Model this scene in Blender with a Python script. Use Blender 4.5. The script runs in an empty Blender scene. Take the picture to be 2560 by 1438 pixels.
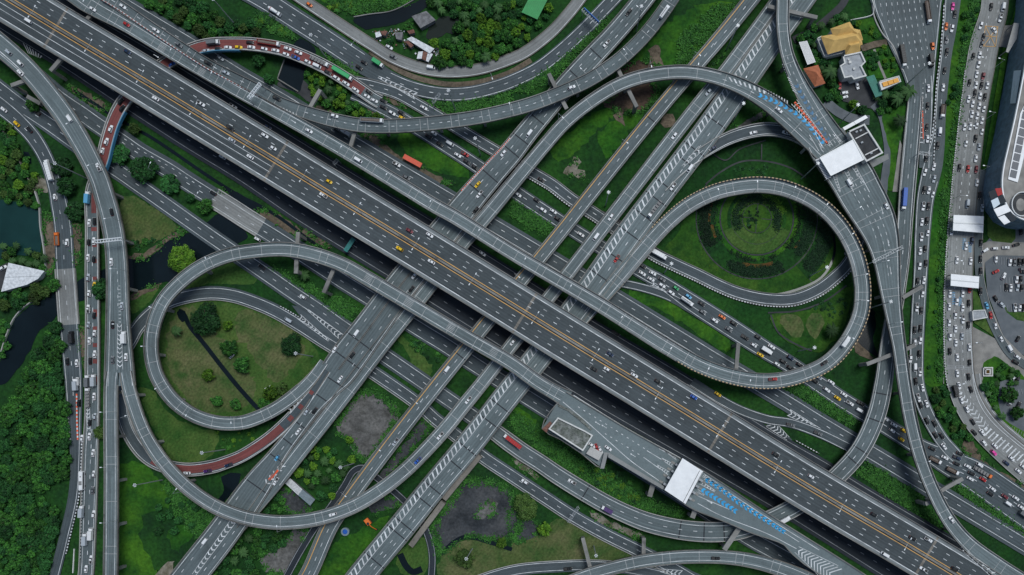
import bpy, bmesh, math, random
from mathutils import Vector, Matrix
from mathutils.geometry import tessellate_polygon
random.seed(11)
SC = bpy.context.scene
COL = SC.collection
R = math.radians
# ------------------------------------------------------------------ camera, sky, sun, exposure
H = 450.0            # camera height, metres
S = 4.0              # photo pixels per metre on the ground
NX, NY = 1400.0, 1010.0   # the point straight below the camera, photo pixels (2560 x 1438)
cam = bpy.data.cameras.new('camera')
camo = bpy.data.objects.new('camera', cam); COL.objects.link(camo)
camo.location = (0, 0, H)
cam.sensor_width = 36.0
cam.lens = 36.0 * (H * S) / 2560.0
cam.shift_x = (1280 - NX) / 2560.0
cam.shift_y = (NY - 719) / 2560.0
cam.clip_start = 1.0; cam.clip_end = 3000
SC.camera = camo
world = bpy.data.worlds.new("World"); SC.world = world; world.use_nodes = True
wn = world.node_tree.nodes
sky = wn.new('ShaderNodeTexSky'); sky.sky_type = 'NISHITA'; sky.sun_disc = False
SUN_EL, SUN_AZ = 66.0, 40.0      # azimuth clockwise from north (photo up)
sky.sun_elevation = R(SUN_EL); sky.sun_rotation = R(SUN_AZ)
sky.air_density = 1.3; sky.dust_density = 2.0
bg = wn['Background']; world.node_tree.links.new(sky.outputs[0], bg.inputs[0]); bg.inputs[1].default_value = 0.068
sun = bpy.data.lights.new('sun', 'SUN'); sun.energy = 1.75; sun.angle = R(26); sun.color = (0.955, 1.0, 0.995)
suno = bpy.data.objects.new('sun', sun); COL.objects.link(suno)
sv = Vector((math.sin(R(SUN_AZ)) * math.cos(R(SUN_EL)), math.cos(R(SUN_AZ)) * math.cos(R(SUN_EL)), math.sin(R(SUN_EL))))
suno.rotation_euler = sv.to_track_quat('Z', 'Y').to_euler(); suno.location = sv * 300
SC.view_settings.view_transform = 'Standard'; SC.view_settings.look = 'None'
SC.view_settings.gamma = 1.0; SC.view_settings.exposure = 0.2
SC.cycles.max_bounces = 5; SC.cycles.diffuse_bounces = 3

# ------------------------------------------------------------------ helpers
def P(x, y, z=0.0):
    """world position of the thing the photo shows at pixel x, y when it stands z metres up"""
    k = (H - z) / H / S
    return Vector(((x - NX) * k, (NY - y) * k, z))
def PX(z):           # pixels per metre at height z
    return S * H / (H - z)
TX = {'T%d%d' % (r, c): (c * 640, (0, 480, 958)[r]) for r in range(3) for c in range(4)}
def T(t, x, y):      # survey tile coordinates -> photo pixel
    o = TX[t]; return (o[0] + x / 2.995, o[1] + y / 2.995)

MATS = {}
def nodemat(name):
    m = bpy.data.materials.new(name); m.use_nodes = True
    nt = m.node_tree; b = nt.nodes['Principled BSDF']
    MATS[name] = m
    return m, nt, b
def N(nt, typ, **kw):
    n = nt.nodes.new(typ)
    for k, v in kw.items():
        if k.startswith('i_'):
            n.inputs[k[2:].replace('_', ' ')].default_value = v
        else: setattr(n, k, v)
    return n
def col4(c): return (c[0], c[1], c[2], 1.0)
def flat(name, c, rough=0.6, metal=0.0, var=0.0, scale=0.5):
    m, nt, b = nodemat(name)
    b.inputs['Roughness'].default_value = rough; b.inputs['Metallic'].default_value = metal
    if var:
        g = N(nt, 'ShaderNodeNewGeometry'); n = N(nt, 'ShaderNodeTexNoise', i_Scale=scale, i_Detail=5.0)
        nt.links.new(g.outputs['Position'], n.inputs['Vector'])
        r = N(nt, 'ShaderNodeMapRange', i_From_Min=0.3, i_From_Max=0.7, i_To_Min=1 - var, i_To_Max=1 + var)
        nt.links.new(n.outputs[0], r.inputs[0])
        v = N(nt, 'ShaderNodeVectorMath', operation='SCALE'); v.inputs[0].default_value = c
        nt.links.new(r.outputs[0], v.inputs['Scale']); nt.links.new(v.outputs[0], b.inputs['Base Color'])
    else: b.inputs['Base Color'].default_value = col4(c)
    return m
def road_mat(name, c, streak=0.25, blot=0.18, rough=0.75, light=None):
    """worn surface: streaks along the lanes (UV in metres), blotches and fine grain"""
    m, nt, b = nodemat(name); L = nt.links.new
    uv = N(nt, 'ShaderNodeUVMap'); uv.uv_map = 'UVMap'
    mp = N(nt, 'ShaderNodeMapping'); mp.inputs['Scale'].default_value = (0.012, 0.55, 1); L(uv.outputs[0], mp.inputs[0])
    n1 = N(nt, 'ShaderNodeTexNoise', i_Scale=1.6, i_Detail=4.0, i_Roughness=0.6); L(mp.outputs[0], n1.inputs['Vector'])
    g = N(nt, 'ShaderNodeNewGeometry')
    n2 = N(nt, 'ShaderNodeTexNoise', i_Scale=0.035, i_Detail=6.0, i_Roughness=0.62); L(g.outputs['Position'], n2.inputs['Vector'])
    n3 = N(nt, 'ShaderNodeTexNoise', i_Scale=0.9, i_Detail=3.0); L(g.outputs['Position'], n3.inputs['Vector'])
    r1 = N(nt, 'ShaderNodeMapRange', i_From_Min=0.3, i_From_Max=0.7, i_To_Min=1 - streak, i_To_Max=1 + streak); L(n1.outputs[0], r1.inputs[0])
    r2 = N(nt, 'ShaderNodeMapRange', i_From_Min=0.3, i_From_Max=0.7, i_To_Min=1 - blot, i_To_Max=1 + blot); L(n2.outputs[0], r2.inputs[0])
    r3 = N(nt, 'ShaderNodeMapRange', i_From_Min=0.3, i_From_Max=0.7, i_To_Min=0.93, i_To_Max=1.07); L(n3.outputs[0], r3.inputs[0])
    a = N(nt, 'ShaderNodeMath', operation='MULTIPLY'); L(r1.outputs[0], a.inputs[0]); L(r2.outputs[0], a.inputs[1])
    a2 = N(nt, 'ShaderNodeMath', operation='MULTIPLY'); L(a.outputs[0], a2.inputs[0]); L(r3.outputs[0], a2.inputs[1])
    # wheel tracks inside each lane, and repaved lengths with their own tone
    sp = N(nt, 'ShaderNodeSeparateXYZ'); L(uv.outputs[0], sp.inputs[0])
    def mth(op, x, y=None):
        q = N(nt, 'ShaderNodeMath', operation=op); L(x, q.inputs[0])
        if y is not None: q.inputs[1].default_value = y
        return q.outputs[0]
    cs = mth('COSINE', mth('MULTIPLY', sp.outputs[1], 6.2832 / 1.8)); tr = N(nt, 'ShaderNodeMapRange', i_From_Min=-1.0, i_From_Max=1.0, i_To_Min=1 - streak * .38, i_To_Max=1 + streak * .3); L(cs, tr.inputs[0])
    cb = N(nt, 'ShaderNodeCombineXYZ'); L(mth('FLOOR', mth('MULTIPLY', sp.outputs[0], 1 / 31.0)), cb.inputs[0]); L(mth('FLOOR', mth('MULTIPLY', sp.outputs[1], 1 / 3.6)), cb.inputs[1])
    wnz = N(nt, 'ShaderNodeTexWhiteNoise'); L(cb.outputs[0], wnz.inputs['Vector']); pr = N(nt, 'ShaderNodeMapRange', i_To_Min=1 - blot * .42, i_To_Max=1 + blot * .42); L(wnz.outputs[0], pr.inputs[0])
    a3 = N(nt, 'ShaderNodeMath', operation='MULTIPLY'); L(a2.outputs[0], a3.inputs[0]); L(tr.outputs[0], a3.inputs[1])
    if streak: # drips and stains
        n5 = N(nt, 'ShaderNodeTexNoise', i_Scale=0.22, i_Detail=4.0); L(g.outputs['Position'], n5.inputs['Vector']); r5 = N(nt, 'ShaderNodeMapRange', i_From_Min=0.58, i_From_Max=0.72, i_To_Min=1.0, i_To_Max=1 - blot * .9); L(n5.outputs[0], r5.inputs[0]); a6 = N(nt, 'ShaderNodeMath', operation='MULTIPLY'); L(a3.outputs[0], a6.inputs[0]); L(r5.outputs[0], a6.inputs[1]); a3 = a6
    a4 = N(nt, 'ShaderNodeMath', operation='MULTIPLY'); L(a3.outputs[0], a4.inputs[0]); L(pr.outputs[0], a4.inputs[1])
    v = N(nt, 'ShaderNodeVectorMath', operation='SCALE'); v.inputs[0].default_value = c
    L(a4.outputs[0], v.inputs['Scale']); L(v.outputs[0], b.inputs['Base Color'])
    b.inputs['Roughness'].default_value = rough; b.inputs['Specular IOR Level'].default_value = 0.3
    return m
road_mat('asphalt_main', (0.054, 0.066, 0.072), 0.22)
road_mat('asphalt_deck', (0.100, 0.126, 0.133), 0.24)
road_mat('asphalt_ramp', (0.122, 0.153, 0.160), 0.26)
road_mat('asphalt_ground', (0.060, 0.077, 0.086), 0.22)
road_mat('asphalt_dark_shade', (0.020, 0.027, 0.036), 0.2)  # dark asphalt; on the frontage roads the viaduct's shade is put into the colour
road_mat('asphalt_east', (0.088, 0.108, 0.114), 0.2)
road_mat('concrete_road', (0.205, 0.212, 0.208), 0.2, 0.2)
road_mat('concrete_shoulder', (0.175, 0.195, 0.202), 0.15, 0.15)
road_mat('red_surface', (0.175, 0.052, 0.048), 0.2)
road_mat('concrete', (0.185, 0.182, 0.172), 0.25, 0.45)
road_mat('concrete_pale', (0.36, 0.355, 0.34), 0.2, 0.2)
road_mat('concrete_dirty', (0.17, 0.155, 0.135), 0.3, 0.35)
flat('paint_white', (0.55, 0.57, 0.58), 0.6, 0, 0.38, 0.22)
flat('paint_worn', (0.26, 0.275, 0.29), 0.6, 0, 0.35, 0.25)
flat('paint_yellow', (0.62, 0.34, 0.09), 0.6, 0, 0.15, 0.3)
flat('paint_blue', (0.012, 0.30, 0.60), 0.6, 0, 0.3, 0.4)
flat('paint_darkblue', (0.035, 0.13, 0.24), 0.6, 0, 0.4, 0.4)
flat('paint_red', (0.75, 0.1, 0.03), 0.6, 0, 0.2, 0.4)
flat('joint_dark', (0.018, 0.022, 0.028), 0.8)
flat('joint_light', (0.34, 0.35, 0.35), 0.7, 0, 0.2, 0.3)
flat('steel_grey', (0.36, 0.38, 0.4), 0.45, 0.4)
flat('lamp_glass', (0.75, 0.78, 0.8), 0.3)
flat('black_paint', (0.02, 0.02, 0.02), 0.6)
flat('blue_rail', (0.05, 0.2, 0.34), 0.5)

class MB:
    """collects faces, links them as one mesh object"""
    def __init__(s): s.v = []; s.f = []; s.m = []; s.uv = []
    def quad(s, a, b, c, d, mi=0, uv=None):
        i = len(s.v); s.v += [a, b, c, d]; s.f.append((i, i + 1, i + 2, i + 3)); s.m.append(mi); s.uv.append(uv)
    def poly(s, pts, mi=0):
        i = len(s.v); s.v += [Vector(p) for p in pts]
        up = Vector((0, 0, 0))
        tris = tessellate_polygon([[Vector(p) for p in pts]])
        for t in tris:
            a, b, c = (Vector(pts[k]) for k in t)
            if (b - a).cross(c - a).z < 0: t = t[::-1]
            s.f.append(tuple(i + k for k in t)); s.m.append(mi); s.uv.append(None)
    def box(s, c, sx, sy, sz, rot=0.0, mi=0, taper=1.0):
        """box standing on z=c.z, turned by rot about z"""
        ca, sa = math.cos(rot), math.sin(rot); q = []
        for z, k in ((0, 1.0), (sz, taper)):
            for x, y in ((-1, -1), (1, -1), (1, 1), (-1, 1)):
                X, Y = x * sx / 2 * k, y * sy / 2 * k
                q.append(Vector((c[0] + X * ca - Y * sa, c[1] + X * sa + Y * ca, c[2] + z)))
        i = len(s.v); s.v += q
        for f in ((3, 2, 1, 0), (4, 5, 6, 7), (0, 1, 5, 4), (1, 2, 6, 5), (2, 3, 7, 6), (3, 0, 4, 7)):
            s.f.append(tuple(i + k for k in f)); s.m.append(mi); s.uv.append(None)
    def tube(s, a, b, r0, r1, n=6, mi=0):
        a, b = Vector(a), Vector(b); d = (b - a).normalized()
        u = d.orthogonal().normalized(); w = d.cross(u); i = len(s.v)
        for p, r in ((a, r0), (b, r1)):
            for k in range(n):
                t = 2 * math.pi * k / n; s.v.append(p + u * (r * math.cos(t)) + w * (r * math.sin(t)))
        for k in range(n):
            s.f.append((i + k, i + (k + 1) % n, i + n + (k + 1) % n, i + n + k)); s.m.append(mi); s.uv.append(None)
        s.f.append(tuple(i + n + k for k in range(n))); s.m.append(mi); s.uv.append(None)
        s.f.append(tuple(i + k for k in reversed(range(n)))); s.m.append(mi); s.uv.append(None)
    def prism(s, pts, z0, z1, mi=0, mi_side=None):
        """vertical prism over world xy points (counter-clockwise or not)"""
        A = sum(pts[k][0] * pts[(k + 1) % len(pts)][1] - pts[(k + 1) % len(pts)][0] * pts[k][1] for k in range(len(pts)))
        if A < 0: pts = pts[::-1]
        s.poly([(p[0], p[1], z1) for p in pts], mi)
        ms = mi if mi_side is None else mi_side
        for k in range(len(pts)):
            p, q = pts[k], pts[(k + 1) % len(pts)]
            s.quad(Vector((p[0], p[1], z0)), Vector((q[0], q[1], z0)), Vector((q[0], q[1], z1)), Vector((p[0], p[1], z1)), ms)
    def mesh(s, name, mats):
        me = bpy.data.meshes.new(name)
        me.from_pydata([tuple(v) for v in s.v], [], s.f)
        for m in (mats if isinstance(mats, (list, tuple)) else [mats]): me.materials.append(MATS[m])
        me.polygons.foreach_set('material_index', s.m)
        if any(u is not None for u in s.uv):
            ul = me.uv_layers.new(name='UVMap'); k = 0
            for f, u in zip(s.f, s.uv):
                for j in range(len(f)):
                    if u is not None: ul.data[k].uv = u[j]
                    k += 1
        me.update()
        return me
    def build(s, name, mats, parent=None, loc=None):
        if not s.f: return None
        return link(name, s.mesh(name, mats), parent, loc)
def link(name, me, parent=None, loc=None):
    o = bpy.data.objects.new(name, me); COL.objects.link(o)
    if parent is not None: o.parent = parent
    if loc is not None: o.location = loc
    return o
def tag(o, label=None, cat=None, group=None, kind=None):
    if label: o['label'] = label
    if cat: o['category'] = cat
    if group: o['group'] = group
    if kind: o['kind'] = kind
    return o
def empty(name, loc=(0, 0, 0), rz=0.0):
    o = bpy.data.objects.new(name, None); COL.objects.link(o)
    o.location = loc; o.rotation_euler = (0, 0, rz); o.empty_display_size = 1
    return o
def children(o): return list(o.children)
def copy_tree(o, parent=None):
    c = o.copy(); COL.objects.link(c)
    if parent is not None: c.parent = parent
    for ch in list(o.children): copy_tree(ch, c)
    return c

# ------------------------------------------------------------------ roads
def crom(pts, step=6.0, closed=False):
    """Catmull-Rom through tuples of any length, resampled at about step pixels"""
    n = len(pts); out = []
    rng = range(n) if closed else range(n - 1)
    for i in rng:
        if closed: p0, p1, p2, p3 = (pts[(i + k) % n] for k in (-1, 0, 1, 2))
        else:
            p1, p2 = pts[i], pts[i + 1]
            p0 = pts[i - 1] if i else tuple(2 * a - b for a, b in zip(p1, p2))
            p3 = pts[i + 2] if i + 2 < n else tuple(2 * b - a for a, b in zip(p1, p2))
        d = math.hypot(p2[0] - p1[0], p2[1] - p1[1])
        # centripetal knots
        def kd(a, b): return max(1e-3, math.hypot(a[0] - b[0], a[1] - b[1])) ** 0.5
        t1 = kd(p0, p1); t2 = t1 + kd(p1, p2); t3 = t2 + kd(p2, p3)
        m = max(1, int(d / step))
        for j in range(m):
            t = t1 + (t2 - t1) * j / m; r = []
            for c in range(len(p1)):
                a1 = (t1 - t) / t1 * p0[c] + t / t1 * p1[c]
                a2 = (t2 - t) / (t2 - t1) * p1[c] + (t - t1) / (t2 - t1) * p2[c]
                a3 = (t3 - t) / (t3 - t2) * p2[c] + (t - t2) / (t3 - t2) * p3[c]
                b1 = (t2 - t) / t2 * a1 + t / t2 * a2
                b2 = (t3 - t) / (t3 - t1) * a2 + (t - t1) / (t3 - t1) * a3
                r.append((t2 - t) / (t2 - t1) * b1 + (t - t1) / (t2 - t1) * b2)
            out.append(tuple(r))
    if not closed: out.append(tuple(pts[-1]))
    return out

class Line:
    """a centre line in photo pixels with height and half width; offsets are pixels to the right of travel"""
    def __init__(s, pts, step=6.0):
        s.c = crom([tuple(float(a) for a in p) for p in pts], step); n = len(s.c)
        s.n = []; s.t = [0.0]
        for i in range(n):
            a, b = s.c[max(0, i - 1)], s.c[min(n - 1, i + 1)]
            dx, dy = b[0] - a[0], b[1] - a[1]; l = math.hypot(dx, dy) or 1
            s.n.append((-dy / l, dx / l))
            if i: s.t.append(s.t[-1] + math.hypot(s.c[i][0] - s.c[i - 1][0], s.c[i][1] - s.c[i - 1][1]))
        s.len = s.t[-1]
    def at(s, t):
        t = min(max(t, 0), s.len); lo, hi = 0, len(s.t) - 1
        while hi - lo > 1:
            m = (lo + hi) // 2
            if s.t[m] <= t: lo = m
            else: hi = m
        f = (t - s.t[lo]) / max(1e-6, s.t[hi] - s.t[lo])
        c = tuple(a + (b - a) * f for a, b in zip(s.c[lo], s.c[hi]))
        nx, ny = (s.n[lo][k] + (s.n[hi][k] - s.n[lo][k]) * f for k in (0, 1)); l = math.hypot(nx, ny) or 1
        return c, (nx / l, ny / l)
    def off(s, o, hw): return o[0] * hw + o[1] if isinstance(o, tuple) else o
    def pt(s, t, o, dz=0.0):
        c, n = s.at(t); k = s.off(o, c[3])
        return P(c[0] + n[0] * k, c[1] + n[1] * k, c[2] + 0.0) + Vector((0, 0, dz))
    def near(s, x, y):
        i = min(range(len(s.c)), key=lambda k: (s.c[k][0] - x) ** 2 + (s.c[k][1] - y) ** 2)
        best, t0 = 1e18, s.t[i]
        for k in range(-12, 13):
            t = t0 + k * 0.5; c, n = s.at(t); d = (c[0] - x) ** 2 + (c[1] - y) ** 2
            if d < best: best, tb = d, t
        c, n = s.at(tb)
        return min(max(tb, 0), s.len), (x - c[0]) * n[0] + (y - c[1]) * n[1], math.sqrt(best)
    def samples(s, t0, t1):
        return [t0] + [t for t in s.t if t0 + 0.5 < t < t1 - 0.5] + [t1]
    def strip(s, mb, o1, o2, dz=0.0, t0=None, t1=None, mi=0):
        """flat ribbon between two offsets"""
        t0 = 0 if t0 is None else t0; t1 = s.len if t1 is None else t1
        if t1 - t0 < 0.2: return
        prev = None
        for t in s.samples(t0, t1):
            c, n = s.at(t); a, b = s.off(o1, c[3]), s.off(o2, c[3]); u = t / S
            q = (P(c[0] + n[0] * a, c[1] + n[1] * a, c[2]) + Vector((0, 0, dz)), P(c[0] + n[0] * b, c[1] + n[1] * b, c[2]) + Vector((0, 0, dz)), (u, a / S), (u, b / S))
            if prev: mb.quad(prev[0], prev[1], q[1], q[0], mi, (prev[2], prev[3], q[3], q[2]))
            prev = q
    def wall(s, mb, o1, o2, z0, z1, t0=None, t1=None, mi=0, top=None):
        """solid upright band (parapet, kerb, barrier)"""
        t0 = 0 if t0 is None else t0; t1 = s.len if t1 is None else t1
        if t1 - t0 < 0.2: return
        prev = None; top = mi if top is None else top
        D = Vector((0, 0, 1))
        for t in s.samples(t0, t1):
            c, n = s.at(t); a, b = s.off(o1, c[3]), s.off(o2, c[3]); u = t / S
            A = P(c[0] + n[0] * a, c[1] + n[1] * a, c[2]); B = P(c[0] + n[0] * b, c[1] + n[1] * b, c[2])
            q = (A + D * z0, A + D * z1, B + D * z1, B + D * z0)
            if prev:
                for k in range(3):
                    uv = ((u - 1.5, k * .5), (u - 1.5, k * .5 + .5), (u, k * .5 + .5), (u, k * .5))
                    mb.quad(prev[k], prev[k + 1], q[k + 1], q[k], top if k == 1 else mi, uv)
                mb.quad(prev[3], prev[0], q[0], q[3], mi, ((u - 1.5, 2), (u - 1.5, 3), (u, 3), (u, 2)))
            else: mb.quad(q[3], q[2], q[1], q[0], mi, ((0, 0), (0, 1), (1, 1), (1, 0)))
            prev = q
        mb.quad(*prev, mi, ((0, 0), (0, 1), (1, 1), (1, 0)))
    def dashes(s, mb, o, period, length, w, dz, t0=None, t1=None, mi=0, phase=0.0):
        t0 = 0 if t0 is None else t0; t1 = s.len if t1 is None else t1
        t = t0 + phase
        while t + length < t1:
            s.strip(mb, add(o, -w / 2), add(o, w / 2), dz, t, t + length, mi); t += period
def add(o, k): return (o[0], o[1] + k) if isinstance(o, tuple) else o + k
def Rt(k): return (1.0, k)
def Lf(k): return (-1.0, k)

LINES = {}
GROUND = []          # centre lines at ground level, for keeping piers off the carriageways
def marks(ln, spec, mb):
    """spec: list of (kind, offset, t0, t1[, material index]); kinds s solid, S wide solid, d long dash, D short dash"""
    for sp in spec:
        k, o = sp[0], sp[1]
        t0 = sp[2] if len(sp) > 2 else None; t1 = sp[3] if len(sp) > 3 else None; mi = sp[4] if len(sp) > 4 else 0
        if isinstance(t0, tuple): t0 = ln.near(*t0)[0]
        if isinstance(t1, tuple): t1 = ln.near(*t1)[0]
        if k == 's': ln.strip(mb, add(o, -.62 - .25 * mi), add(o, .62 + .25 * mi), 0.05, t0, t1, mi)
        if k == 'S': ln.strip(mb, add(o, -.95), add(o, .95), 0.05, t0, t1, mi)
        if k == 'd': ln.dashes(mb, o, 38, 10, 1.35, 0.05, t0, t1, mi, 7)
        if k == 'D': ln.dashes(mb, o, 20, 7, 1.3, 0.05, t0, t1, mi, 3)
def ground_road(key, pts, spec, mat='asphalt_ground', label=None, kerb=None, z=0.62, shoulder=None, name='road'):
    z = z + 0.012 * len(GROUND)
    ln = Line([(p[0], p[1], p[2] if len(p) > 3 else z, p[-1]) for p in pts]); LINES[key] = ln; GROUND.append(ln)
    mb = MB(); ln.strip(mb, Lf(0), Rt(0)); o = mb.build(name, mat)
    tag(o, label, None, None, 'structure')
    for sh in (shoulder or []):
        b = MB(); ln.strip(b, sh[0], sh[1], 0.03); b.build('shoulder', sh[2], o)
    b = MB(); marks(ln, spec, b); b.build('lane_markings', ['paint_worn' if mat == 'asphalt_dark_shade' else 'paint_white', 'paint_yellow'], o)
    for kb in (kerb or []):
        b = MB(); ln.wall(b, kb[0], kb[1], -0.2, 0.22 if len(kb) < 4 else kb[3]); b.build('kerb', kb[2], o)
    return o
VIADUCTS = []
def viaduct(key, pts, spec, label, mat='asphalt_deck', par=2.3, parmat='concrete', parh=0.9, shoulder=None, joints=None, pier=150, pier_skip=(), thick=1.7, name='viaduct', red=None, nopar=(None, None)):
    """an elevated road: deck surface, girder, two parapets, markings, joints, piers"""
    ln = Line([(p[0], p[1], max(p[2], 0.78) + 0.02 * len(VIADUCTS), p[3]) for p in pts]); LINES[key] = ln
    root = empty(name, P(*ln.at(ln.len / 2)[0][:2], 0)); tag(root, label, 'viaduct')
    inv = -root.location
    def B(mb, nm, mats, parent=root):
        o = mb.build(nm, mats, parent)
        if o is not None and parent is root: o.location = inv
        return o
    mb = MB(); ln.strip(mb, Lf(par), Rt(-par)); B(mb, 'road_surface', mat)
    g = MB(); prev = None
    for t in ln.samples(0, ln.len):
        c, n = ln.at(t); hw = c[3]; q = []
        for o, dz in ((-hw, -.02), (-hw, -.7), (-hw * .62, -thick), (hw * .62, -thick), (hw, -.7), (hw, -.02)):
            q.append(P(c[0] + n[0] * o, c[1] + n[1] * o, c[2]) + Vector((0, 0, dz)))
        if prev:
            for k in range(6): g.quad(prev[k], q[k], q[(k + 1) % 6], prev[(k + 1) % 6], 0, ((t, k), (t + 1, k), (t + 1, k + 1), (t, k + 1)))
        prev = q
    B(g, 'girder', 'concrete_dirty')
    for side, rng in ((-1, nopar[0]), (1, nopar[1])):
        segs = [(0, ln.len)]
        if rng is not None:
            if rng == 'none': segs = []
            else:
                a, b = ln.near(*rng[0])[0], ln.near(*rng[1])[0]
                if a > b: a, b = b, a
                segs = [(0, a), (b, ln.len)]
        b = MB()
        for a, e in segs:
            if e - a > 3: ln.wall(b, (side, 0) if side < 0 else (1, -par * .8), (-1, par * .8) if side < 0 else (1, 0), -0.75, parh, a, e)
        B(b, 'parapet', parmat)
    for sh in (shoulder or []):
        b = MB(); ln.strip(b, sh[0], sh[1], 0.025, *(ln.near(*q)[0] for q in sh[3:5])); B(b, 'shoulder', sh[2])
    b = MB(); marks(ln, spec, b); B(b, 'lane_markings', ['paint_white', 'paint_yellow'])
    if joints:
        kind = joints[0]
        ts = [ln.near(*q)[0] for q in joints[1]] if isinstance(joints[1], list) else [joints[2] + k * joints[1] for k in range(int((ln.len - joints[2]) / joints[1]) + 1)]
        w = {'dark': 1.5, 'light': 0.55, 'band': 3.2}[kind]
        if kind == 'light': ts = ts + [t + 19 for t in ts if int(t) % 3]
        for t in ts:
            if not 2 < t < ln.len - 2: continue
            b = MB(); ln.strip(b, Lf(par), Rt(-par), 0.035, t - w, t + w); B(b, 'expansion_joint', {'dark': 'joint_dark', 'light': 'joint_light', 'band': 'concrete_dirty'}[kind])
    VIADUCTS.append((key, root, ln, pier, pier_skip, thick))
    return root
CARCOL = {'w': ('white', (0.72, 0.73, 0.74)), 'k': ('black', (0.014, 0.015, 0.017)), 'g': ('grey', (0.13, 0.14, 0.15)), 's': ('silver', (0.40, 0.44, 0.48)), 'b': ('blue', (0.02, 0.10, 0.42)), 'n': ('dark blue', (0.012, 0.03, 0.075)),
          'r': ('red', (0.38, 0.02, 0.02)), 'y': ('yellow', (0.75, 0.47, 0.01)), 'o': ('orange', (0.72, 0.17, 0.03)), 'p': ('pink', (0.75, 0.06, 0.34)), 'e': ('green', (0.03, 0.36, 0.12)), 'c': ('light blue', (0.10, 0.36, 0.58)), 't': ('brown', (0.16, 0.105, 0.08)), 'u': ('purple', (0.06, 0.02, 0.13)), 'm': ('maroon', (0.18, 0.03, 0.04))}
for k_, (n_, c_) in CARCOL.items():
    m_ = flat('car_paint_' + n_.replace(' ', '_'), c_, 0.45); m_.node_tree.nodes['Principled BSDF'].inputs['Specular IOR Level'].default_value = 0.3
flat('car_glass', (0.012, 0.016, 0.02), 0.3); flat('tyre', (0.015, 0.015, 0.015), 0.9); flat('truck_grey', (0.2, 0.2, 0.2), 0.7, 0, .2, 1); flat('load_gravel', (0.16, 0.13, 0.11), 0.9, 0, .35, 3); flat('tail_lamp', (0.35, 0.02, 0.02), 0.4); flat('head_lamp', (0.75, 0.75, 0.72), 0.2)
# ------------------------------------------------------------------ ground roads
def offline(pts, k):
    """same line moved k pixels to the right of travel"""
    ln = Line([(p[0], p[1], 0, 1) for p in pts], 40)
    return [(c[0] + n[0] * k, c[1] + n[1] * k) for c, n in zip(ln.c, ln.n)]
def W_(pts, hw): return [(p[0], p[1], hw) for p in pts]
f1 = [(-60, 30), (0, 70), (147, 160), (334, 284), (467, 370), (601, 452), (740, 547), (874, 630), (967, 687), (1220, 845), (1477, 1005), (1700, 1133), (1920, 1260), (1987, 1300), (2197, 1432), (2290, 1490)]
ground_road('F1', W_(offline(f1, -31), 40), [('s', 31), ('d', 12)], 'asphalt_dark_shade', name='frontage_road')  # both frontage roads: near-black surface paints the shade bands along the main viaduct
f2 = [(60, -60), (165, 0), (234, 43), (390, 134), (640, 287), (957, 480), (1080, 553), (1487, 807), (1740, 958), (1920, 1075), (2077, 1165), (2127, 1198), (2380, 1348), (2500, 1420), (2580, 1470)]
ground_road('F2', W_(offline(f2, 31), 38), [('s', -31), ('d', -17)], 'asphalt_dark_shade', name='frontage_road')
g = [(270, -15), (300, 5), (437, 88), (477, 112), (600, 190), (700, 247), (760, 283), (830, 326), (917, 377), (957, 401), (1081, 474), (1292, 598), (1552, 754), (1642, 809), (1732, 864), (1777, 892), (1963, 1002), (2055, 1059), (2195, 1142), (2291, 1200), (2441, 1290), (2551, 1356), (2620, 1398)]
ground_road('G', W_(g, 24), [('d', 0), ('s', -15), ('s', 15)], 'asphalt_ground', name='highway_road')
e = [(-70, 170), (0, 224), (43, 257), (123, 311), (200, 366), (304, 434), (341, 460), (377, 485), (452, 538), (527, 591), (600, 641), (683, 698), (723, 726), (804, 780), (844, 809), (1009, 922), (1051, 951), (1134, 1008), (1220, 1068), (1262, 1098)]
ground_road('E', W_(e, 22), [('d', 0), ('s', -15), ('s', 15)], 'asphalt_ground', name='highway_road')
x = [(0, 118), (80, 185), (150, 244), (210, 285), (235, 303), (310, 354), (349, 381), (424, 424), (462, 449), (501, 474), (578, 522), (618, 548), (692, 593), (814, 672), (855, 699), (897, 725), (1066, 831), (1109, 857), (1191, 911), (1327, 996), (1370, 1023), (1500, 1105), (1700, 1232), (1880, 1346), (1927, 1372), (2050, 1440)]
ground_road('X', W_(x, 25), [('d', 4), ('s', -14), ('s', 19), ('D', -6, (255, 318), (505, 477))], 'asphalt_ground', name='highway_road')
w2 = [(812, 168), (880, 203), (925, 213), (991, 233), (1057, 269), (1107, 298), (1161, 331), (1214, 363), (1323, 427), (1380, 461), (1430, 499), (1487, 535), (1560, 585), (1640, 637), (1695, 664), (1747, 688), (1800, 714), (1848, 733), (1920, 748), (1987, 747), (2047, 723), (2087, 693), (2117, 663), (2142, 620), (2151, 575)]
ground_road('H', W_(w2, 16), [('s', -11), ('s', 11), ('d', 0, (880, 203), (1500, 540))], 'asphalt_ground', kerb=[(Lf(0), Lf(1.6), 'concrete'), (Rt(-1.6), Rt(0), 'concrete')], name='ramp_road')
w1 = [(590, -40, 28), (673, 7, 28), (740, 50, 28), (800, 88, 28), (874, 137, 28), (924, 169, 25), (974, 197, 20), (1031, 220, 18), (1107, 235, 17), (1174, 233, 18), (1241, 217, 18), (1280, 203, 18), (1340, 174, 18), (1387, 140, 18), (1454, 80, 18), (1514, 18, 18), (1560, -30, 18)]
ground_road('W1', w1, [('s', -14, (970, 197), (1560, -30)), ('s', 14, (970, 197), (1560, -30)), ('s', -21, (590, -40), (900, 155)), ('s', 21, (590, -40), (880, 143)), ('d', -7, (590, -40), (900, 150)), ('d', 8, (590, -40), (870, 140)), ('d', 0, (960, 190), (1560, -30))], 'asphalt_ground', name='highway_road')
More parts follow.
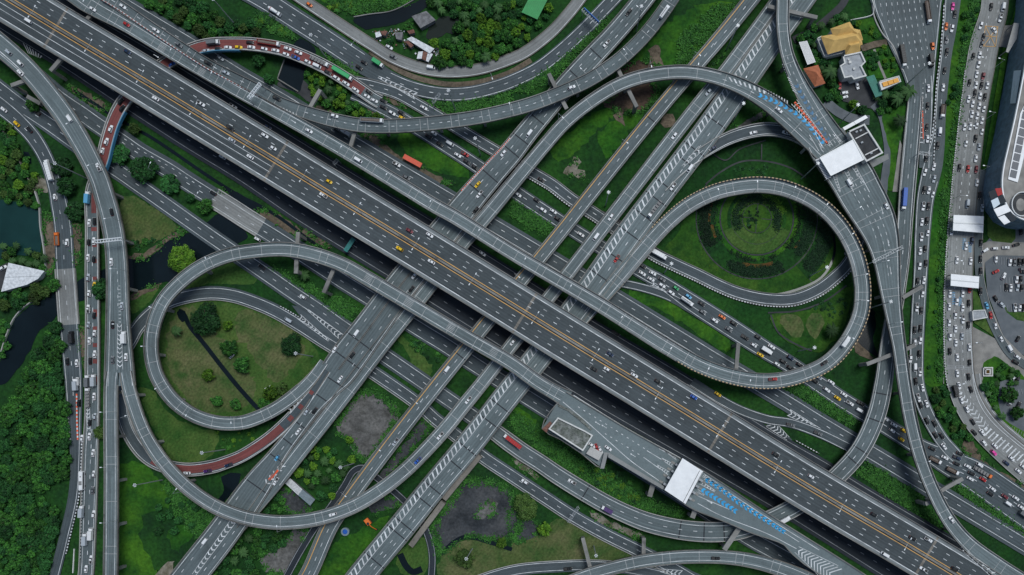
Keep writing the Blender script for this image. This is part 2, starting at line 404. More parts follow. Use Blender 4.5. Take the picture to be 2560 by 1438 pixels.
wc = [(700, -40), (758, 0), (824, 44), (924, 109), (987, 147), (1067, 174), (1141, 180), (1208, 171), (1274, 149), (1313, 131), (1377, 82), (1420, 36), (1447, 2), (1480, -45)]
ground_road('WC', W_(wc, 15), [('s', 11, (740, -10), (1480, -45))], 'concrete_road', kerb=[(Lf(0), Lf(2), 'concrete_dirty'), (Rt(-2), Rt(0), 'concrete_dirty')], name='service_road')
k = [(880, 236, 14), (905, 246, 15), (934, 260, 17), (984, 285, 18), (1071, 337, 19), (1114, 364, 19), (1161, 394, 19), (1191, 414, 19), (1300, 488, 19), (1353, 523, 19), (1390, 547, 19), (1460, 592, 19), (1610, 682, 19), (1657, 708, 20), (1731, 758, 24), (1814, 811, 25), (1898, 865, 24), (1980, 915, 22), (2054, 965, 22), (2120, 1009, 22), (2210, 1062, 22), (2254, 1090, 22), (2310, 1124, 24), (2364, 1152, 32), (2441, 1192, 40), (2521, 1246, 42), (2620, 1315, 42)]
ground_road('K', k, [('s', Lf(5)), ('s', Rt(-5)), ('d', 0), ('d', 9, (2330, 1135), (2560, 1270)), ('d', -10, (2380, 1160), (2560, 1270))], 'asphalt_ground', name='jammed_road')
ground_road('KB', [(1500, 700, 11), (1570, 711, 11), (1630, 726, 11), (1680, 745, 11), (1725, 772, 10), (1760, 795, 8)], [('s', -8), ('s', 8, (1500, 700), (1680, 745))], 'asphalt_ground', name='slip_road')
ground_road('GB', [(1730, 955, 12), (1790, 993, 12), (1850, 1025, 12), (1920, 1049, 12), (1977, 1058, 12), (2050, 1084, 12), (2120, 1118, 10), (2165, 1140, 6)], [('s', -9, (1800, 1000), (2120, 1118)), ('s', 9)], 'asphalt_ground', name='slip_road')
h2 = [(329, 846), (340, 825), (367, 793), (417, 757), (467, 741), (528, 733), (584, 739), (640, 757), (690, 779), (750, 814), (807, 851), (880, 896), (969, 955), (1029, 997), (1060, 1022), (1087, 1047), (1130, 1080), (1208, 1142), (1280, 1190), (1363, 1245), (1437, 1293), (1514, 1336), (1597, 1377), (1690, 1425), (1780, 1480)]
ground_road('Z', W_([(300, 930), (303, 905), (312, 875)] + h2, 18), [('s', -12), ('s', 12), ('d', 0, (830, 865), (1690, 1425))], 'asphalt_ground', kerb=[(Rt(-1.6), Rt(0), 'concrete_pale')], name='loop_road')
ground_road('BR', [(1190, 1455, 15), (1240, 1438, 15), (1300, 1424, 15), (1400, 1416, 15), (1480, 1414, 15), (1560, 1420, 15), (1660, 1440, 15)], [('s', -10), ('s', 10)], 'asphalt_ground', kerb=[(Lf(0), Lf(1.6), 'concrete_pale')], name='ramp_road')
ground_road('SV', [(712, 1450), (750, 1380), (790, 1316), (830, 1262), (862, 1213), (876, 1182), (905, 1169), (945, 1197), (1010, 1252), (1045, 1292), (1068, 1335), (1080, 1385), (1078, 1450)][0:0] + W_([(712, 1450), (750, 1380), (790, 1316), (830, 1262), (862, 1213), (884, 1178), (906, 1170), (945, 1197), (1010, 1252), (1045, 1292), (1068, 1335), (1080, 1385), (1078, 1450)], 9), [('s', -7), ('s', 7)], 'asphalt_dark_shade', name='service_road')
lr = [(-30, 242, 22), (0, 264, 22), (40, 297, 21), (84, 344, 20), (117, 401, 19), (140, 474, 20), (147, 505, 22), (157, 564, 23), (163, 667, 24), (173, 814, 24), (184, 960, 22), (186, 1058, 18), (189, 1158, 13), (183, 1242, 13), (160, 1345, 13), (137, 1438, 13), (120, 1500, 13)]
ground_road('LR', lr, [('s', Lf(5)), ('s', Rt(-4), (0, 264), (188, 1100)), ('d', 2, (0, 264), (186, 1000))], 'asphalt_ground', name='side_road')
# concrete bridge spans over the canal
def span(key, a, b, label):
    ln = LINES[key]; t0, t1 = ln.near(*a)[0], ln.near(*b)[0]
    root = empty('canal_bridge', ln.pt((t0 + t1) / 2, 0)); tag(root, label, 'bridge'); root.location.z = 0
    m = MB(); ln.strip(m, Lf(1.5), Rt(-1.5), 0.02, t0, t1); o = m.build('bridge_deck', 'concrete_road', root); o.location = -root.location
    for o1, o2 in ((Lf(-1), Lf(1.5)), (Rt(-1.5), Rt(1))):
        m = MB(); ln.wall(m, o1, o2, -0.6, 0.8, t0, t1); o = m.build('parapet', 'concrete_pale', root); o.location = -root.location
span('X', (535, 494), (652, 570), 'pale concrete canal bridge carrying the highway beneath the main viaduct')
span('LR', (167, 672), (174, 812), 'pale concrete bridge on the side road beside the white roofed shed')
# the wide eastern roads
NEr = [(2269, -60, 92), (2269, 0, 88), (2276, 50, 76), (2284, 100, 63), (2292, 145, 50), (2298, 184, 40), (2302, 234, 31), (2302, 275, 30)]
ground_road('NE', NEr, [('s', Lf(3)), ('s', Rt(-5))] + [('D', (0, k), (2269, -60), (2297, 180)) for k in (-58, -44, -30, -16, -2, 12, 26, 40, 54)][2:8] + [('D', -72, (2269, -60), (2274, 40)), ('D', 54, (2269, -60), (2280, 70)), ('D', 68, (2269, -60), (2272, 30))], 'asphalt_east', name='highway_road')
ground_road('NB', [(2318, 190, 14), (2320, 240, 13), (2318, 300, 13), (2314, 370, 14), (2312, 420, 14)], [('s', -10), ('d', 5)], 'asphalt_east', name='highway_road')
je = [(2390, -60, 20), (2382, 0, 20), (2377, 50, 18), (2371, 95, 16), (2366, 134, 14), (2356, 217, 14), (2350, 300, 14), (2344, 360, 18), (2333, 410, 24), (2324, 450, 24), (2314, 497, 22), (2307, 580, 20), (2302, 680, 18), (2296, 780, 18), (2292, 881, 18), (2293, 950, 18), (2299, 983, 18), (2312, 1022, 18), (2332, 1063, 18), (2358, 1104, 18), (2390, 1140, 18), (2410, 1160, 12)]
ground_road('JE', je, [('s', Lf(4), (2325, 450), (2390, 1140)), ('s', Rt(-3)), ('d', 0)], 'asphalt_east', name='jammed_road')
er = [(2492, -60, 34), (2488, 0, 34), (2484, 33, 34), (2462, 110, 36), (2451, 167, 36), (2440, 240, 34), (2431, 300, 33), (2422, 380, 33), (2416, 434, 33), (2409, 513, 33), (2401, 614, 34), (2396, 747, 35), (2397, 881, 36), (2403, 950, 36), (2418, 1000, 36), (2446, 1050, 36), (2484, 1093, 36), (2530, 1135, 38), (2590, 1185, 40)]
ground_road('ER', er, [('D', -10), ('D', 10), ('s', Lf(4), (2396, 747), (2590, 1185))], 'concrete_road', kerb=[(Rt(-1.5), Rt(0), 'concrete_pale'), (Lf(0), Lf(1.5), 'concrete_dirty')], name='city_road')
ground_road('EL', [(2440, 935, 12), (2446, 975, 12), (2462, 1015, 12), (2490, 1052, 12), (2530, 1088, 12), (2590, 1136, 12)], [('s', -9), ('s', 9)], 'concrete_road', name='city_road', kerb=[(Lf(0), Lf(1.5), 'concrete_pale')])

ground_road('EP', W_([(2459, 425), (2450, 500), (2447, 580), (2448, 680), (2457, 730), (2476, 795), (2500, 846), (2525, 884), (2570, 918)], 10), [], 'asphalt_east', name='lane_road', kerb=[(Lf(0), Lf(1.3), 'concrete_pale')])

# ------------------------------------------------------------------ viaducts
M_pts = [(-60, -52), (25, 0), (160, 82), (337, 188), (484, 277), (640, 372), (817, 480), (1051, 622), (1188, 706), (1337, 798), (1480, 886), (1600, 959), (1794, 1078), (1920, 1156), (2084, 1255), (2249, 1352), (2387, 1435), (2480, 1492)]
sh = [(Lf(2.6), (-1, 11.5), 'concrete_shoulder'), (Rt(-9), Rt(-2.6), 'concrete_shoulder')]
Mr = viaduct('M', [(a, b, 15, 59.5) for a, b in M_pts],
    [('S', -48), ('S', 50), ('s', -6, None, None, 1), ('s', 6, None, None, 1), ('d', -18), ('d', -32.5), ('d', 20, (700, 410), (2480, 1492)), ('d', 35, (700, 410), (2480, 1492)), ('s', 18, (-60, -52), (690, 402)), ('s', 32, (-60, -52), (690, 402))],
    'widest straight viaduct, six lanes with orange lined median, crossing over everything', 'asphalt_main', shoulder=sh,
    joints=('band', [(140, 68), (690, 402), (1312, 782), (1800, 1082), (2316, 1392)]), pier=175, name='viaduct')
mb = MB(); ln = LINES['M']
ln.wall(mb, -2.2, 2.2, 0.0, 0.9)
o = mb.build('median_barrier', 'concrete', Mr); o.location = -Mr.location
U_pts = [(150, -48, 8, 30), (180, -25, 8.5, 28), (215, 2, 9, 27), (246, 22, 10, 24), (320, 65, 12, 18), (426, 130, 13, 17), (555, 206, 14, 15.5), (743, 310, 15, 17), (874, 385, 15, 18), (1007, 466, 15, 18), (1087, 515, 15, 18), (1141, 545, 15, 18), (1280, 632, 15, 18), (1500, 762, 15, 19), (1590, 819, 15, 19.5), (1667, 867, 15, 20), (1757, 917, 15, 20), (1844, 945, 15, 20), (1920, 953, 14.5, 20), (1987, 943, 14, 20), (2064, 910, 13.6, 20), (2115, 858, 13, 20), (2149, 790, 12.5, 20), (2156, 734, 12.2, 20), (2150, 678, 12, 20), (2134, 625, 11.8, 20), (2104, 571, 11.5, 20), (2064, 527, 11.2, 20), (2017, 495, 11, 20), (1957, 471, 10.8, 20), (1901, 463, 10.5, 20), (1848, 467, 10.2, 20), (1785, 482, 10, 20), (1721, 514, 9.6, 20), (1674, 552, 9.3, 20), (1637, 590, 9, 20), (1560, 680, 8.4, 20), (1527, 719, 8.2, 19), (1477, 778, 8.1, 15), (1440, 824, 8.05, 10)]
viaduct('U', U_pts, [('s', -10), ('s', 11.5)], 'pale ramp viaduct along the main one, ending in a loop around the round garden', 'asphalt_ramp', joints=('light', 62, 30), shoulder=[(Rt(-7), Rt(-2.6), 'concrete_shoulder', (900, 400), (1700, 885)), (Lf(2.6), (-1, 9), 'concrete_shoulder', (900, 400), (1700, 885)), (Lf(2.6), (-1, 9), 'concrete_shoulder', (1950, 950), (1540, 703))], pier=135, nopar=(((1545, 695), (1440, 824)), ((1530, 715), (1440, 824))))
V_pts = [(240, -22, 11, 12), (300, 13, 12, 12), (364, 57, 13, 12), (434, 104, 13.5, 12), (521, 160, 14, 12), (601, 202, 14, 13), (650, 227, 14, 14), (700, 257, 14, 15), (763, 281, 14, 16.5), (834, 301, 14, 17.5), (904, 314, 14, 17.5), (977, 316, 14, 17.5), (1057, 311, 14, 17.5), (1174, 297, 14, 17.5), (1258, 280, 14, 17.5), (1343, 256, 14, 17.5), (1434, 219, 14, 17.5), (1477, 198, 14, 17.5), (1542, 155, 14, 17.5), (1590, 112, 14, 17.5), (1631, 66, 14, 17.5), (1677, 2, 14, 17.5), (1705, -45, 14, 17.5)]
viaduct('V', V_pts, [('D', 0, (760, 281), (1705, -45)), ('d', 0, (240, -22), (640, 220))], 'slim S curved viaduct beneath the white sign gantry carrying a gravel truck', 'asphalt_deck', joints=('light', 78, 40), pier=125, nopar=(None, ((240, -22), (590, 197))))
R_pts = [(213, 1450, .5, 19), (216, 1432, .5, 19), (223, 1258, .5, 20), (226, 1158, .5, 20), (231, 1040, .6, 18), (232, 914, 1.2, 18), (232, 780, 2.6, 17), (231, 680, 4, 17), (231, 580, 5.5, 16), (231, 480, 6.5, 16), (243, 440, 7, 15), (257, 399, 7, 16), (267, 357, 7, 16), (282, 308, 7, 16), (302, 267, 7, 17), (335, 225, 7, 17), (380, 184, 7, 17), (422, 154, 7, 17), (460, 134, 7, 17), (496, 119, 7, 16), (530, 112, 7, 16), (574, 110, 7, 16), (634, 112, 7, 16.5), (707, 124, 6.5, 17), (752, 140, 6, 17), (807, 165, 5, 17), (857, 194, 4, 17), (894, 219, 2.6, 17), (934, 247, .9, 17), (950, 256, .5, 17)]
Rr = viaduct('R', R_pts, [('s', -12.5), ('s', 12.5), ('d', 0, (216, 1432), (231, 560))], 'low jammed ramp viaduct with red surfacing, white parapets and one blue side', 'asphalt_deck', parmat='concrete_pale', pier=120, thick=1.2)
ln = LINES['R']; RR = Rr
def red(a, b, o1=-11, o2=11):
    t0, t1 = sorted((ln.near(*a)[0], ln.near(*b)[0])); m = MB(); ln.strip(m, o1, o2, 0.03, t0, t1); m.build('red_surfacing', 'red_surface', RR, -RR.location)
red((232, 560), (231, 476)) if 0 else None
red((245, 434), (302, 267)); red((302, 267), (496, 119)); red((496, 119), (907, 229))
for y0, y1, a, b in ((533, 483, -1, 11), (578, 568, -3, 11), (618, 606, 0, 11), (658, 648, 0, 11), (700, 692, 0, 11), (792, 774, 0, 11), (825, 816, 0, 11), (868, 858, 0, 11), (909, 898, 0, 11), (962, 940, 0, 11)): red((232, y0), (231, y1), a, b)
for a, b in (((300, 272), (248, 430)), ((600, 111), (470, 130))):
    mb = MB(); t0, t1 = sorted((ln.near(*a)[0], ln.near(*b)[0])); ln.wall(mb, Rt(0.1), Rt(2.2), -1.2, 1.1, t0, t1)
    o = mb.build('blue_side_panel', 'blue_rail', Rr); o.location = -Rr.location
A_pts = [(420, 1510, 7.7, 41), (479, 1434, 7.7, 41), (560, 1330, 7.8, 40), (620, 1245, 8, 38), (655, 1195, 8, 34), (690, 1143, 8, 24), (747, 1068, 8, 20), (790, 1011, 8, 21), (815, 975, 8, 30), (842, 935, 8, 43), (870, 896, 8, 45), (930, 815, 8, 42), (1003, 715, 8, 40), (1057, 648, 8, 39), (1107, 585, 8, 38), (1175, 500, 8, 35), (1230, 436, 8, 32), (1280, 380, 8, 30), (1313, 338, 8, 28), (1363, 277, 8, 27), (1414, 216, 8, 27), (1487, 137, 8, 27), (1527, 95, 8, 26), (1570, 46, 8, 26), (1605, 3, 8, 26), (1645, -50, 8, 26)]
viaduct('A', A_pts, [('s', Lf(6)), ('s', Rt(-6)), ('d', -8, (1107, 585), (1645, -50)), ('d', 8, (1107, 585), (1645, -50)), ('d', 0, (700, 1130), (800, 1000)), ('d', 20, (860, 910), (1080, 620)), ('d', -22, (880, 885), (1080, 620)), ('d', -22, (420, 1510), (630, 1232)), ('d', 20, (420, 1510), (600, 1270))], 'broad slanting viaduct farthest to the upper side, red and white kerb along one stretch', 'asphalt_deck', joints=('dark', [(1490, 134), (1440, 190), (1405, 226), (1345, 300), (1305, 350), (1280, 380), (1225, 440), (1195, 478), (900, 855), (868, 900), (830, 950), (800, 992), (750, 1062), (720, 1105), (690, 1145), (640, 1215)]), pier=160, nopar=(((842, 935), (640, 1220)), ((870, 896), (640, 1225)) if 0 else None))
mb = MB(); ln = LINES['A']
o = VIADUCTS[-1][1]
t0, t1 = ln.near(850, 925)[0], ln.near(1075, 625)[0]
ln.wall(mb, -3.6, -2.4, 0, 0.8, t0, t1); ln.wall(mb, -.9, .3, 0, 0.8, t0, t1)
q = mb.build('divider', 'concrete', o); q.location = -o.location
N_pts = [(600, 1325, 7.7, 10), (640, 1272, 7.8, 14), (690, 1207, 7.9, 18), (743, 1137, 7.9, 20), (800, 1066, 7.9, 20), (884, 957, 7.9, 20), (960, 858, 7.9, 19.5), (1053, 741, 7.9, 19.5), (1156, 609, 7.9, 19), (1221, 533, 8.4, 19), (1300, 438, 9.6, 18), (1367, 358, 11, 17), (1414, 306, 12, 17), (1480, 253, 13, 17), (1554, 210, 14, 17.5), (1622, 189, 14, 17.5), (1714, 181, 14, 17.5), (1791, 194, 14, 18), (1858, 219, 14, 20), (1920, 255, 14, 23), (1960, 287, 14, 25), (2000, 323, 14, 26), (2042, 363, 14, 26), (2060, 381, 14, 26)]
viaduct('N', N_pts, [('s', -11, (690, 1207), (1800, 197)), ('s', 11, (690, 1207), (2060, 381)), ('d', 0, (1800, 197), (2060, 381))], 'long ramp viaduct arching over the upper roads to the big toll plaza', 'asphalt_ramp', joints=('light', 72, 300), pier=130, shoulder=[(Lf(2.6), (-1, 6), 'concrete_shoulder', (800, 1066), (1800, 197))], nopar=(((600, 1325), (690, 1207)), ((1960, 287), (2060, 381))) if 0 else (((1965, 292), (2060, 381)), ((600, 1325), (610, 1312))))
N3_pts = [(1955, -50, 14, 16), (1957, 0, 14, 16), (1957, 67, 14, 16), (1967, 134, 14, 16.5), (1993, 200, 14, 19), (2030, 267, 14, 24), (2067, 325, 14, 28), (2100, 372, 14, 31)]
viaduct('N3', N3_pts, [('s', -11, (1957, 0), (2094, 361)), ('s', 10, (1957, 0), (1985, 185)), ('D', 1, (1962, 120), (2094, 361))], 'curving approach viaduct from above the gold roofed house to the toll plaza', 'asphalt_ramp', joints=('light', 80, 110), pier=140, nopar=(None, ((1985, 185), (2100, 372))))
S_pts = [(2062, 345, 14, 52), (2080, 375, 14, 54), (2127, 440, 14, 57), (2152, 485, 14, 56), (2172, 520, 14, 54), (2190, 555, 14, 50), (2206, 600, 14, 42), (2216, 650, 14, 34), (2226, 730, 14, 26), (2236, 800, 14, 21), (2247, 865, 14, 17.5), (2261, 965, 14, 17), (2276, 1050, 14, 17), (2301, 1146, 14.2, 17), (2333, 1228, 14.5, 17), (2373, 1302, 15, 17.5), (2419, 1357, 15, 19), (2490, 1415, 15, 24), (2560, 1462, 15, 26)]
Sr = viaduct('S', S_pts, [('s', Lf(6)), ('s', Rt(-6)), ('D', -14, (2127, 440), (2210, 620)), ('D', 0, (2127, 440), (2222, 700)), ('D', 14, (2127, 440), (2206, 600))], 'wide grey viaduct leaving the big toll plaza and tapering down the right side', 'asphalt_ramp', joints=('light', 96, 130), pier=125, nopar=(((2062, 345), (2075, 366)), None))
D_pts = [(850, 1510, 8, 35), (905, 1438, 8, 34), (1004, 1318, 8, 34), (1091, 1210, 8, 33), (1178, 1106, 8, 33), (1254, 1008, 8, 33), (1437, 776, 8, 34), (1490, 706, 8, 36), (1570, 591, 8, 35), (1647, 488, 8, 34), (1764, 334, 8, 34), (1848, 216, 8, 34), (1930, 98, 8, 33), (1975, 36, 8, 33), (2003, -2, 8, 33), (2040, -55, 8, 33)]
Dr = viaduct('D', D_pts, [('s', -27), ('s', -11), ('s', 26), ('d', 3, (850, 1510), (1254, 1008)), ('d', 14, (850, 1510), (1254, 1008)), ('d', 8, (1254, 1008), (2040, -55))], 'slanting viaduct with a long white hatched strip along one edge', 'asphalt_ramp', joints=('dark', [(1249, 1014), (1220, 1052), (1166, 1120), (1137, 1160), (1084, 1222), (1058, 1252), (1011, 1312), (994, 1334), (937, 1402), (1500, 690), (1535, 640), (1575, 585), (1610, 540), (1640, 497), (1665, 465), (1712, 402), (1735, 372), (1787, 303)]), pier=150)
mb = MB(); ln = LINES['D']; t = 4
while t < ln.len - 12:
    c, n = ln.at(t); c2, n2 = ln.at(t + 8.5)
    a0, b0 = ln.pt(t, -26, .055), ln.pt(t + 4.2, -26, .055); a1, b1 = ln.pt(t - 9, -12, .055), ln.pt(t - 4.8, -12, .055)
    mb.quad(a0, b0, b1, a1); t += 14.6
q = mb.build('hatching', 'paint_white', Dr); q.location = -Dr.location
H3 = [(1655, 470, 7.97, 12), (1690, 434, 7.97, 13), (1728, 402, 7.96, 14), (1774, 372, 7.8, 15), (1814, 350, 7.4, 16), (1861, 333, 6.8, 16.5), (1914, 324, 6.0, 17), (1953, 327, 5.3, 17), (1990, 338, 4.6, 17), (2030, 362, 3.8, 17), (2075, 405, 2.9, 16), (2120, 470, 1.8, 16), (2145, 530, 1.0, 16), (2152, 580, .6, 16)]
viaduct('H3', H3, [('s', -11.5, (1728, 402), (2152, 580)), ('s', 11)], 'dark curving ramp ducking under the blue arrowed toll approach', 'asphalt_ground', parmat='concrete_pale', thick=1.2, pier=170, nopar=(((1655, 470), (1745, 390)), None))
P_pts = [(-60, 65, 14, 27), (0, 112, 14, 27), (67, 172, 14, 26), (117, 230, 14, 26), (160, 287, 14, 26), (197, 346, 14, 26), (227, 402, 14, 25), (247, 445, 14, 25), (260, 485, 14, 25.5), (277, 547, 14, 26), (289, 614, 14, 26), (294, 697, 14, 27), (295, 780, 14, 29), (297, 864, 14, 33), (299, 930, 14, 37), (300, 965, 14, 39)]
viaduct('P', P_pts, [('s', Lf(8)), ('s', Rt(-9)), ('D', 0, (300, 675), (296, 770)), ('S', 13, (-60, 65), (70, 175))], 'elevated road curving down the side of the dark wood, forking in two', 'asphalt_ramp', pier=120, pier_skip=(), nopar=(((300, 955), (300, 965)), ((300, 955), (300, 965))))
viaduct('P1', [(282, 930, 14, 16), (279, 958, 14, 17), (278, 1060, 14, 17.5), (279, 1192, 14, 17.5), (277, 1438, 14, 18), (276, 1510, 14, 18)], [('s', -9.5), ('s', 12)], 'straight narrow viaduct running beside the jammed road by the wood', 'asphalt_ramp', joints=('light', 112, 100), pier=112, nopar=(((282, 930), (279, 962)), None))
P2 = [(314, 930, 14, 16), (319, 958, 14, 17), (334, 1013, 14, 17.5), (362, 1085, 14, 18), (409, 1157, 14, 18), (467, 1217, 14, 18), (531, 1262, 14, 18), (591, 1288, 14, 18), (640, 1300, 14, 18), (707, 1306, 14, 18), (790, 1297, 14, 18.5), (874, 1270, 13.5, 18.5), (949, 1227, 12.5, 18.5), (1016, 1174, 11.5, 18.5), (1081, 1108, 10.5, 18.5), (1121, 1063, 9.6, 18), (1161, 1013, 8.8, 18), (1208, 955, 8.2, 17.5), (1280, 862, 8, 17.5), (1420, 684, 8, 17.5), (1494, 588, 8, 17.5), (1540, 528, 8, 17.5), (1594, 458, 8, 17.5), (1741, 268, 8, 17.5), (1814, 178, 8, 17.5), (1874, 98, 8, 17.5), (1925, 28, 8, 17.5), (1975, -40, 8, 17.5)]
viaduct('C', P2, [('s', -12), ('s', 10)], 'narrow slanting viaduct that bends into a wide sweep around the lower green', 'asphalt_ramp', joints=('light', 88, 60), pier=130, nopar=(None, ((314, 930), (322, 972))), shoulder=[(Rt(-8), Rt(-2.6), 'concrete_shoulder', (409, 1157), (1494, 588))])
B_pts = [(725, 1505, 8, 22), (770, 1438, 8, 21.5), (827, 1313, 8, 21), (880, 1238, 8, 20), (947, 1148, 8, 20), (1014, 1061, 8, 19.5), (1096, 957, 8, 19.5), (1158, 880, 8, 19.5), (1204, 822, 8, 19), (1350, 645, 8, 18), (1417, 562, 8, 18), (1485, 476, 8, 18), (1629, 297, 8, 18), (1724, 184, 8, 18), (1811, 82, 8, 19), (1877, 0, 8, 20), (1915, -48, 8, 20)]
viaduct('B', B_pts, [('s', -13, None, None, 1), ('s', 12), ('d', 0)], 'slanting two lane viaduct with a yellow edge line', 'asphalt_deck', pier=150, joints=('dark', [(1628, 299), (1340, 657), (1150, 890), (860, 1266)]))
L_pts = [(740, 986, 8.2, 17), (690, 1022, 8.8, 17), (640, 1046, 9.4, 17.5), (601, 1057, 10, 17.5), (541, 1056, 10.8, 17.5), (481, 1036, 11.6, 17.5), (434, 1001, 12.3, 18), (402, 958, 13, 18), (387, 924, 13.5, 18), (378, 871, 14, 18), (384, 814, 14.4, 18), (407, 756, 14.8, 18), (447, 710, 15, 18), (501, 669, 15, 18), (568, 640, 15, 18), (640, 627, 15, 18), (717, 624, 15, 18), (787, 637, 15, 18.5), (857, 662, 15, 18.5), (924, 699, 15, 18.5), (997, 742, 15, 18.5), (1081, 792, 15, 18.5), (1174, 847, 15, 18.5), (1280, 909, 15, 18.5), (1347, 957, 15, 19), (1393, 984, 15, 20), (1420, 999, 15, 24)]
viaduct('L', [(810, 905, 8.05, 11), (780, 946, 8.1, 15)] + L_pts, [('s', -10.5), ('s', 10.5)], 'loop ramp viaduct around the mown oval, running on to the lower toll plaza', 'asphalt_ramp', joints=('light', 74, 40), pier=130, nopar=(((810, 905), (740, 986)), ((810, 905), (755, 975))), shoulder=[(Lf(2.6), (-1, 7), 'concrete_shoulder', (787, 637), (1393, 984))])
H2 = [(815, 925, 7.9, 10), (787, 968, 7.9, 12), (754, 1014, 7.6, 14), (723, 1050, 7.2, 15), (680, 1090, 6.5, 15.5), (640, 1119, 5.8, 16), (601, 1142, 5.1, 16), (560, 1158, 4.6, 16.5), (534, 1166, 4.2, 17), (467, 1174, 3.3, 17), (401, 1161, 2.2, 17), (361, 1136, 1.6, 17), (328, 1092, 1.0, 17), (309, 1045, .7, 17), (302, 991, .5, 17), (300, 940, .45, 17)]
Hr = viaduct('H2', H2, [('s', -12), ('s', 11)], 'low ramp bending under the sweeping viaduct, partly surfaced in red', 'asphalt_ground', parmat='concrete_pale', pier=160, thick=1.2, nopar=(((815, 925), (754, 1014)), ((815, 925), (735, 1040))))
ln = LINES['H2']; RR = Hr; red((705, 1068), (560, 1158), -9, 10); red((560, 1158), (380, 1150), -9, 10); red((782, 978), (776, 986), -6, 5); red((755, 1012), (748, 1022), -6, 5); red((730, 1040), (722, 1052), -6, 6)
Y_pts = [(1225, 1070, .4, 20), (1262, 1098, .6, 22), (1305, 1129, 1, 22), (1349, 1157, 1.6, 22), (1393, 1187, 2.4, 22.5), (1464, 1231, 3.6, 23), (1511, 1258, 4.4, 23), (1562, 1283, 5.2, 23), (1615, 1304, 6, 24), (1669, 1318, 6.7, 24.5), (1725, 1327, 7.2, 25), (1781, 1330, 7.6, 25), (1840, 1326, 8, 24), (1900, 1308, 8, 23), (1955, 1284, 8, 23), (2030, 1240, 8, 23), (2097, 1185, 8, 23), (2150, 1124, 8, 23), (2189, 1041, 8, 23), (2208, 958, 7.8, 22), (2220, 864, 7.2, 20), (2240, 750, 5.5, 19), (2256, 640, 3.6, 18), (2262, 550, 2.3, 19), (2268, 467, 1.4, 20), (2280, 334, .6, 20), (2288, 240, .45, 18)]
viaduct('Y', Y_pts, [('s', -15), ('s', 15), ('d', 0)], 'two lane flyover rising from the lower road, passing under the main viaduct and climbing right', 'asphalt_deck', parmat='concrete_pale', pier=130, joints=('dark', [(1464, 1231), (1700, 1324), (1760, 1330), (1810, 1329), (2205, 985), (2185, 1050), (2150, 1124), (2130, 1150)]))
Q2 = [(1420, 1455, 9, 16), (1480, 1434, 9, 17), (1547, 1416, 9.5, 17), (1614, 1402, 10, 17), (1714, 1392, 10.5, 17), (1814, 1393, 11, 17), (1880, 1402, 11.5, 18), (1940, 1418, 12, 19), (2010, 1445, 12, 20), (2070, 1475, 12, 20)]
viaduct('Q2', Q2, [('s', -10.5), ('s', 10)], 'gently arched viaduct at the bottom edge with one dark car', 'asphalt_ramp', joints=('light', 92, 60), pier=120, nopar=(((1930, 1415), (2070, 1475)), None))

def plaza(key, up, lo, z, label, mat='asphalt_ramp', drop=None):
    """a deck between two edges (photo pixels), with parapets"""
    root = empty('toll_deck', P(*up[len(up) // 2], 0)); tag(root, label, 'viaduct')
    pts = [P(x, y, z) for x, y in up] + [P(x, y, z) for x, y in reversed(lo)]
    m = MB(); m.poly(pts); me = m.build('road_surface', mat, root, -root.location)
    m = MB(); m.prism([(p.x, p.y) for p in pts], z - 1.5, z - 0.05); m.build('girder', 'concrete_dirty', root, -root.location)
    for e, s in ((up, 1), (lo, -1)):
        l = Line([(x, y, z, 1) for x, y in e], 20); LINES[key + ('u' if s > 0 else 'l')] = l
        m = MB(); l.wall(m, -1.2, 1.2, -0.8, 0.9); m.build('parapet', 'concrete', root, -root.location)
    return root
LP = plaza('LP', [(1416, 980), (1480, 1019), (1554, 1064), (1630, 1107), (1701, 1147), (1757, 1177), (1814, 1213), (1920, 1284), (2000, 1334), (2120, 1409), (2190, 1455)], [(1398, 1005), (1390, 1012), (1355, 1071), (1400, 1098), (1450, 1131), (1507, 1171), (1517, 1136), (1560, 1160), (1660, 1222), (1714, 1262), (1737, 1275), (1814, 1305), (1880, 1333), (1960, 1362), (1980, 1385), (2010, 1410), (2080, 1455)], 15.45, 'grey plaza deck of the lower toll gate, widening beside the rust stained office')
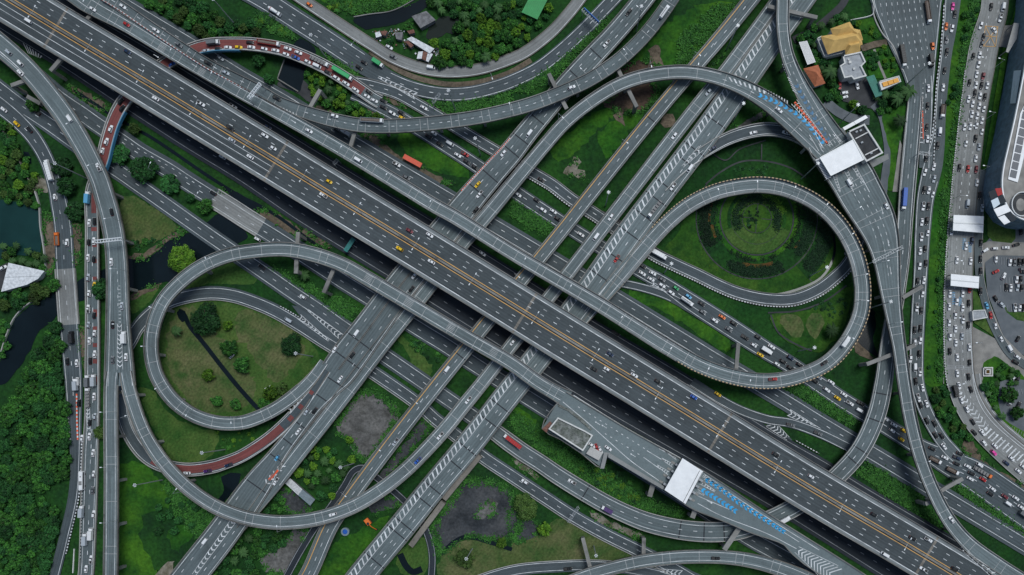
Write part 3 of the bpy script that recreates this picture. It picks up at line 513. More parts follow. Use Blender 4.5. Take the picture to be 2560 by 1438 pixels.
# ------------------------------------------------------------------ ground, lawns, lots, water
def ground_mat(name, cols, scales=(0.012, 0.06, 0.5), amount=0.6, rough=0.95, mown=0.0):
    """three tones blended by noise at three sizes"""
    m, nt, b = nodemat(name); L = nt.links.new
    g = N(nt, 'ShaderNodeNewGeometry')
    n = [N(nt, 'ShaderNodeTexNoise', i_Scale=s, i_Detail=8.0, i_Roughness=0.65) for s in scales]
    for q in n: L(g.outputs['Position'], q.inputs['Vector'])
    r0 = N(nt, 'ShaderNodeMapRange', i_From_Min=0.4, i_From_Max=0.62); L(n[0].outputs[0], r0.inputs[0])
    r1 = N(nt, 'ShaderNodeMapRange', i_From_Min=0.42, i_From_Max=0.66); L(n[1].outputs[0], r1.inputs[0])
    m1 = N(nt, 'ShaderNodeMix', data_type='RGBA'); m1.inputs[6].default_value = col4(cols[0]); m1.inputs[7].default_value = col4(cols[1]); L(r0.outputs[0], m1.inputs[0])
    m2 = N(nt, 'ShaderNodeMix', data_type='RGBA'); L(m1.outputs[2], m2.inputs[6]); m2.inputs[7].default_value = col4(cols[2]); L(r1.outputs[0], m2.inputs[0])
    r2 = N(nt, 'ShaderNodeMapRange', i_From_Min=0.3, i_From_Max=0.7, i_To_Min=1 - amount, i_To_Max=1 + amount); L(n[2].outputs[0], r2.inputs[0])
    v = N(nt, 'ShaderNodeVectorMath', operation='SCALE'); L(m2.outputs[2], v.inputs[0]); L(r2.outputs[0], v.inputs['Scale'])
    if mown:     # faint swathes left by the mower
        w = N(nt, 'ShaderNodeTexWave', i_Scale=0.14, i_Distortion=9.0, i_Detail=3.0, i_Detail_Scale=0.6); mp = N(nt, 'ShaderNodeMapping'); mp.inputs['Rotation'].default_value = (0, 0, 0.6); L(g.outputs['Position'], mp.inputs[0]); L(mp.outputs[0], w.inputs['Vector'])
        wr = N(nt, 'ShaderNodeMapRange', i_To_Min=1 - mown, i_To_Max=1 + mown); L(w.outputs['Fac'], wr.inputs[0]); v2 = N(nt, 'ShaderNodeVectorMath', operation='SCALE'); L(v.outputs[0], v2.inputs[0]); L(wr.outputs[0], v2.inputs['Scale']); v = v2
    L(v.outputs[0], b.inputs['Base Color']); b.inputs['Roughness'].default_value = rough; b.inputs['Specular IOR Level'].default_value = 0.15
    return m
ground_mat('grass', ((0.0099, 0.0484, 0.0099), (0.0209, 0.0792, 0.0121), (0.0088, 0.0330, 0.0110)), amount=0.45)
ground_mat('grass_vivid', ((0.0204, 0.0960, 0.0096), (0.0600, 0.1560, 0.0120), (0.0108, 0.0540, 0.0096)), amount=0.4)
ground_mat('lawn', ((0.044, 0.098, 0.020), (0.082, 0.128, 0.032), (0.026, 0.078, 0.015)), (0.02, 0.09, 0.7), 0.38, mown=.05)
ground_mat('lawn_dry', ((0.070, 0.098, 0.030), (0.125, 0.125, 0.058), (0.036, 0.080, 0.020)), (0.02, 0.09, 0.7), 0.38, mown=.06)
ground_mat('lawn_garden', ((0.024, 0.082, 0.010), (0.052, 0.112, 0.015), (0.012, 0.048, 0.009)), (0.03, 0.1, 0.7), 0.35)
ground_mat('dirt', ((0.1200, 0.0936, 0.0660), (0.1800, 0.1440, 0.1080), (0.0600, 0.0504, 0.0360)), (0.03, 0.12, 0.6), 0.4)
ground_mat('dirt_red', ((0.0825, 0.0528, 0.0374), (0.1155, 0.0825, 0.0605), (0.0385, 0.0308, 0.0242)), (0.03, 0.12, 0.6), 0.4)
ground_mat('sand_pale', ((0.20, 0.185, 0.15), (0.27, 0.25, 0.21), (0.09, 0.085, 0.05)), (0.03, 0.14, 0.5), 0.3)
ground_mat('gravel_lot', ((0.1020, 0.1020, 0.1008), (0.1620, 0.1584, 0.1500), (0.0600, 0.0600, 0.0552)), (0.03, 0.11, 0.6), 0.4)
ground_mat('slag_lot', ((0.050, 0.055, 0.061), (0.086, 0.088, 0.090), (0.026, 0.030, 0.034)), (0.03, 0.09, 0.6), 0.35)
ground_mat('paving', ((0.25, 0.24, 0.22), (0.31, 0.30, 0.28), (0.18, 0.175, 0.165)), (0.03, 0.2, 0.8), 0.15)
ground_mat('lot_asphalt', ((0.12, 0.135, 0.15), (0.15, 0.165, 0.178), (0.095, 0.108, 0.12)), (0.03, 0.1, 0.8), 0.12)
ground_mat('lot_dark', ((0.05, 0.052, 0.057), (0.07, 0.072, 0.075), (0.035, 0.037, 0.04)), (0.03, 0.1, 0.8), 0.15)
ground_mat('flower_bed', ((0.10, 0.045, 0.016), (0.13, 0.07, 0.02), (0.03, 0.05, 0.012)), (0.1, 0.2, 0.8), 0.3)
def water_mat(name, c, rough=0.12):
    m, nt, b = nodemat(name); L = nt.links.new
    g = N(nt, 'ShaderNodeNewGeometry'); n = N(nt, 'ShaderNodeTexNoise', i_Scale=0.05, i_Detail=5.0); L(g.outputs['Position'], n.inputs['Vector'])
    r = N(nt, 'ShaderNodeMapRange', i_From_Min=0.3, i_From_Max=0.7, i_To_Min=0.75, i_To_Max=1.25); L(n.outputs[0], r.inputs[0])
    v = N(nt, 'ShaderNodeVectorMath', operation='SCALE'); v.inputs[0].default_value = c; L(r.outputs[0], v.inputs['Scale']); L(v.outputs[0], b.inputs['Base Color'])
    b.inputs['Roughness'].default_value = rough; b.inputs['Specular IOR Level'].default_value = 0.25
water_mat('water_dark', (0.005, 0.010, 0.013))
water_mat('water_teal', (0.009, 0.036, 0.034))
water_mat('water_green', (0.016, 0.022, 0.018))
mb = MB(); mb.quad(Vector((-900, -900, 0)), Vector((900, -900, 0)), Vector((900, 900, 0)), Vector((-900, 900, 0)))
tag(mb.build('ground', 'grass'), kind='structure')
NP = [0]; EDGES = []
def patch(name, mat, pts, tile=None, smooth=True, rough=0.0, z=0.03):
    """a sheet of ground cover laid a few centimetres above the base ground; wavy edge if rough"""
    if tile: pts = [T(tile, *p) for p in pts]
    NP[0] += 1; z += 0.0035 * NP[0]
    if smooth: pts = [p[:2] for p in crom(pts, 10, True)]
    if rough:
        rs = random.Random(NP[0]); out = []
        for i, p in enumerate(pts):
            out.append((p[0] + rs.gauss(0, rough), p[1] + rs.gauss(0, rough)))
        pts = out
    if mat in ('gravel_lot', 'slag_lot', 'dirt', 'dirt_red', 'sand_pale') and len(pts) > 12:   # weeds grow over the rim
        cx, cy = sum(p[0] for p in pts) / len(pts), sum(p[1] for p in pts) / len(pts)
        for k in range(0, len(pts) - 3, 3):
            a, b = pts[k], pts[k + 3]; g = lambda p, f: (p[0] + (p[0] - cx) * f, p[1] + (p[1] - cy) * f)
            EDGES.append((None, [g(a, -.09), g(b, -.09), g(b, .06), g(a, .06)]))
    mb = MB(); mb.poly([P(x, y, 0) + Vector((0, 0, z)) for x, y in pts])
    return tag(mb.build(name, mat), kind='structure')
def path(name, mat, pts, hw, tile=None, z=0.05):
    if tile: pts = [T(tile, *p) for p in pts]
    NP[0] += 1
    ln = Line([(p[0], p[1], z + 0.0035 * NP[0], hw) for p in pts]); mb = MB(); ln.strip(mb, Lf(0), Rt(0))
    return tag(mb.build(name, mat), kind='structure')
# grass areas by tone
patch('lawn', 'lawn', [(470, 700), (420, 780), (398, 860), (412, 940), (450, 1000), (520, 1042), (600, 1045), (680, 1025), (740, 985), (800, 900), (770, 850), (690, 795), (600, 752), (530, 745)], rough=1)
patch('lawn_dry', 'lawn_dry', [(430, 800), (470, 770), (560, 850), (640, 960), (610, 1020), (520, 1030), (450, 980), (415, 900)], rough=4)
patch('lawn_dry', 'lawn_dry', [(600, 775), (680, 800), (760, 855), (750, 900), (690, 960), (640, 900), (590, 830)], rough=4)
patch('lawn_dry', 'lawn_dry', [(900, 40), (1060, 60), (1330, 270), (1240, 340), (1150, 380), (1080, 370), (980, 420), (930, 300)], 'T10', rough=3)
patch('lawn', 'lawn', [(1400, 640), (1560, 560), (1740, 530), (1917, 600), (1917, 680), (1760, 690), (1560, 690), (1380, 720)], 'T10', rough=1)
patch('lawn', 'lawn', [(980, 830), (1200, 690), (1180, 740), (1080, 860), (990, 910)], 'T10', rough=1)
patch('lawn', 'lawn', [(1030, 40), (1150, 60), (1260, 220), (1480, 330), (1640, 380), (1560, 560), (1400, 600), (1280, 570), (1200, 440), (1090, 200)], 'T20', rough=2)
patch('lawn', 'lawn', [(1000, 1030), (1140, 1110), (1330, 1330), (1290, 1400), (1200, 1320), (1080, 1130)], 'T11', rough=3)
patch('grass', 'grass_vivid', [(905, 600), (1050, 600), (1230, 760), (1270, 900), (1080, 1000), (1070, 1200), (1180, 1438), (900, 1438)], 'T20', rough=4)
patch('grass', 'grass_vivid', [(1270, 1110), (1420, 1070), (1440, 1150), (1300, 1260)], 'T20', rough=4)
patch('grass', 'grass_vivid', [(1130, 200), (1420, 30), (1690, 40), (1380, 430), (1200, 500), (900, 470), (1000, 330)], 'T02', rough=4)
patch('grass', 'grass_vivid', [(300, 1130), (420, 980), (620, 830), (790, 800), (770, 870), (620, 990), (480, 1130), (330, 1200)], 'T02', rough=4)
patch('grass', 'grass_vivid', [(640, 1020), (850, 850), (1000, 830), (860, 1010), (700, 1180), (660, 1120)], 'T02', rough=4)
patch('grass', 'grass_vivid', [(1060, 1010), (1240, 990), (1560, 1230), (1590, 1320), (1400, 1300), (1150, 1170)], 'T01', rough=3)
patch('grass', 'grass_vivid', [(490, 0), (1150, 0), (1080, 50), (740, 110), (640, 80)], 'T01', rough=4)
patch('grass', 'grass_vivid', [(480, 1400), (610, 1180), (780, 1100), (990, 990), (960, 1080), (720, 1380), (680, 1438), (470, 1438)], 'T21', rough=2)
patch('grass', 'grass_vivid', [(0, 190), (120, 230), (330, 500), (480, 610), (900, 900), (820, 900), (500, 760), (380, 600), (200, 450), (20, 330)], 'T22', rough=3)
patch('lawn', 'lawn', [(1050, 1320), (1230, 1150), (1290, 1200), (1290, 1400), (1260, 1438), (1110, 1438)], 'T21', rough=2)
patch('lawn_dry', 'lawn_dry', [(1390, 1300), (1560, 1170), (1900, 1260), (1917, 1438), (1370, 1438)], 'T21', rough=3)
patch('lawn_dry', 'lawn_dry', [(0, 1160), (220, 1110), (300, 1040), (400, 1010), (640, 1130), (950, 1290), (560, 1340), (0, 1390)], 'T22', rough=3)
patch('grass', 'grass_vivid', [(1410, 880), (1917, 1130), (1917, 1240), (1380, 960)], 'T13', rough=2, smooth=False) if 0 else None
for pts in ([(870, 740), (1120, 780), (1330, 920), (1640, 1140), (1600, 1200), (1420, 1080), (1100, 880), (900, 800)], ):
    patch('grass', 'grass_vivid', pts, 'T12', rough=2)
patch('grass', 'grass_vivid', [(1450, -20), (1590, -20), (1500, 450), (1430, 1000), (1385, 1450), (1270, 1450), (1300, 1000), (1340, 600)], 'T03', rough=1)
patch('grass', 'grass_vivid', [(1250, 0), (1375, 0), (1320, 500), (1310, 1000), (1322, 1438), (1180, 1438), (1205, 800)], 'T13', rough=1)
# wide dirt and grey lots
patch('gravel_lot', 'gravel_lot', [(600, 320), (700, 160), (820, 60), (960, 130), (1040, 190), (1060, 290), (960, 430), (830, 590), (770, 560), (700, 440)], 'T21', rough=3)
patch('slag_lot', 'slag_lot', [(930, 690), (1080, 490), (1290, 240), (1330, 280), (1230, 430), (1050, 610), (960, 720)], 'T21', rough=3)
patch('slag_lot', 'slag_lot', [(1390, 990), (1560, 740), (1700, 720), (1917, 830), (1990, 1000), (1960, 1130), (1760, 1170), (1570, 1140), (1390, 1280), (1330, 1100)], 'T21', rough=3)
patch('slag_lot', 'slag_lot', [(0, 900), (110, 990), (220, 1110), (100, 1170), (0, 1180)], 'T22', rough=2)
patch('slag_lot', 'gravel_lot', [(1640, 1010), (1760, 860), (1800, 890), (1790, 960), (1700, 1010)], 'T21', rough=2)
patch('gravel_lot', 'gravel_lot', [(30, 1330), (220, 1180), (330, 1060), (400, 1100), (330, 1250), (230, 1438), (60, 1400)], 'T21', rough=3)
patch('slag_lot', 'slag_lot', [(830, 900), (1040, 850), (1080, 900), (960, 960), (870, 960)], 'T21', rough=2)
patch('slag_lot', 'slag_lot', [(170, 830), (210, 780), (400, 900), (420, 960), (250, 980), (200, 920)], 'T21', rough=2)
patch('dirt', 'dirt_red', [(680, 770), (830, 640), (960, 590), (1080, 640), (1060, 780), (930, 840), (880, 830), (800, 840)], 'T02', rough=4)
patch('dirt', 'dirt_red', [(830, 530), (960, 460), (1120, 500), (1000, 540), (860, 600)], 'T02', rough=4)
patch('dirt', 'dirt', [(1030, 380), (1090, 350), (1110, 420), (1140, 480), (1060, 500), (1020, 440)], 'T02', rough=4)
patch('dirt', 'dirt', [(770, 870), (850, 830), (830, 900), (850, 940), (780, 910)], 'T02', rough=3)
patch('sand', 'sand_pale', [(410, 1240), (480, 1180), (520, 1200), (500, 1270), (560, 1320), (490, 1330), (390, 1280)], 'T02', rough=3)
patch('dirt', 'dirt', [(1130, 880), (1200, 860), (1230, 930), (1190, 960), (1110, 930)], 'T02', rough=2)
patch('dirt', 'dirt', [(810, 980), (900, 1010), (1060, 1160), (1220, 1240), (1460, 1380), (1400, 1400), (1180, 1270), (960, 1160), (820, 1040)], 'T01', rough=3)
patch('dirt', 'dirt', [(430, 790), (560, 820), (620, 860), (560, 860), (430, 830)], 'T01', rough=2)
patch('dirt', 'dirt', [(790, 760), (860, 770), (1000, 880), (940, 890), (850, 850)], 'T01', rough=2)
path('verge', 'dirt', [(850, 385), (920, 432), (1000, 485), (1090, 538), (1200, 582), (1330, 615), (1450, 632), (1580, 628), (1700, 608), (1830, 570), (1917, 535), (2060, 450)], 6.5, 'T01')
patch('dirt', 'dirt', [(920, 660), (1030, 740), (1130, 810), (1060, 800), (940, 710)], 'T01', rough=2)
patch('dirt', 'dirt', [(1000, 1090), (1250, 1240), (1500, 1380), (1700, 1438), (1400, 1400), (1150, 1260), (980, 1150)], 'T00', rough=4)
patch('dirt', 'dirt', [(520, 640), (700, 720), (850, 830), (760, 830), (600, 730)], 'T00', rough=4)
patch('dirt', 'dirt', [(20, 130), (140, 150), (280, 260), (480, 350), (560, 430), (420, 370), (230, 300)], 'T11', rough=4)
patch('dirt', 'dirt', [(940, 480), (1060, 460), (1220, 360), (1370, 280), (1380, 310), (1250, 390), (1130, 480), (1010, 510)], 'T10', rough=3)
patch('dirt', 'dirt', [(980, 770), (1100, 720), (1220, 680), (1200, 710), (1060, 780), (985, 810)], 'T10', rough=2)
patch('dirt', 'dirt', [(545, 240), (590, 240), (600, 420), (570, 560), (555, 420)], 'T10', rough=2)
patch('dirt', 'dirt', [(600, 1000), (640, 1010), (640, 1350), (625, 1300)], 'T10', rough=1)
patch('dirt', 'dirt', [(340, 150), (390, 180), (410, 560), (360, 640), (350, 420)], 'T10', rough=2)
patch('dirt', 'sand_pale', [(270, 1310), (340, 1310), (370, 1438), (280, 1430)], 'T00', rough=3)
patch('dirt', 'sand_pale', [(0, 545), (60, 580), (200, 700), (180, 720), (20, 600)], 'T22', rough=2)
patch('dirt', 'sand_pale', [(590, 965), (760, 1040), (980, 1140), (960, 1160), (760, 1090), (600, 1000)], 'T22', rough=2)
patch('dirt', 'dirt', [(660, 1120), (760, 1170), (780, 1250), (700, 1230), (640, 1170)], 'T13', rough=3)
patch('dirt', 'dirt', [(1500, 420), (1640, 600), (1917, 760), (1917, 800), (1600, 620), (1450, 480)], 'T23', rough=2)
patch('dirt', 'sand_pale', [(1190, 1400), (1310, 1330), (1270, 1438), (1160, 1438)], 'T20', rough=2)
patch('dirt', 'lot_dark', [(560, 190), (640, 130), (700, 150), (900, 260), (960, 330), (900, 350), (700, 260)], 'T12', smooth=False)
patch('gravel_path', 'lot_dark', [(160, 640), (300, 560), (420, 680), (460, 760), (420, 780), (300, 690)], 'T01', rough=1)
patch('gravel_path', 'gravel_lot', [(1490, 1060), (1700, 940), (1917, 820), (1917, 850), (1730, 970), (1540, 1070)], 'T02', rough=1)
# water
patch('canal', 'water_dark', [(955, 495), (1060, 512), (1180, 440), (1290, 350), (1400, 310), (1560, 220), (1640, 165), (1790, 260), (1860, 330), (1760, 400), (1600, 450), (1500, 520), (1330, 660), (1210, 680), (1000, 750), (955, 760), (700, 790), (560, 820), (560, 690), (720, 610)], 'T10', rough=1)
patch('canal', 'water_dark', [(1660, -20), (1780, 0), (1870, 70), (1930, 110), (1930, 150), (1830, 110), (1700, 20)], 'T10', rough=1)
patch('canal', 'water_dark', [(440, 730), (330, 800), (230, 850), (120, 950), (70, 1060), (10, 1240), (-20, 1438), (40, 1438), (130, 1330), (230, 1180), (280, 1060), (400, 960), (440, 900)], 'T10', rough=1)
patch('canal', 'water_dark', [(165, 590), (215, 450), (330, 290), (450, 380), (370, 520), (320, 690)], 'T01', rough=1)
patch('canal', 'water_dark', [(730, 150), (840, 115), (1000, 95), (1100, 60), (1290, -20), (1360, -20), (1200, 110), (1080, 170), (950, 200), (820, 220)], 'T01', rough=1)
patch('canal', 'water_dark', [(540, 480), (610, 520), (640, 560), (560, 540)], smooth=True)
patch('pond', 'water_teal', [(-10, 60), (100, 75), (250, 110), (300, 190), (310, 400), (290, 480), (150, 470), (-10, 500)], 'T10', rough=2)
patch('pond', 'water_green', [(1265, 280), (1380, 130), (1500, 130), (1560, 230), (1680, 270), (1640, 320), (1500, 250), (1400, 270), (1300, 310)], 'T01', rough=2)
patch('pond', 'water_green', [(10, 190), (60, 180), (90, 230), (30, 260)], 'T02', rough=1)
path('drain', 'water_dark', [(446, 776), (460, 786), (472, 812), (512, 862), (560, 924), (610, 984), (655, 1030), (690, 1050)], 5.5)
patch('drain', 'water_dark', [(442, 782), (450, 772), (463, 778), (468, 800), (456, 806)])
path('ditch', 'water_dark', [(185, 225), (240, 262), (300, 300), (380, 345), (440, 385), (520, 440), (600, 490), (650, 515), (700, 545), (760, 590), (830, 640), (900, 685)], 4)
path('ditch', 'water_dark', [(1000, 1385), (1015, 1415), (1032, 1430), (1055, 1423)], 8)
path('ditch', 'water_dark', [(1102, 1386), (1135, 1355), (1165, 1342), (1220, 1355), (1280, 1374)], 5)
patch('pond', 'water_dark', [(660, 1100), (720, 940), (760, 860), (800, 900), (790, 1150), (830, 1240), (760, 1200)], 'T13', rough=1)  # dark sheet painting the shade beside the loop, no water here
patch('canal', 'water_dark', [(1660, 700), (1800, 680), (1775, 780), (1710, 850), (1640, 970), (1570, 1070), (1490, 1090), (1550, 970), (1620, 880), (1680, 800)], 'T20', rough=1)
patch('pond', 'water_dark', [(180, 1130), (215, 1140), (240, 1220), (210, 1230)], 'T00', rough=1)
# round garden
GX, GY = 1892, 546
def ring(name, mat, r0, r1, a0=0, a1=360, cx=GX, cy=GY, ky=1.0):
    ln = Line([(cx + math.cos(R(a)) * (r0 + r1) / 2, cy + math.sin(R(a)) * (r0 + r1) / 2 * ky, 0.14 + 0.0035 * NP[0], (r1 - r0) / 2) for a in [a0 + (a1 - a0) * i / 36 for i in range(37)]], 8)
    NP[0] += 1; mb = MB(); ln.strip(mb, Lf(0), Rt(0)); return tag(mb.build(name, mat), kind='structure')
patch('garden_lawn', 'lawn_garden', [(1690, 590), (1720, 530), (1780, 490), (1860, 475), (1960, 480), (2030, 510), (2090, 570), (2110, 640), (2080, 690), (2000, 735), (1900, 738), (1800, 715), (1720, 680), (1650, 640)], rough=1)
ring('garden_bed', 'grass', 106, 149); ring('garden_bed', 'grass', 154, 200, -30, 50); ring('garden_lawn', 'grass_vivid', 94, 105); ring('garden_bed', 'grass', 66, 74); ring('garden_lawn', 'lawn', 40, 88, 20, 160); ring('garden_path', 'lot_dark', 90, 93.5); ring('garden_path', 'lot_dark', 150, 153, -30, 215); ring('garden_path', 'lot_dark', 36, 37.5); ring('garden_edge', 'lot_dark', 64, 65, 30, 190)
for a in (49, 142): path('garden_path', 'lot_dark', [(GX + math.cos(R(a)) * r, GY + math.sin(R(a)) * r) for r in (94, 120, 150)], 1.6)
for a in (0, 90, 180, 270): path('garden_path', 'lot_dark', [(GX + math.cos(R(a + 5)) * r, GY + math.sin(R(a + 5)) * r) for r in (12, 24, 36)], .9)
path('garden_path', 'lot_dark', [(1996, 666), (2015, 688), (2031, 705)], 1.2)
ring('flower_bed', 'flower_bed', 114, 124, 70, 108); ring('flower_bed', 'flower_bed', 110, 117, 155, 172); ring('flower_bed', 'flower_bed', 116, 122, 176, 200); ring('flower_bed', 'flower_bed', 118, 124, 26, 38); ring('flower_bed', 'lawn_dry', 57, 68, -80, -8)
patch('garden_lawn', 'lawn_garden', [(20, 920), (220, 900), (420, 830), (560, 720), (620, 720), (600, 900), (520, 1080), (380, 1200), (250, 1170), (80, 1060)], 'T13', rough=2)
patch('garden_bed', 'lawn_dry', [(300, 930), (390, 920), (410, 980), (350, 1100), (300, 1040)], 'T13', rough=2)
patch('garden_bed', 'lawn_dry', [(100, 930), (240, 930), (250, 1080), (200, 1090), (90, 980)], 'T13', rough=2)
path('garden_path', 'lot_dark', [(0, 905), (220, 890), (420, 820), (590, 700)], 2, 'T13'); path('garden_path', 'lot_dark', [(20, 920), (80, 1055), (250, 1160), (330, 1190)], 2, 'T13')
path('garden_path', 'lot_dark', [(1485, 1140), (1600, 1200), (1700, 1120), (1900, 1050)], 1.5, 'T02')
path('garden_path', 'lot_dark', [(1450, 1380), (1560, 1290), (1720, 1210), (1917, 1210), (2090, 1260), (2200, 1330)], 2.0, 'T02')
path('garden_path', 'lot_dark', [(1870, 1080), (1868, 1200)], 1.5, 'T02')
path('garden_path', 'water_dark', [(490, 320), (500, 420), (480, 520), (400, 640), (250, 720), (60, 770), (-80, 775)], 3, 'T13')
for tl, pts in (('T11', [(270, 850), (400, 870), (650, 1080), (560, 1160), (400, 1020)]), ('T23', [(150, 215), (250, 240), (430, 355), (330, 345), (160, 262)]), ('T23', [(-10, 285), (70, 312), (180, 425), (150, 440), (60, 390), (-10, 350)]), ('T12', [(1000, 645), (1090, 680), (1210, 760), (1120, 745), (1010, 705)]), ('T01', [(880, 545), (1200, 690), (1215, 770), (1080, 690)]), ('T22', [(1020, 1385), (1300, 1385), (1450, 1450), (1150, 1450)])):
    patch('gore_pavement', 'asphalt_ground', pts, tl, smooth=False)
# house compound, toll yard, parking lots, mall forecourt
patch('yard', 'lot_dark', [(530, 620), (760, 580), (860, 720), (820, 830), (560, 760)], 'T03', smooth=False)
path('driveway', 'lot_asphalt', [(790, 780), (850, 860), (885, 1000), (900, 1150), (880, 1300), (860, 1450)], 10, 'T03')
path('driveway', 'lot_asphalt', [(430, 760), (530, 840), (640, 890), (760, 900)], 12, 'T03')
path('driveway', 'lot_dark', [(190, 300), (330, 230), (480, 110), (560, 30), (600, -60)], 9, 'T03')
patch('garden_lawn', 'grass_vivid', [(640, 160), (780, 130), (860, 260), (760, 330), (700, 320), (700, 240)], 'T03', smooth=False)
patch('garden_lawn', 'grass_vivid', [(700, 400), (880, 350), (980, 520), (900, 590), (760, 590), (730, 480)], 'T03', smooth=False)
path('garden_walk', 'paving', [(795, 370), (830, 470), (880, 590)], 3, 'T03'); path('garden_walk', 'dirt', [(700, 365), (790, 335), (890, 315)], 8, 'T03')
patch('lawn', 'grass_vivid', [(860, 860), (1040, 800), (1010, 950), (960, 1200), (930, 1438), (900, 1438), (915, 1150)], 'T03', rough=1)
patch('mall_apron', 'lot_asphalt', [(1880, -20), (1960, -20), (1960, 500), (1640, 480), (1610, 400), (1740, 250)], 'T13', smooth=False)
patch('pavement', 'paving', [(985, 1050), (1000, 1090), (970, 1438), (930, 1438)], 'T03', smooth=False)
patch('forecourt', 'paving', [(1530, 1010), (1700, 1100), (1830, 1240), (1917, 1300), (1917, 1438), (1530, 1438)], 'T13', smooth=False)
patch('parking_lot', 'lot_asphalt', [(1620, 520), (1690, 475), (1960, 480), (1960, 1240), (1850, 1200), (1760, 1080), (1640, 760)], 'T13', smooth=False)
patch('pavement', 'paving', [(1570, 400), (1650, 370), (1960, 380), (1960, 480), (1690, 475), (1620, 530), (1610, 720), (1760, 1080), (1900, 1220), (1960, 1260), (1960, 1340), (1830, 1250), (1700, 1060), (1580, 720)], 'T13', smooth=False)
patch('lawn', 'lawn', [(1640, 170), (1850, 280), (1850, 350), (1820, 385), (1680, 370), (1640, 330)], 'T13', smooth=False)
patch('lawn', 'lawn', [(1530, 740), (1560, 750), (1700, 1050), (1690, 1085), (1540, 980)], 'T13', smooth=False)
patch('lawn', 'lawn', [(1760, 840), (1800, 900), (1917, 900), (1917, 970), (1860, 960), (1780, 900)], 'T13', smooth=False)
patch('lawn', 'grass_vivid', [(1610, 1270), (1690, 1230), (1800, 1300), (1917, 1390), (1917, 1438), (1600, 1438)], 'T13', smooth=True)
patch('pavement', 'paving', [(1540, 1240), (1640, 1205), (1690, 1230), (1610, 1280), (1600, 1420), (1530, 1420)], 'T13')
patch('parking_lot', 'lot_asphalt', [(1720, 0), (1960, 0), (1960, 420), (1820, 330), (1720, 180)], 'T23', smooth=True)
patch('lawn', 'grass_vivid', [(1530, 0), (1720, 0), (1720, 120), (1760, 260), (1960, 400), (1960, 440), (1760, 300), (1590, 150)], 'T23', smooth=True)
patch('lawn', 'lawn', [(1660, 330), (1720, 370), (1917, 500), (1917, 560), (1780, 480)], 'T23', smooth=False)
patch('mall_lawn', 'grass_vivid', [(1870, 0), (1760, 330), (1700, 700), (1600, 1300), (1570, 1438), (1600, 1438), (1660, 1200), (1740, 700), (1800, 350), (1917, 60)], 'T03', smooth=False)
patch('pavement', 'paving', [(1700, 200), (1840, 190), (1790, 360), (1690, 350)], 'T03', smooth=False)

# ------------------------------------------------------------------ trees, palms, shrubs
def leaf_mat(name, c1, c2):
    m, nt, b = nodemat(name); L = nt.links.new
    a = N(nt, 'ShaderNodeAttribute'); a.attribute_name = 'tint'
    oi = N(nt, 'ShaderNodeObjectInfo')
    mx = N(nt, 'ShaderNodeMix', data_type='RGBA'); mx.inputs[6].default_value = col4(c1); mx.inputs[7].default_value = col4(c2); L(a.outputs['Fac'], mx.inputs[0])
    r = N(nt, 'ShaderNodeMapRange', i_To_Min=0.6, i_To_Max=1.5); L(oi.outputs['Random'], r.inputs[0])
    v = N(nt, 'ShaderNodeVectorMath', operation='SCALE'); L(mx.outputs[2], v.inputs[0]); L(r.outputs[0], v.inputs['Scale']); L(v.outputs[0], b.inputs['Base Color'])
    b.inputs['Roughness'].default_value = 0.7; b.inputs['Specular IOR Level'].default_value = 0.2
leaf_mat('leaf_dark', (0.003, 0.018, 0.007), (0.030, 0.125, 0.028))
leaf_mat('leaf_mid', (0.004, 0.028, 0.008), (0.055, 0.190, 0.028))
leaf_mat('leaf_bright', (0.016, 0.066, 0.006), (0.120, 0.240, 0.020))
leaf_mat('leaf_deep', (0.003, 0.012, 0.006), (0.013, 0.044, 0.015))
leaf_mat('leaf_olive', (0.018, 0.042, 0.010), (0.068, 0.125, 0.026))
leaf_mat('leaf_palm', (0.016, 0.045, 0.014), (0.045, 0.105, 0.030))
flat('bark', (0.10, 0.075, 0.05), 0.9, 0, 0.3, 2.0)
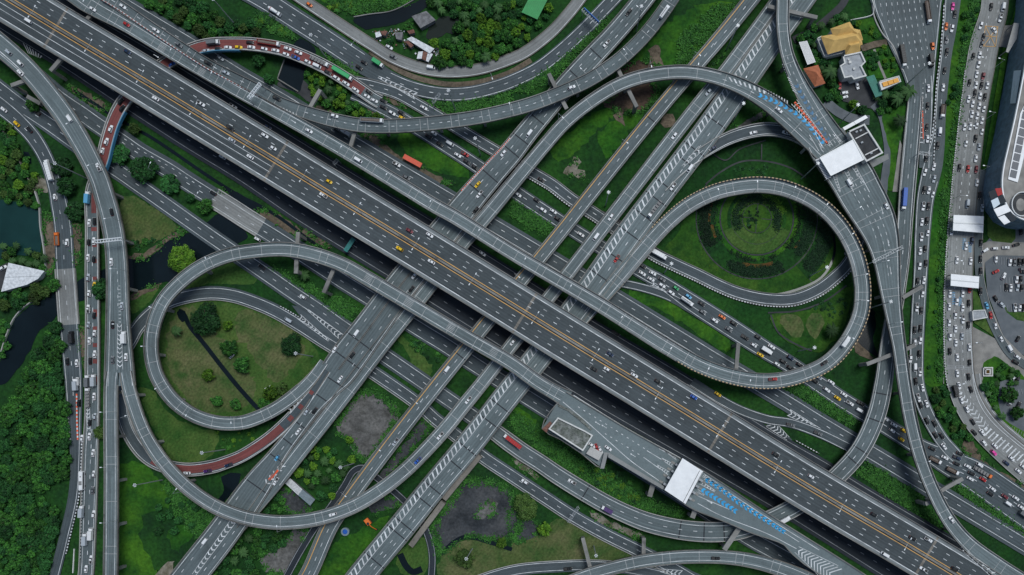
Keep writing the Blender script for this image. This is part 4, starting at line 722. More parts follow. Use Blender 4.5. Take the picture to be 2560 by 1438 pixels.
def crown_mesh(name, mat, seed, clumps=46, leaves=26, flatn=0.75, gap=0.0, leaf=0.13):
    """unit crown (radius 1, standing on z=0 .. ~1.5): leaf-clump faces gathered in uneven lobes"""
    rs = random.Random(seed); v, f, tint = [], [], []
    lob = [(rs.uniform(0, 6.28), rs.uniform(0.75, 1.12)) for _ in range(7)]
    for c in range(clumps):
        a = rs.uniform(0, 6.283); rr = math.sqrt(rs.random()); el = rs.uniform(-0.15, 1.0)
        k = 1.0
        for la, lv in lob:
            d = abs((a - la + math.pi) % (2 * math.pi) - math.pi)
            if d < .55: k = lv
        rad = rr * 0.86 * k
        zz = flatn * (0.55 + 0.55 * math.sqrt(max(0.0, 1 - rr * rr * .9))) * (0.72 + 0.28 * el) + rs.uniform(-.05, .08)
        cx, cy, cz = rad * math.cos(a), rad * math.sin(a), zz
        cr = rs.uniform(0.16, 0.30); t0 = rs.random()
        for l in range(leaves):
            u = Vector((rs.gauss(0, 1), rs.gauss(0, 1), rs.gauss(0.25, 1))).normalized() * cr * rs.uniform(.55, 1.0)
            p = Vector((cx, cy, cz)) + Vector((u.x, u.y, u.z * .75))
            nrm = (u.normalized() + Vector((rs.gauss(0, .45), rs.gauss(0, .45), .55 + rs.gauss(0, .3)))).normalized()
            x = nrm.orthogonal().normalized(); x = Matrix.Rotation(rs.uniform(0, 6.28), 3, nrm) @ x; y = nrm.cross(x)
            s = leaf * rs.uniform(.6, 1.25); i = len(v)
            v += [p - x * s, p - y * s * .6, p + x * s, p + y * s * .6]; f.append((i, i + 1, i + 2, i + 3))
            tint += [min(1, max(0, t0 * .65 + rs.random() * .35))] * 4
    me = bpy.data.meshes.new(name); me.from_pydata([tuple(p) for p in v], [], f); me.materials.append(MATS[mat])
    at = me.color_attributes.new('tint', 'FLOAT_COLOR', 'POINT')
    at.data.foreach_set('color', [q for t in tint for q in (t, t, t, 1)])
    return me
def trunk_mesh(seed, limbs=5):
    rs = random.Random(seed); m = MB()
    m.tube((0, 0, -.05), (0.02, 0.01, .45), .075, .05, 7)
    for i in range(limbs):
        a = i * 6.283 / limbs + rs.uniform(-.4, .4); r = rs.uniform(.3, .55)
        m.tube((0.02, 0.01, .38 + rs.uniform(0, .08)), (r * math.cos(a), r * math.sin(a), rs.uniform(.65, .95)), .035, .012, 5)
    return m.mesh('trunk', 'bark')
def palm_mesh(seed):
    rs = random.Random(seed); v, f, tint = [], [], []
    for k in range(17):
        a = k * 2.4 + rs.uniform(-.2, .2); L = rs.uniform(.75, 1.05); rise = rs.uniform(.1, .55) * (1 if k % 3 else .3); w = rs.uniform(.07, .11); t = rs.random(); prev = None
        for j in range(6):
            s = j / 5; r = L * s; z = 1.6 + rise * s * 1.3 - s * s * (.55 + rise); ww = w * math.sin(math.pi * (0.12 + .86 * s)) + .004
            c = Vector((r * math.cos(a), r * math.sin(a), z)); n = Vector((-math.sin(a), math.cos(a), 0))
            i = len(v); v += [c - n * ww * 1.6 - Vector((0, 0, .05)), c, c + n * ww * 1.6 - Vector((0, 0, .05))]; tint += [t, min(1, t + .3), t]
            if prev is not None: f += [(prev, prev + 1, i + 1, i), (prev + 1, prev + 2, i + 2, i + 1)]
            prev = i
    me = bpy.data.meshes.new('crown'); me.from_pydata([tuple(p) for p in v], [], f); me.materials.append(MATS['leaf_palm'])
    at = me.color_attributes.new('tint', 'FLOAT_COLOR', 'POINT'); at.data.foreach_set('color', [q for t in tint for q in (t, t, t, 1)])
    m = MB(); m.tube((0, 0, -.05), (.03, 0, .8), .06, .045, 6); m.tube((.03, 0, .8), (0, 0, 1.6), .045, .04, 6)
    return me, m.mesh('trunk', 'bark')
KIND = {'d': 'leaf_dark', 'm': 'leaf_mid', 'b': 'leaf_bright', 'o': 'leaf_olive', 'q': 'leaf_deep'}
PROTO = {}
for kk, mt in KIND.items():
    PROTO[kk] = [(crown_mesh('crown', mt, 100 + 7 * i + ord(kk), 60 if kk == 'd' else 50, 26, .8 if i % 2 else .65), trunk_mesh(i)) for i in range(4)]
BIG = {kk: [(crown_mesh('crown', KIND[kk], 300 + i + ord(kk), 150, 34, .7, leaf=.075), trunk_mesh(20 + i, 8)) for i in range(2)] for kk in 'dbo'}
PROTO['p'] = [palm_mesh(i) for i in range(3)]
SHRUB = {kk: [crown_mesh('shrub', KIND[kk], 500 + i + ord(kk), 20, 22, .55, leaf=.2) for i in range(3)] for kk in 'dmboq'}
TR = random.Random(5)
ADJ = {'d': 'dark green', 'm': 'mid green', 'b': 'bright yellow green', 'o': 'olive green', 'q': 'deep green'}
def tree(x, y, r, kind='m', label=None, group=None, big=False):
    """x, y, r in photo pixels: crown centre and radius"""
    rm = r / S * 0.98
    if kind == 'p':
        cm, tm = TR.choice(PROTO['p']); nm, cat, hgt = 'palm_tree', 'palm tree', rm * 1.5
    else:
        cm, tm = TR.choice((BIG if big else PROTO)[kind]); nm, cat, hgt = 'tree', 'tree', rm * (1.1 if rm > 6 else 1.4)
    k = H / (H - hgt * .7)      # crown top leans away from the point below the camera
    o = empty(nm, P(NX + (x - NX) / k, NY + (y - NY) / k, 0), TR.uniform(0, 6.28)); o.scale = (rm / k, rm / k, hgt if kind == 'p' else hgt)
    if kind == 'p': o.scale = (rm, rm, rm * .85)
    link('trunk', tm, o); link('crown', cm, o)
    tag(o, label or '%s tree in the wood' % ADJ.get(kind, 'palm'), cat, group)
    return o
def shrub(x, y, r, kind='m', label=None, group=None):
    rm = r / S; o = link('shrub', TR.choice(SHRUB[kind]), None, P(x, y, 0)); o.rotation_euler.z = TR.uniform(0, 6.28); o.scale = (rm, rm, rm * .8)
    return tag(o, label, 'shrub', group)
def inside(x, y, poly):
    c = False; j = len(poly) - 1
    for i in range(len(poly)):
        if (poly[i][1] > y) != (poly[j][1] > y) and x < (poly[j][0] - poly[i][0]) * (y - poly[i][1]) / (poly[j][1] - poly[i][1]) + poly[i][0]: c = not c
        j = i
    return c
WOODQ, SHRUBQ = [], []
GSAMP = [(c[0], c[1], c[3]) for l in GROUND for c in l.c[::2]]
def on_road(x, y, m=0): return any(abs(c[0] - x) < c[2] + m and abs(c[1] - y) < c[2] + m and (c[0] - x) ** 2 + (c[1] - y) ** 2 < (c[2] + m) ** 2 for c in GSAMP)
def wood(poly, tile, n, r0, r1, kinds, label, group, mind=0.72):
    if tile: poly = [T(tile, *p) for p in poly]
    xs = [p[0] for p in poly]; ys = [p[1] for p in poly]; got = []; tries = 0
    while len(got) < n and tries < n * 60:
        tries += 1; x, y = TR.uniform(min(xs), max(xs)), TR.uniform(min(ys), max(ys)); r = TR.uniform(r0, r1)
        if not inside(x, y, poly) or on_road(x, y, r * .5): continue
        if any((x - a) ** 2 + (y - b) ** 2 < ((r + c) * mind) ** 2 for a, b, c in got): continue
        got.append((x, y, r)); kd = TR.choice(kinds)
        WOODQ.append((r, x, y, kd, label % ('palm' if kd == 'p' else ADJ[kd]), group + ', ' + ('palm' if kd == 'p' else ADJ[kd])))
def thicket(poly, tile, n, r0, r1, kinds, label, group):
    if tile: poly = [T(tile, *p) for p in poly]
    xs = [p[0] for p in poly]; ys = [p[1] for p in poly]; k = 0; tries = 0
    while k < n and tries < n * 60:
        tries += 1; x, y = TR.uniform(min(xs), max(xs)), TR.uniform(min(ys), max(ys))
        if not inside(x, y, poly) or on_road(x, y, 1): continue
        kd = TR.choice(kinds); SHRUBQ.append((TR.uniform(r0, r1), x, y, kd, label % ADJ[kd], group + ', ' + ADJ[kd])); k += 1
def brush(polys, n, mat, s0, s1, seed):
    """rough low growth nobody could count: one mesh of leaf faces close to the ground"""
    rs = random.Random(seed); v, f, tint = [], [], []
    pl = []
    for tile, p in polys: pl.append([T(tile, *q) for q in p] if tile else p)
    ar = [abs(sum(p[i][0] * p[(i + 1) % len(p)][1] - p[(i + 1) % len(p)][0] * p[i][1] for i in range(len(p)))) / 2 for p in pl]
    tot = sum(ar)
    for p, a in zip(pl, ar):
        xs = [q[0] for q in p]; ys = [q[1] for q in p]; m = int(n * a / tot / 14) + 1; k = tr = 0
        while k < m and tr < m * 20:
            tr += 1; x, y = rs.uniform(min(xs), max(xs)), rs.uniform(min(ys), max(ys))
            if not inside(x, y, p) or on_road(x, y, 0): continue
            k += 1; t0 = rs.random(); cr = rs.uniform(2, 6)
            for l in range(14):
                w = P(x + rs.gauss(0, cr), y + rs.gauss(0, cr), 0) + Vector((0, 0, rs.uniform(.15, 1.1))); s = rs.uniform(s0, s1)
                nrm = Vector((rs.gauss(0, .5), rs.gauss(0, .5), 1)).normalized(); xx = nrm.orthogonal().normalized(); xx = Matrix.Rotation(rs.uniform(0, 6.28), 3, nrm) @ xx; yy = nrm.cross(xx)
                i = len(v); v += [w - xx * s, w - yy * s * .6, w + xx * s, w + yy * s * .6]; f.append((i, i + 1, i + 2, i + 3)); tint += [t0 * .6 + rs.random() * .4] * 4
    me = bpy.data.meshes.new('undergrowth'); me.from_pydata([tuple(p) for p in v], [], f); me.materials.append(MATS[mat])
    at = me.color_attributes.new('tint', 'FLOAT_COLOR', 'POINT'); at.data.foreach_set('color', [q for t in tint for q in (t, t, t, 1)])
    return tag(link('undergrowth', me), 'low rough green undergrowth between the carriageways', None, None, 'stuff')
west = [(0, 1075), (20, 1010), (60, 930), (100, 860), (140, 800), (150, 960), (163, 1060), (170, 1140), (160, 1200), (125, 1190), (105, 1240), (150, 1300), (130, 1350), (110, 1438), (-10, 1450), (-10, 1100)]
def hedge(r0, r1, a0, a1, n, label, mat='leaf_deep'):
    arc = [(GX + math.cos(R(a0 + (a1 - a0) * i / 14)) * r1, GY + math.sin(R(a0 + (a1 - a0) * i / 14)) * r1) for i in range(15)] + [(GX + math.cos(R(a1 - (a1 - a0) * i / 14)) * r0, GY + math.sin(R(a1 - (a1 - a0) * i / 14)) * r0) for i in range(15)]
    o = brush([(None, arc)], n, mat, .3, .6, int(r0 + a0)); o.name = 'hedge'; o.data.name = 'hedge'; o['kind'] = 'thing'; o['label'] = label; o['category'] = 'hedge'
HEDGES = [(124, 143, 62, 122, 3000, 'dark curved hedge bed below the rings of the round garden'), (120, 143, 150, 205, 2600, 'dark curved hedge bed on the near side of the round garden by the hatched viaduct'), (122, 143, -18, 42, 2600, 'dark curved hedge bed on the toll plaza side of the round garden'), (160, 192, -6, 44, 4200, 'widest dark shrub bed squeezed between garden path and loop'), (46, 60, 150, 390, 2600, 'grey green hedge ring around the garden middle'), (103, 106, 60, 130, 500, 'thin dark hedge line above the orange flower bed'), (103, 106, -20, 45, 500, 'thin dark hedge line on the toll plaza side'), (103, 106, 150, 205, 450, 'thin dark hedge line by the hatched viaduct side')]
wood(west, None, 185, 9, 22, 'dmmdmd', '%s broadleaf tree in the dense wood left of the side road', 'trees of the dense left wood', .62)
wood([(1060, 30), (1130, 0), (1440, 0), (1560, 70), (1700, 160), (1917, 160), (1917, 290), (1560, 285), (1260, 140)], 'T00', 42, 11, 17, 'dmod', '%s tree in the wood above the red ramp', 'trees above the red ramp')
wood([(1290, 0), (1917, 0), (1917, 390), (1640, 480), (1310, 470), (1400, 330), (1280, 320), (1500, 250), (1500, 130), (1370, 110)], 'T01', 70, 10, 18, 'mbdmp', '%s tree in the wood around the tin roofed shacks', 'trees around the shacks', .66)
wood([(0, 0), (60, 0), (60, 90), (170, 150), (230, 80), (310, 20), (220, 190), (60, 320), (0, 370)], 'T02', 16, 9, 15, 'mdb', '%s tree round the green roofed shed', 'trees around the green shed')
wood([(370, 530), (460, 540), (640, 660), (790, 760), (940, 880), (760, 860), (560, 800), (420, 700)], 'T01', 30, 8, 13, 'bbmp', '%s tree under the red jammed ramp', 'trees by the red jammed ramp')
wood([(0, 20), (120, 20), (160, 120), (60, 180), (0, 160)], 'T12', 0, 8, 12, 'm', '', '')
wood([(0, 840), (60, 900), (120, 1060), (200, 1200), (270, 1320), (230, 1438), (0, 1438)], 'T00', 26, 9, 15, 'mdbo', '%s tree beside the narrow lane left of the side road', 'trees beside the narrow lane')
wood([(0, 0), (230, 0), (260, 100), (60, 70)], 'T10', 8, 9, 13, 'mo', '%s tree on the teal pond bank', 'trees on the pond bank')
wood([(0, 400), (140, 390), (330, 500), (320, 570), (120, 540), (0, 530)], 'T10', 12, 9, 15, 'ppmo', '%s tree between the teal pond and white shed', 'trees by the white shed')
wood([(0, 760), (150, 760), (390, 650), (400, 760), (250, 800), (80, 880), (0, 850)], 'T10', 10, 12, 20, 'omd', '%s tree below the white shed', 'trees below the white shed')
wood([(0, 960), (60, 1000), (40, 1100), (70, 1180), (0, 1250)], 'T10', 6, 9, 14, 'dm', '%s tree on the canal bank', 'trees on the canal bank')
wood([(290, 650), (420, 480), (560, 480), (690, 620), (640, 760), (540, 900), (430, 820), (370, 760)], 'T21', 26, 9, 17, 'bdbmp', '%s tree in the grove behind the tin roofed shed', 'trees in the grove by the long shed')
wood([(0, 1110), (180, 1100), (210, 1180), (120, 1280), (0, 1290)], 'T21', 13, 11, 16, 'dmd', '%s tree under the sweeping viaduct', 'trees under the sweeping viaduct')
wood([(60, 870), (190, 850), (200, 960), (60, 980)], 'T21', 6, 9, 13, 'dm', '%s tree beside the slanting viaduct', 'trees beside the slanting viaduct')
wood([(1600, 1380), (1800, 1140), (1917, 1140), (1917, 1438), (1580, 1438)], 'T20', 16, 11, 17, 'dmp', '%s tree under the sweeping viaduct', 'trees under the sweeping viaduct')
wood([(1090, 960), (1270, 870), (1480, 900), (1520, 1000), (1440, 1100), (1140, 1200), (1200, 1330), (1110, 1250)], 'T20', 13, 6, 14, 'ddmd', '%s scrub tree on the bright lower meadow', 'scrub trees on the meadow')
wood([(620, 200), (420, 160), (330, 320), (230, 330), (250, 260), (520, 110), (700, 140)], 'T03', 12, 8, 13, 'mdp', '%s tree behind the gold roofed house', 'trees behind the gold roofed house')
wood([(310, 310), (360, 300), (450, 430), (540, 520), (520, 700), (560, 760), (470, 760), (430, 620), (360, 470)], 'T03', 14, 8, 13, 'mdp', '%s tree beside the orange roofed hut', 'trees beside the orange roofed hut')
wood([(800, 730), (880, 680), (1060, 620), (1050, 770), (950, 830), (840, 830)], 'T03', 10, 10, 16, 'pmd', '%s tree beside the slanted orange sign wall', 'trees beside the orange sign wall')
wood([(710, 400), (800, 380), (860, 520), (760, 500)], 'T03', 7, 7, 11, 'md', '%s tree in the house garden', 'trees in the house garden'); wood([(830, 360), (900, 340), (990, 520), (910, 570)], 'T03', 8, 6, 10, 'mb', '%s tree in the house garden', 'trees in the house garden')
wood([(640, 150), (700, 170), (860, 240), (840, 300), (800, 290)], 'T03', 5, 6, 10, 'bm', '%s tree in the house garden', 'trees in the house garden')
wood([(1480, 40), (1590, 60), (1590, 210), (1500, 330), (1430, 330), (1450, 160)], 'T03', 6, 6, 11, 'dm', '%s tree in the strip between the two jammed roads', 'trees in the strip between the jammed roads')
wood([(1380, 560), (1480, 560), (1450, 760), (1330, 830), (1340, 700)], 'T03', 4, 6, 10, 'dm', '%s tree in the strip between the two jammed roads', 'trees in the strip between the jammed roads')
wood([(1260, 0), (1330, 0), (1290, 560), (1230, 1000), (1200, 1438), (1330, 1438), (1320, 900), (1320, 600), (1380, 200)], 'T13', 9, 5, 9, 'dmm', '%s tree in the strip between the two jammed roads', 'trees in the strip between the jammed roads')
wood([(1240, 30), (1340, 0), (1440, 150), (1540, 380), (1500, 440), (1400, 400), (1280, 250)], 'T23', 15, 8, 14, 'dmo', '%s tree beside the white striped merge', 'trees beside the striped merge')
wood([(1540, 10), (1700, 0), (1720, 130), (1760, 260), (1640, 200)], 'T23', 14, 9, 14, 'dmp', '%s tree around the parking lot', 'trees around the parking lot')
wood([(1760, 1300), (1850, 1290), (1900, 1438), (1700, 1438), (1700, 1350)], 'T13', 10, 8, 12, 'mp', '%s tree beside the round paved terrace', 'trees beside the paved terrace')
wood([(1530, 1290), (1400, 1290), (1330, 1310), (1350, 1400), (1400, 1400)], 'T13', 3, 9, 12, 'o', '%s tree shading the city road', 'trees shading the city road')
wood([(980, 660), (1090, 520), (1200, 900), (1000, 1000), (880, 900)], 'T12', 0, 4, 6, 'm', '', '')
# trees that stand out, one by one (tile, x, y, radius, kind, big, label)
for t, x, y, r, kd, big, lab in (
    ('T10', 1350, 505, 38, 'b', 1, 'large bright yellow green tree beside the loop viaduct and dark canal'),
    ('T10', 1530, 945, 41, 'd', 1, 'biggest round dark tree inside the mown oval'),
    ('T10', 1700, 1000, 14, 'b', 0, 'small bright bushy tree touching the biggest dark tree of the oval'),
    ('T10', 1705, 1165, 23, 'm', 0, 'round tree next to the black drain, below the biggest oval tree'),
    ('T10', 1805, 1295, 22, 'm', 0, 'low round tree in the oval beside the small parked car'),
    ('T10', 1560, 1370, 17, 'b', 0, 'lone light green tree in the dry lower half of the oval'),
    ('T20', 1615, 130, 17, 'm', 0, 'grey green shrubby tree at the bottom of the oval'),
    ('T20', 1755, 160, 15, 'm', 0, 'smaller shrubby tree at the bottom of the oval near the drain'),
    ('T10', 1320, 1040, 17, 'p', 0, 'lone palm tree inside the mown oval'),
    ('T11', 262, 1140, 29, 'd', 1, 'dark flowering round tree at the oval edge beside a tall lamp mast'),
    ('T21', 100, 70, 20, 'b', 0, 'yellow green tree at the oval tip under the ramp'),
    ('T21', 60, 160, 18, 'm', 0, 'deep green tree at the oval tip under the ramp'),
    ('T21', 190, 40, 16, 'o', 0, 'olive tree at the oval tip near the parked pale car'),
    ('T00', 890, 1150, 27, 'd', 0, 'round dark tree between two parallel ground roads, nearest the red ramp'),
    ('T00', 1065, 1265, 34, 'd', 1, 'large dark tree between two parallel ground roads, middle of the row'),
    ('T00', 1265, 1370, 28, 'd', 0, 'dark tree ending the row of three between parallel roads'),
    ('T10', 1525, 105, 20, 'm', 0, 'tree beside the pale canal bridge and its lamp'),
    ('T10', 1420, 40, 14, 'd', 0, 'small dark tree above the pale canal bridge'),
    ('T10', 550, 130, 27, 'd', 0, 'dark tree between the side road and the jammed ramp'),
    ('T10', 742, 740, 24, 'd', 0, 'dark oval tree squeezed between jammed ramp and viaduct'),
    ('T10', 748, 680, 17, 'd', 0, 'upper crown of the dark pair squeezed beside the jammed ramp'),
    ('T20', 742, 375, 19, 'o', 0, 'olive tree leaning over the jammed road beside the straight viaduct'),
    ('T00', 230, 780, 17, 'm', 0, 'round tree under the curved viaduct piers'),
    ('T00', 1000, 960, 16, 'o', 0, 'olive scrub tree on the weedy bank beside the red ramp'),
    ('T00', 450, 1250, 26, 'd', 0, 'dark tree on the verge right of the white box truck'),
    ('T00', 480, 1390, 24, 'd', 0, 'dark tree on the verge below the white box truck'),
    ('T22', 100, 930, 35, 'o', 1, 'large olive tree at the edge of the grey slag lot'),
    ('T22', 240, 1090, 19, 'b', 0, 'bright green tree beside the large olive tree'),
    ('T21', 1560, 1320, 26, 'o', 0, 'olive tree on the dry lawn under a tall lamp mast'),
    ('T21', 1840, 1200, 15, 'b', 0, 'small bright tree on the dry lawn near the slag lot'),
    ('T21', 700, 425, 11, 'b', 0, 'small bright tree at the gravel lot edge'),
    ('T21', 715, 575, 12, 'b', 0, 'small bright tree below the grey heap beside the gravel lot'),
    ('T13', 480, 1035, 22, 'p', 0, 'bright feathery palm on the lawn inside the round loop'),
    ('T03', 645, 780, 14, 'b', 0, 'bright round tree at the house parking yard'),
    ('T03', 710, 815, 13, 'd', 0, 'dark tree beside the bright tree at the house yard'),
    ('T03', 460, 540, 22, 'p', 0, 'big palm beside the orange hut and gray roofed wing'),
    ('T03', 1050, 690, 24, 'p', 0, 'big palm overhanging the wide road beside the sign wall'),
    ('T03', 970, 740, 22, 'p', 0, 'big palm below the orange sign wall'),
    ('T03', 985, 905, 20, 'p', 0, 'lone palm on the verge below the house'),
    ('T23', 1815, 90, 23, 'm', 0, 'tree on the round island of the car park'),
    ('T23', 1875, 225, 18, 'm', 0, 'tree below the round island of the car park'),
    ('T11', 360, 620, 17, 'p', 0, 'palm under the loop viaduct beam'),
    ('T01', 90, 590, 15, 'd', 0, 'round dark tree beside the square dark canal basin'),
    ('T01', 15, 450, 17, 'd', 0, 'dark tree under the red ramp beside the canal'),
    ('T01', 1000, 310, 11, 'd', 0, 'small dark tree beside the service road and shacks'),
    ('T01', 1140, 190, 13, 'm', 0, 'tree beside the grey tin roof')):
    p = T(t, x, y); tree(p[0], p[1], r, kd, lab, None, bool(big))
thicket([(1600, 350), (1917, 330), (1917, 440), (1700, 500), (1560, 470)], 'T20', 22, 3, 7, 'bm', '%s shrub on the weedy slope under the red ramp bend', 'shrubs under the ramp bend')
thicket([(940, 390), (1150, 340), (1150, 400), (1020, 440)], 'T10', 16, 5, 9, 'dm', '%s shrub on the canal bank lawn', 'shrubs on the canal bank')
thicket([(450, 600), (700, 600), (1000, 800), (1100, 900), (900, 900), (640, 780), (500, 680)], 'T22', 46, 4, 10, 'dmb', '%s shrub beneath the toll plaza deck', 'shrubs beneath the toll deck')
thicket([(1100, 1060), (1280, 1130), (1420, 1260), (1330, 1280), (1180, 1180)], 'T11', 22, 4, 9, 'dm', '%s shrub between the lower carriageways', 'shrubs between the lower carriageways')
thicket([(700, 850), (820, 870), (900, 790), (1150, 940), (1400, 1110), (1640, 1270), (1560, 1230), (1280, 1050), (980, 860)], 'T12', 30, 3, 6, 'dm', '%s shrub along the jammed road verge', 'shrubs along the jammed road')
def arcbed(r0, r1, a0, a1, n, kinds, s0=3, s1=6, lab='%s shrub in the ringed bed of the round garden', grp='shrubs of the ringed garden beds'):
    for i in range(n):
        a, r = R(TR.uniform(a0, a1)), TR.uniform(r0, r1); kd = TR.choice(kinds); SHRUBQ.append((TR.uniform(s0, s1), GX + math.cos(a) * r, GY + math.sin(a) * r, kd, lab % ADJ[kd], grp + ', ' + ADJ[kd]))
arcbed(122, 146, 62, 120, 40, 'q', 4, 7); arcbed(118, 146, 150, 200, 34, 'q', 4, 7); arcbed(118, 146, -15, 40, 34, 'q', 4, 7); arcbed(158, 196, -8, 46, 52, 'q', 5, 8); arcbed(38, 62, 160, 380, 44, 'qqo', 3, 6); arcbed(5, 34, 100, 300, 18, 'qd', 3, 6); arcbed(58, 67, -78, -10, 16, 'b', 3, 5, '%s shrub of the yellowish garden arc', 'shrubs of the yellowish garden arc')
arcbed(155, 200, 100, 160, 14, 'b', 2, 4)
thicket([(300, 860), (560, 780), (600, 860), (500, 960), (420, 900)], 'T13', 22, 4, 7, 'd', '%s shrub in the dark bed beside the loop', 'shrubs in the dark bed beside the loop')
thicket([(1640, 1270), (1860, 1240), (1917, 1250), (1917, 1330), (1660, 1340)], 'T02', 24, 4, 7, 'd', '%s shrub inside the upper garden arc', 'shrubs of the upper garden arc')
thicket([(980, 50), (1250, 170), (1300, 220), (1000, 130)], 'T00', 20, 4, 8, 'dm', '%s shrub on the verge above the ground road', 'shrubs on the upper verge')
thicket([(20, 60), (250, 190), (240, 260), (120, 220), (0, 150)], 'T01', 26, 4, 9, 'dmb', '%s shrub on the verge beside the mixer truck road', 'shrubs on the mixer truck verge')
thicket([(470, 10), (720, 20), (720, 110), (620, 100)], 'T01', 22, 4, 9, 'mb', '%s shrub on the meadow beside the dark canal', 'shrubs on the meadow by the canal')
thicket([(200, 560), (420, 280), (520, 300), (330, 560), (60, 680), (0, 620)], 'T02', 34, 4, 9, 'dm', '%s shrub in the verge strip beside the upper bend', 'shrubs beside the upper bend')
thicket([(1590, 330), (1660, 340), (1500, 520), (1440, 480)], 'T02', 14, 3, 8, 'dm', '%s shrub between the upper slanting viaducts', 'shrubs between the upper viaducts')
thicket([(640, 620), (860, 740), (1000, 880), (1150, 1060), (980, 960), (700, 760)], 'T23', 0, 4, 7, 'dm', '%s', '')
def mass(name, objs, label):
    """many small plants as one mesh"""
    v, f, mi, tint, mats = [], [], [], [], []
    for o in objs:
        for q in ([o] if o.type == 'MESH' else list(o.children)):
            M = (Matrix.Translation(o.location) @ o.rotation_euler.to_matrix().to_4x4() @ Matrix.Diagonal((*o.scale, 1)))
            me = q.data; b = len(v); v += [tuple(M @ w.co) for w in me.vertices]; mn = me.materials[0].name
            if mn not in mats: mats.append(mn)
            ca = me.color_attributes.get('tint'); k = .85 + .3 * TR.random()
            tint += [min(1, d.color[0] * k) for d in ca.data] if ca else [0.5] * len(me.vertices)
            for p in me.polygons: f.append(tuple(b + i for i in p.vertices)); mi.append(mats.index(mn))
        for q in list(o.children): bpy.data.objects.remove(q)
        bpy.data.objects.remove(o)
    me = bpy.data.meshes.new(name); me.from_pydata(v, [], f); [me.materials.append(MATS[k]) for k in mats]; me.polygons.foreach_set('material_index', mi)
    at = me.color_attributes.new('tint', 'FLOAT_COLOR', 'POINT'); at.data.foreach_set('color', [q for t in tint for q in (t, t, t, 1)])
    tag(link(name, me), label, None, None, 'stuff')
WOODQ.sort(key=lambda q: -q[0]); SHRUBQ.sort(key=lambda q: -q[0])
rest = []; left = 215
for r, x, y, kd, lab, grp in WOODQ:
    o = tree(x, y, r, kd, lab, grp)
    if kd != 'p':
        left -= 1
        if left < 0: rest.append(o)
mass('woodland', rest, 'smaller trees filling the woods')
rest = []; left = 285
for r, x, y, kd, lab, grp in SHRUBQ:
    o = shrub(x, y, r, kd, lab, grp); left -= 1
    if left < 0: rest.append(o)
mass('low_shrubs', rest, 'smallest shrubs on the verges')
brush([('T22', [(0, 190), (300, 400), (480, 560), (1100, 900), (1290, 950), (1260, 1020), (900, 930), (560, 780), (330, 600), (0, 330)]),
       ('T11', [(0, 520), (250, 620), (540, 760), (780, 870), (700, 960), (460, 800), (200, 650), (0, 560)]),
       ('T20', [(1230, 720), (1500, 900), (1640, 1000), (1500, 1200), (1300, 950)]),
       ('T12', [(0, 30), (180, 120), (330, 230), (300, 330), (120, 260), (0, 180)]),
       ('T02', [(0, 690), (190, 590), (460, 320), (620, 170), (760, 60), (560, 320), (350, 540), (120, 690)]),
       ('T01', [(0, 70), (330, 290), (280, 300), (0, 200)]), ('T01', [(500, 400), (680, 500), (880, 640), (860, 660), (620, 500)]), ('T01', [(490, 0), (1150, 0), (1080, 50), (740, 110)]),
       ('T01', [(1260, 760), (1500, 780), (1917, 690), (1917, 780), (1650, 830), (1430, 860)]),
       ('T13', [(1300, 0), (1370, 0), (1310, 700), (1320, 1438), (1270, 1438), (1280, 700)]),
       ('T03', [(1520, 0), (1590, 0), (1480, 500), (1430, 1000), (1380, 1438), (1340, 1438), (1430, 500)]),
       ('T23', [(660, 660), (740, 590), (1100, 800), (1200, 920), (1320, 1080), (1200, 1010), (900, 850)]),
       ('T23', [(110, 30), (260, 0), (660, 260), (620, 340), (400, 200)]), ('T23', [(1430, 760), (1917, 1060), (1917, 1130), (1400, 800)]),
       ('T02', [(1250, 300), (1500, 60), (1690, 30), (1380, 440), (1240, 480)])] + EDGES, 66000, 'leaf_mid', 0.35, 0.8, 3)

for h in HEDGES: hedge(*h)
hedge(58, 68, -80, -10, 900, 'yellow green curved hedge arc in the round garden', 'leaf_bright')
ORD_ = ['', 'first', 'second', 'third', 'fourth', 'fifth', 'sixth', 'seventh', 'eighth', 'ninth', 'tenth', 'eleventh', 'twelfth'] + ['%dth' % i if i not in (21, 22, 23, 31, 32, 33, 41, 42, 43) else '%d%s' % (i, {1: 'st', 2: 'nd', 3: 'rd'}[i % 10]) for i in range(13, 60)]
# ------------------------------------------------------------------ piers under the viaducts
def free_spot(p, m=2.0):
    x, y = NX + p.x * S, NY - p.y * S
    return not on_road(x, y, m)
for key, root, ln, sp, skip, thick in VIADUCTS:
    t = sp * .45; n = 0
    while t < ln.len - 15:
        done = False
        for dt in (0, 12, -12, 24, -24, 36, -36):
            tt = min(max(t + dt, 5), ln.len - 5); c, nn = ln.at(tt)
            if c[2] < 3.5: break
            p = ln.pt(tt, 0); p0 = Vector((p.x, p.y, 0))
            if not (-20 < c[0] < 2580 and -20 < c[1] < 1460): break
            hw = c[3] / PX(c[2]); a = ln.pt(tt, -1); b = ln.pt(tt, 1); ang = math.atan2(b.y - a.y, b.x - a.x)
            offs = (0,) if hw < 6 else (-hw * .45, hw * .45)
            d = (b - a).normalized()
            if all(free_spot(p0 + d * o) for o in offs):
                m = MB()
                for o in offs:
                    q = p0 + d * o; m.box(q, 2.0, 1.6, c[2] - thick - 1.0, ang)
                ztop = c[2] - thick - 1.1
                m.box((p.x, p.y, ztop), hw * 1.55, 1.9, 1.08, ang)
                m.build('pier', 'concrete', root, -root.location); done = True; break
        t += sp
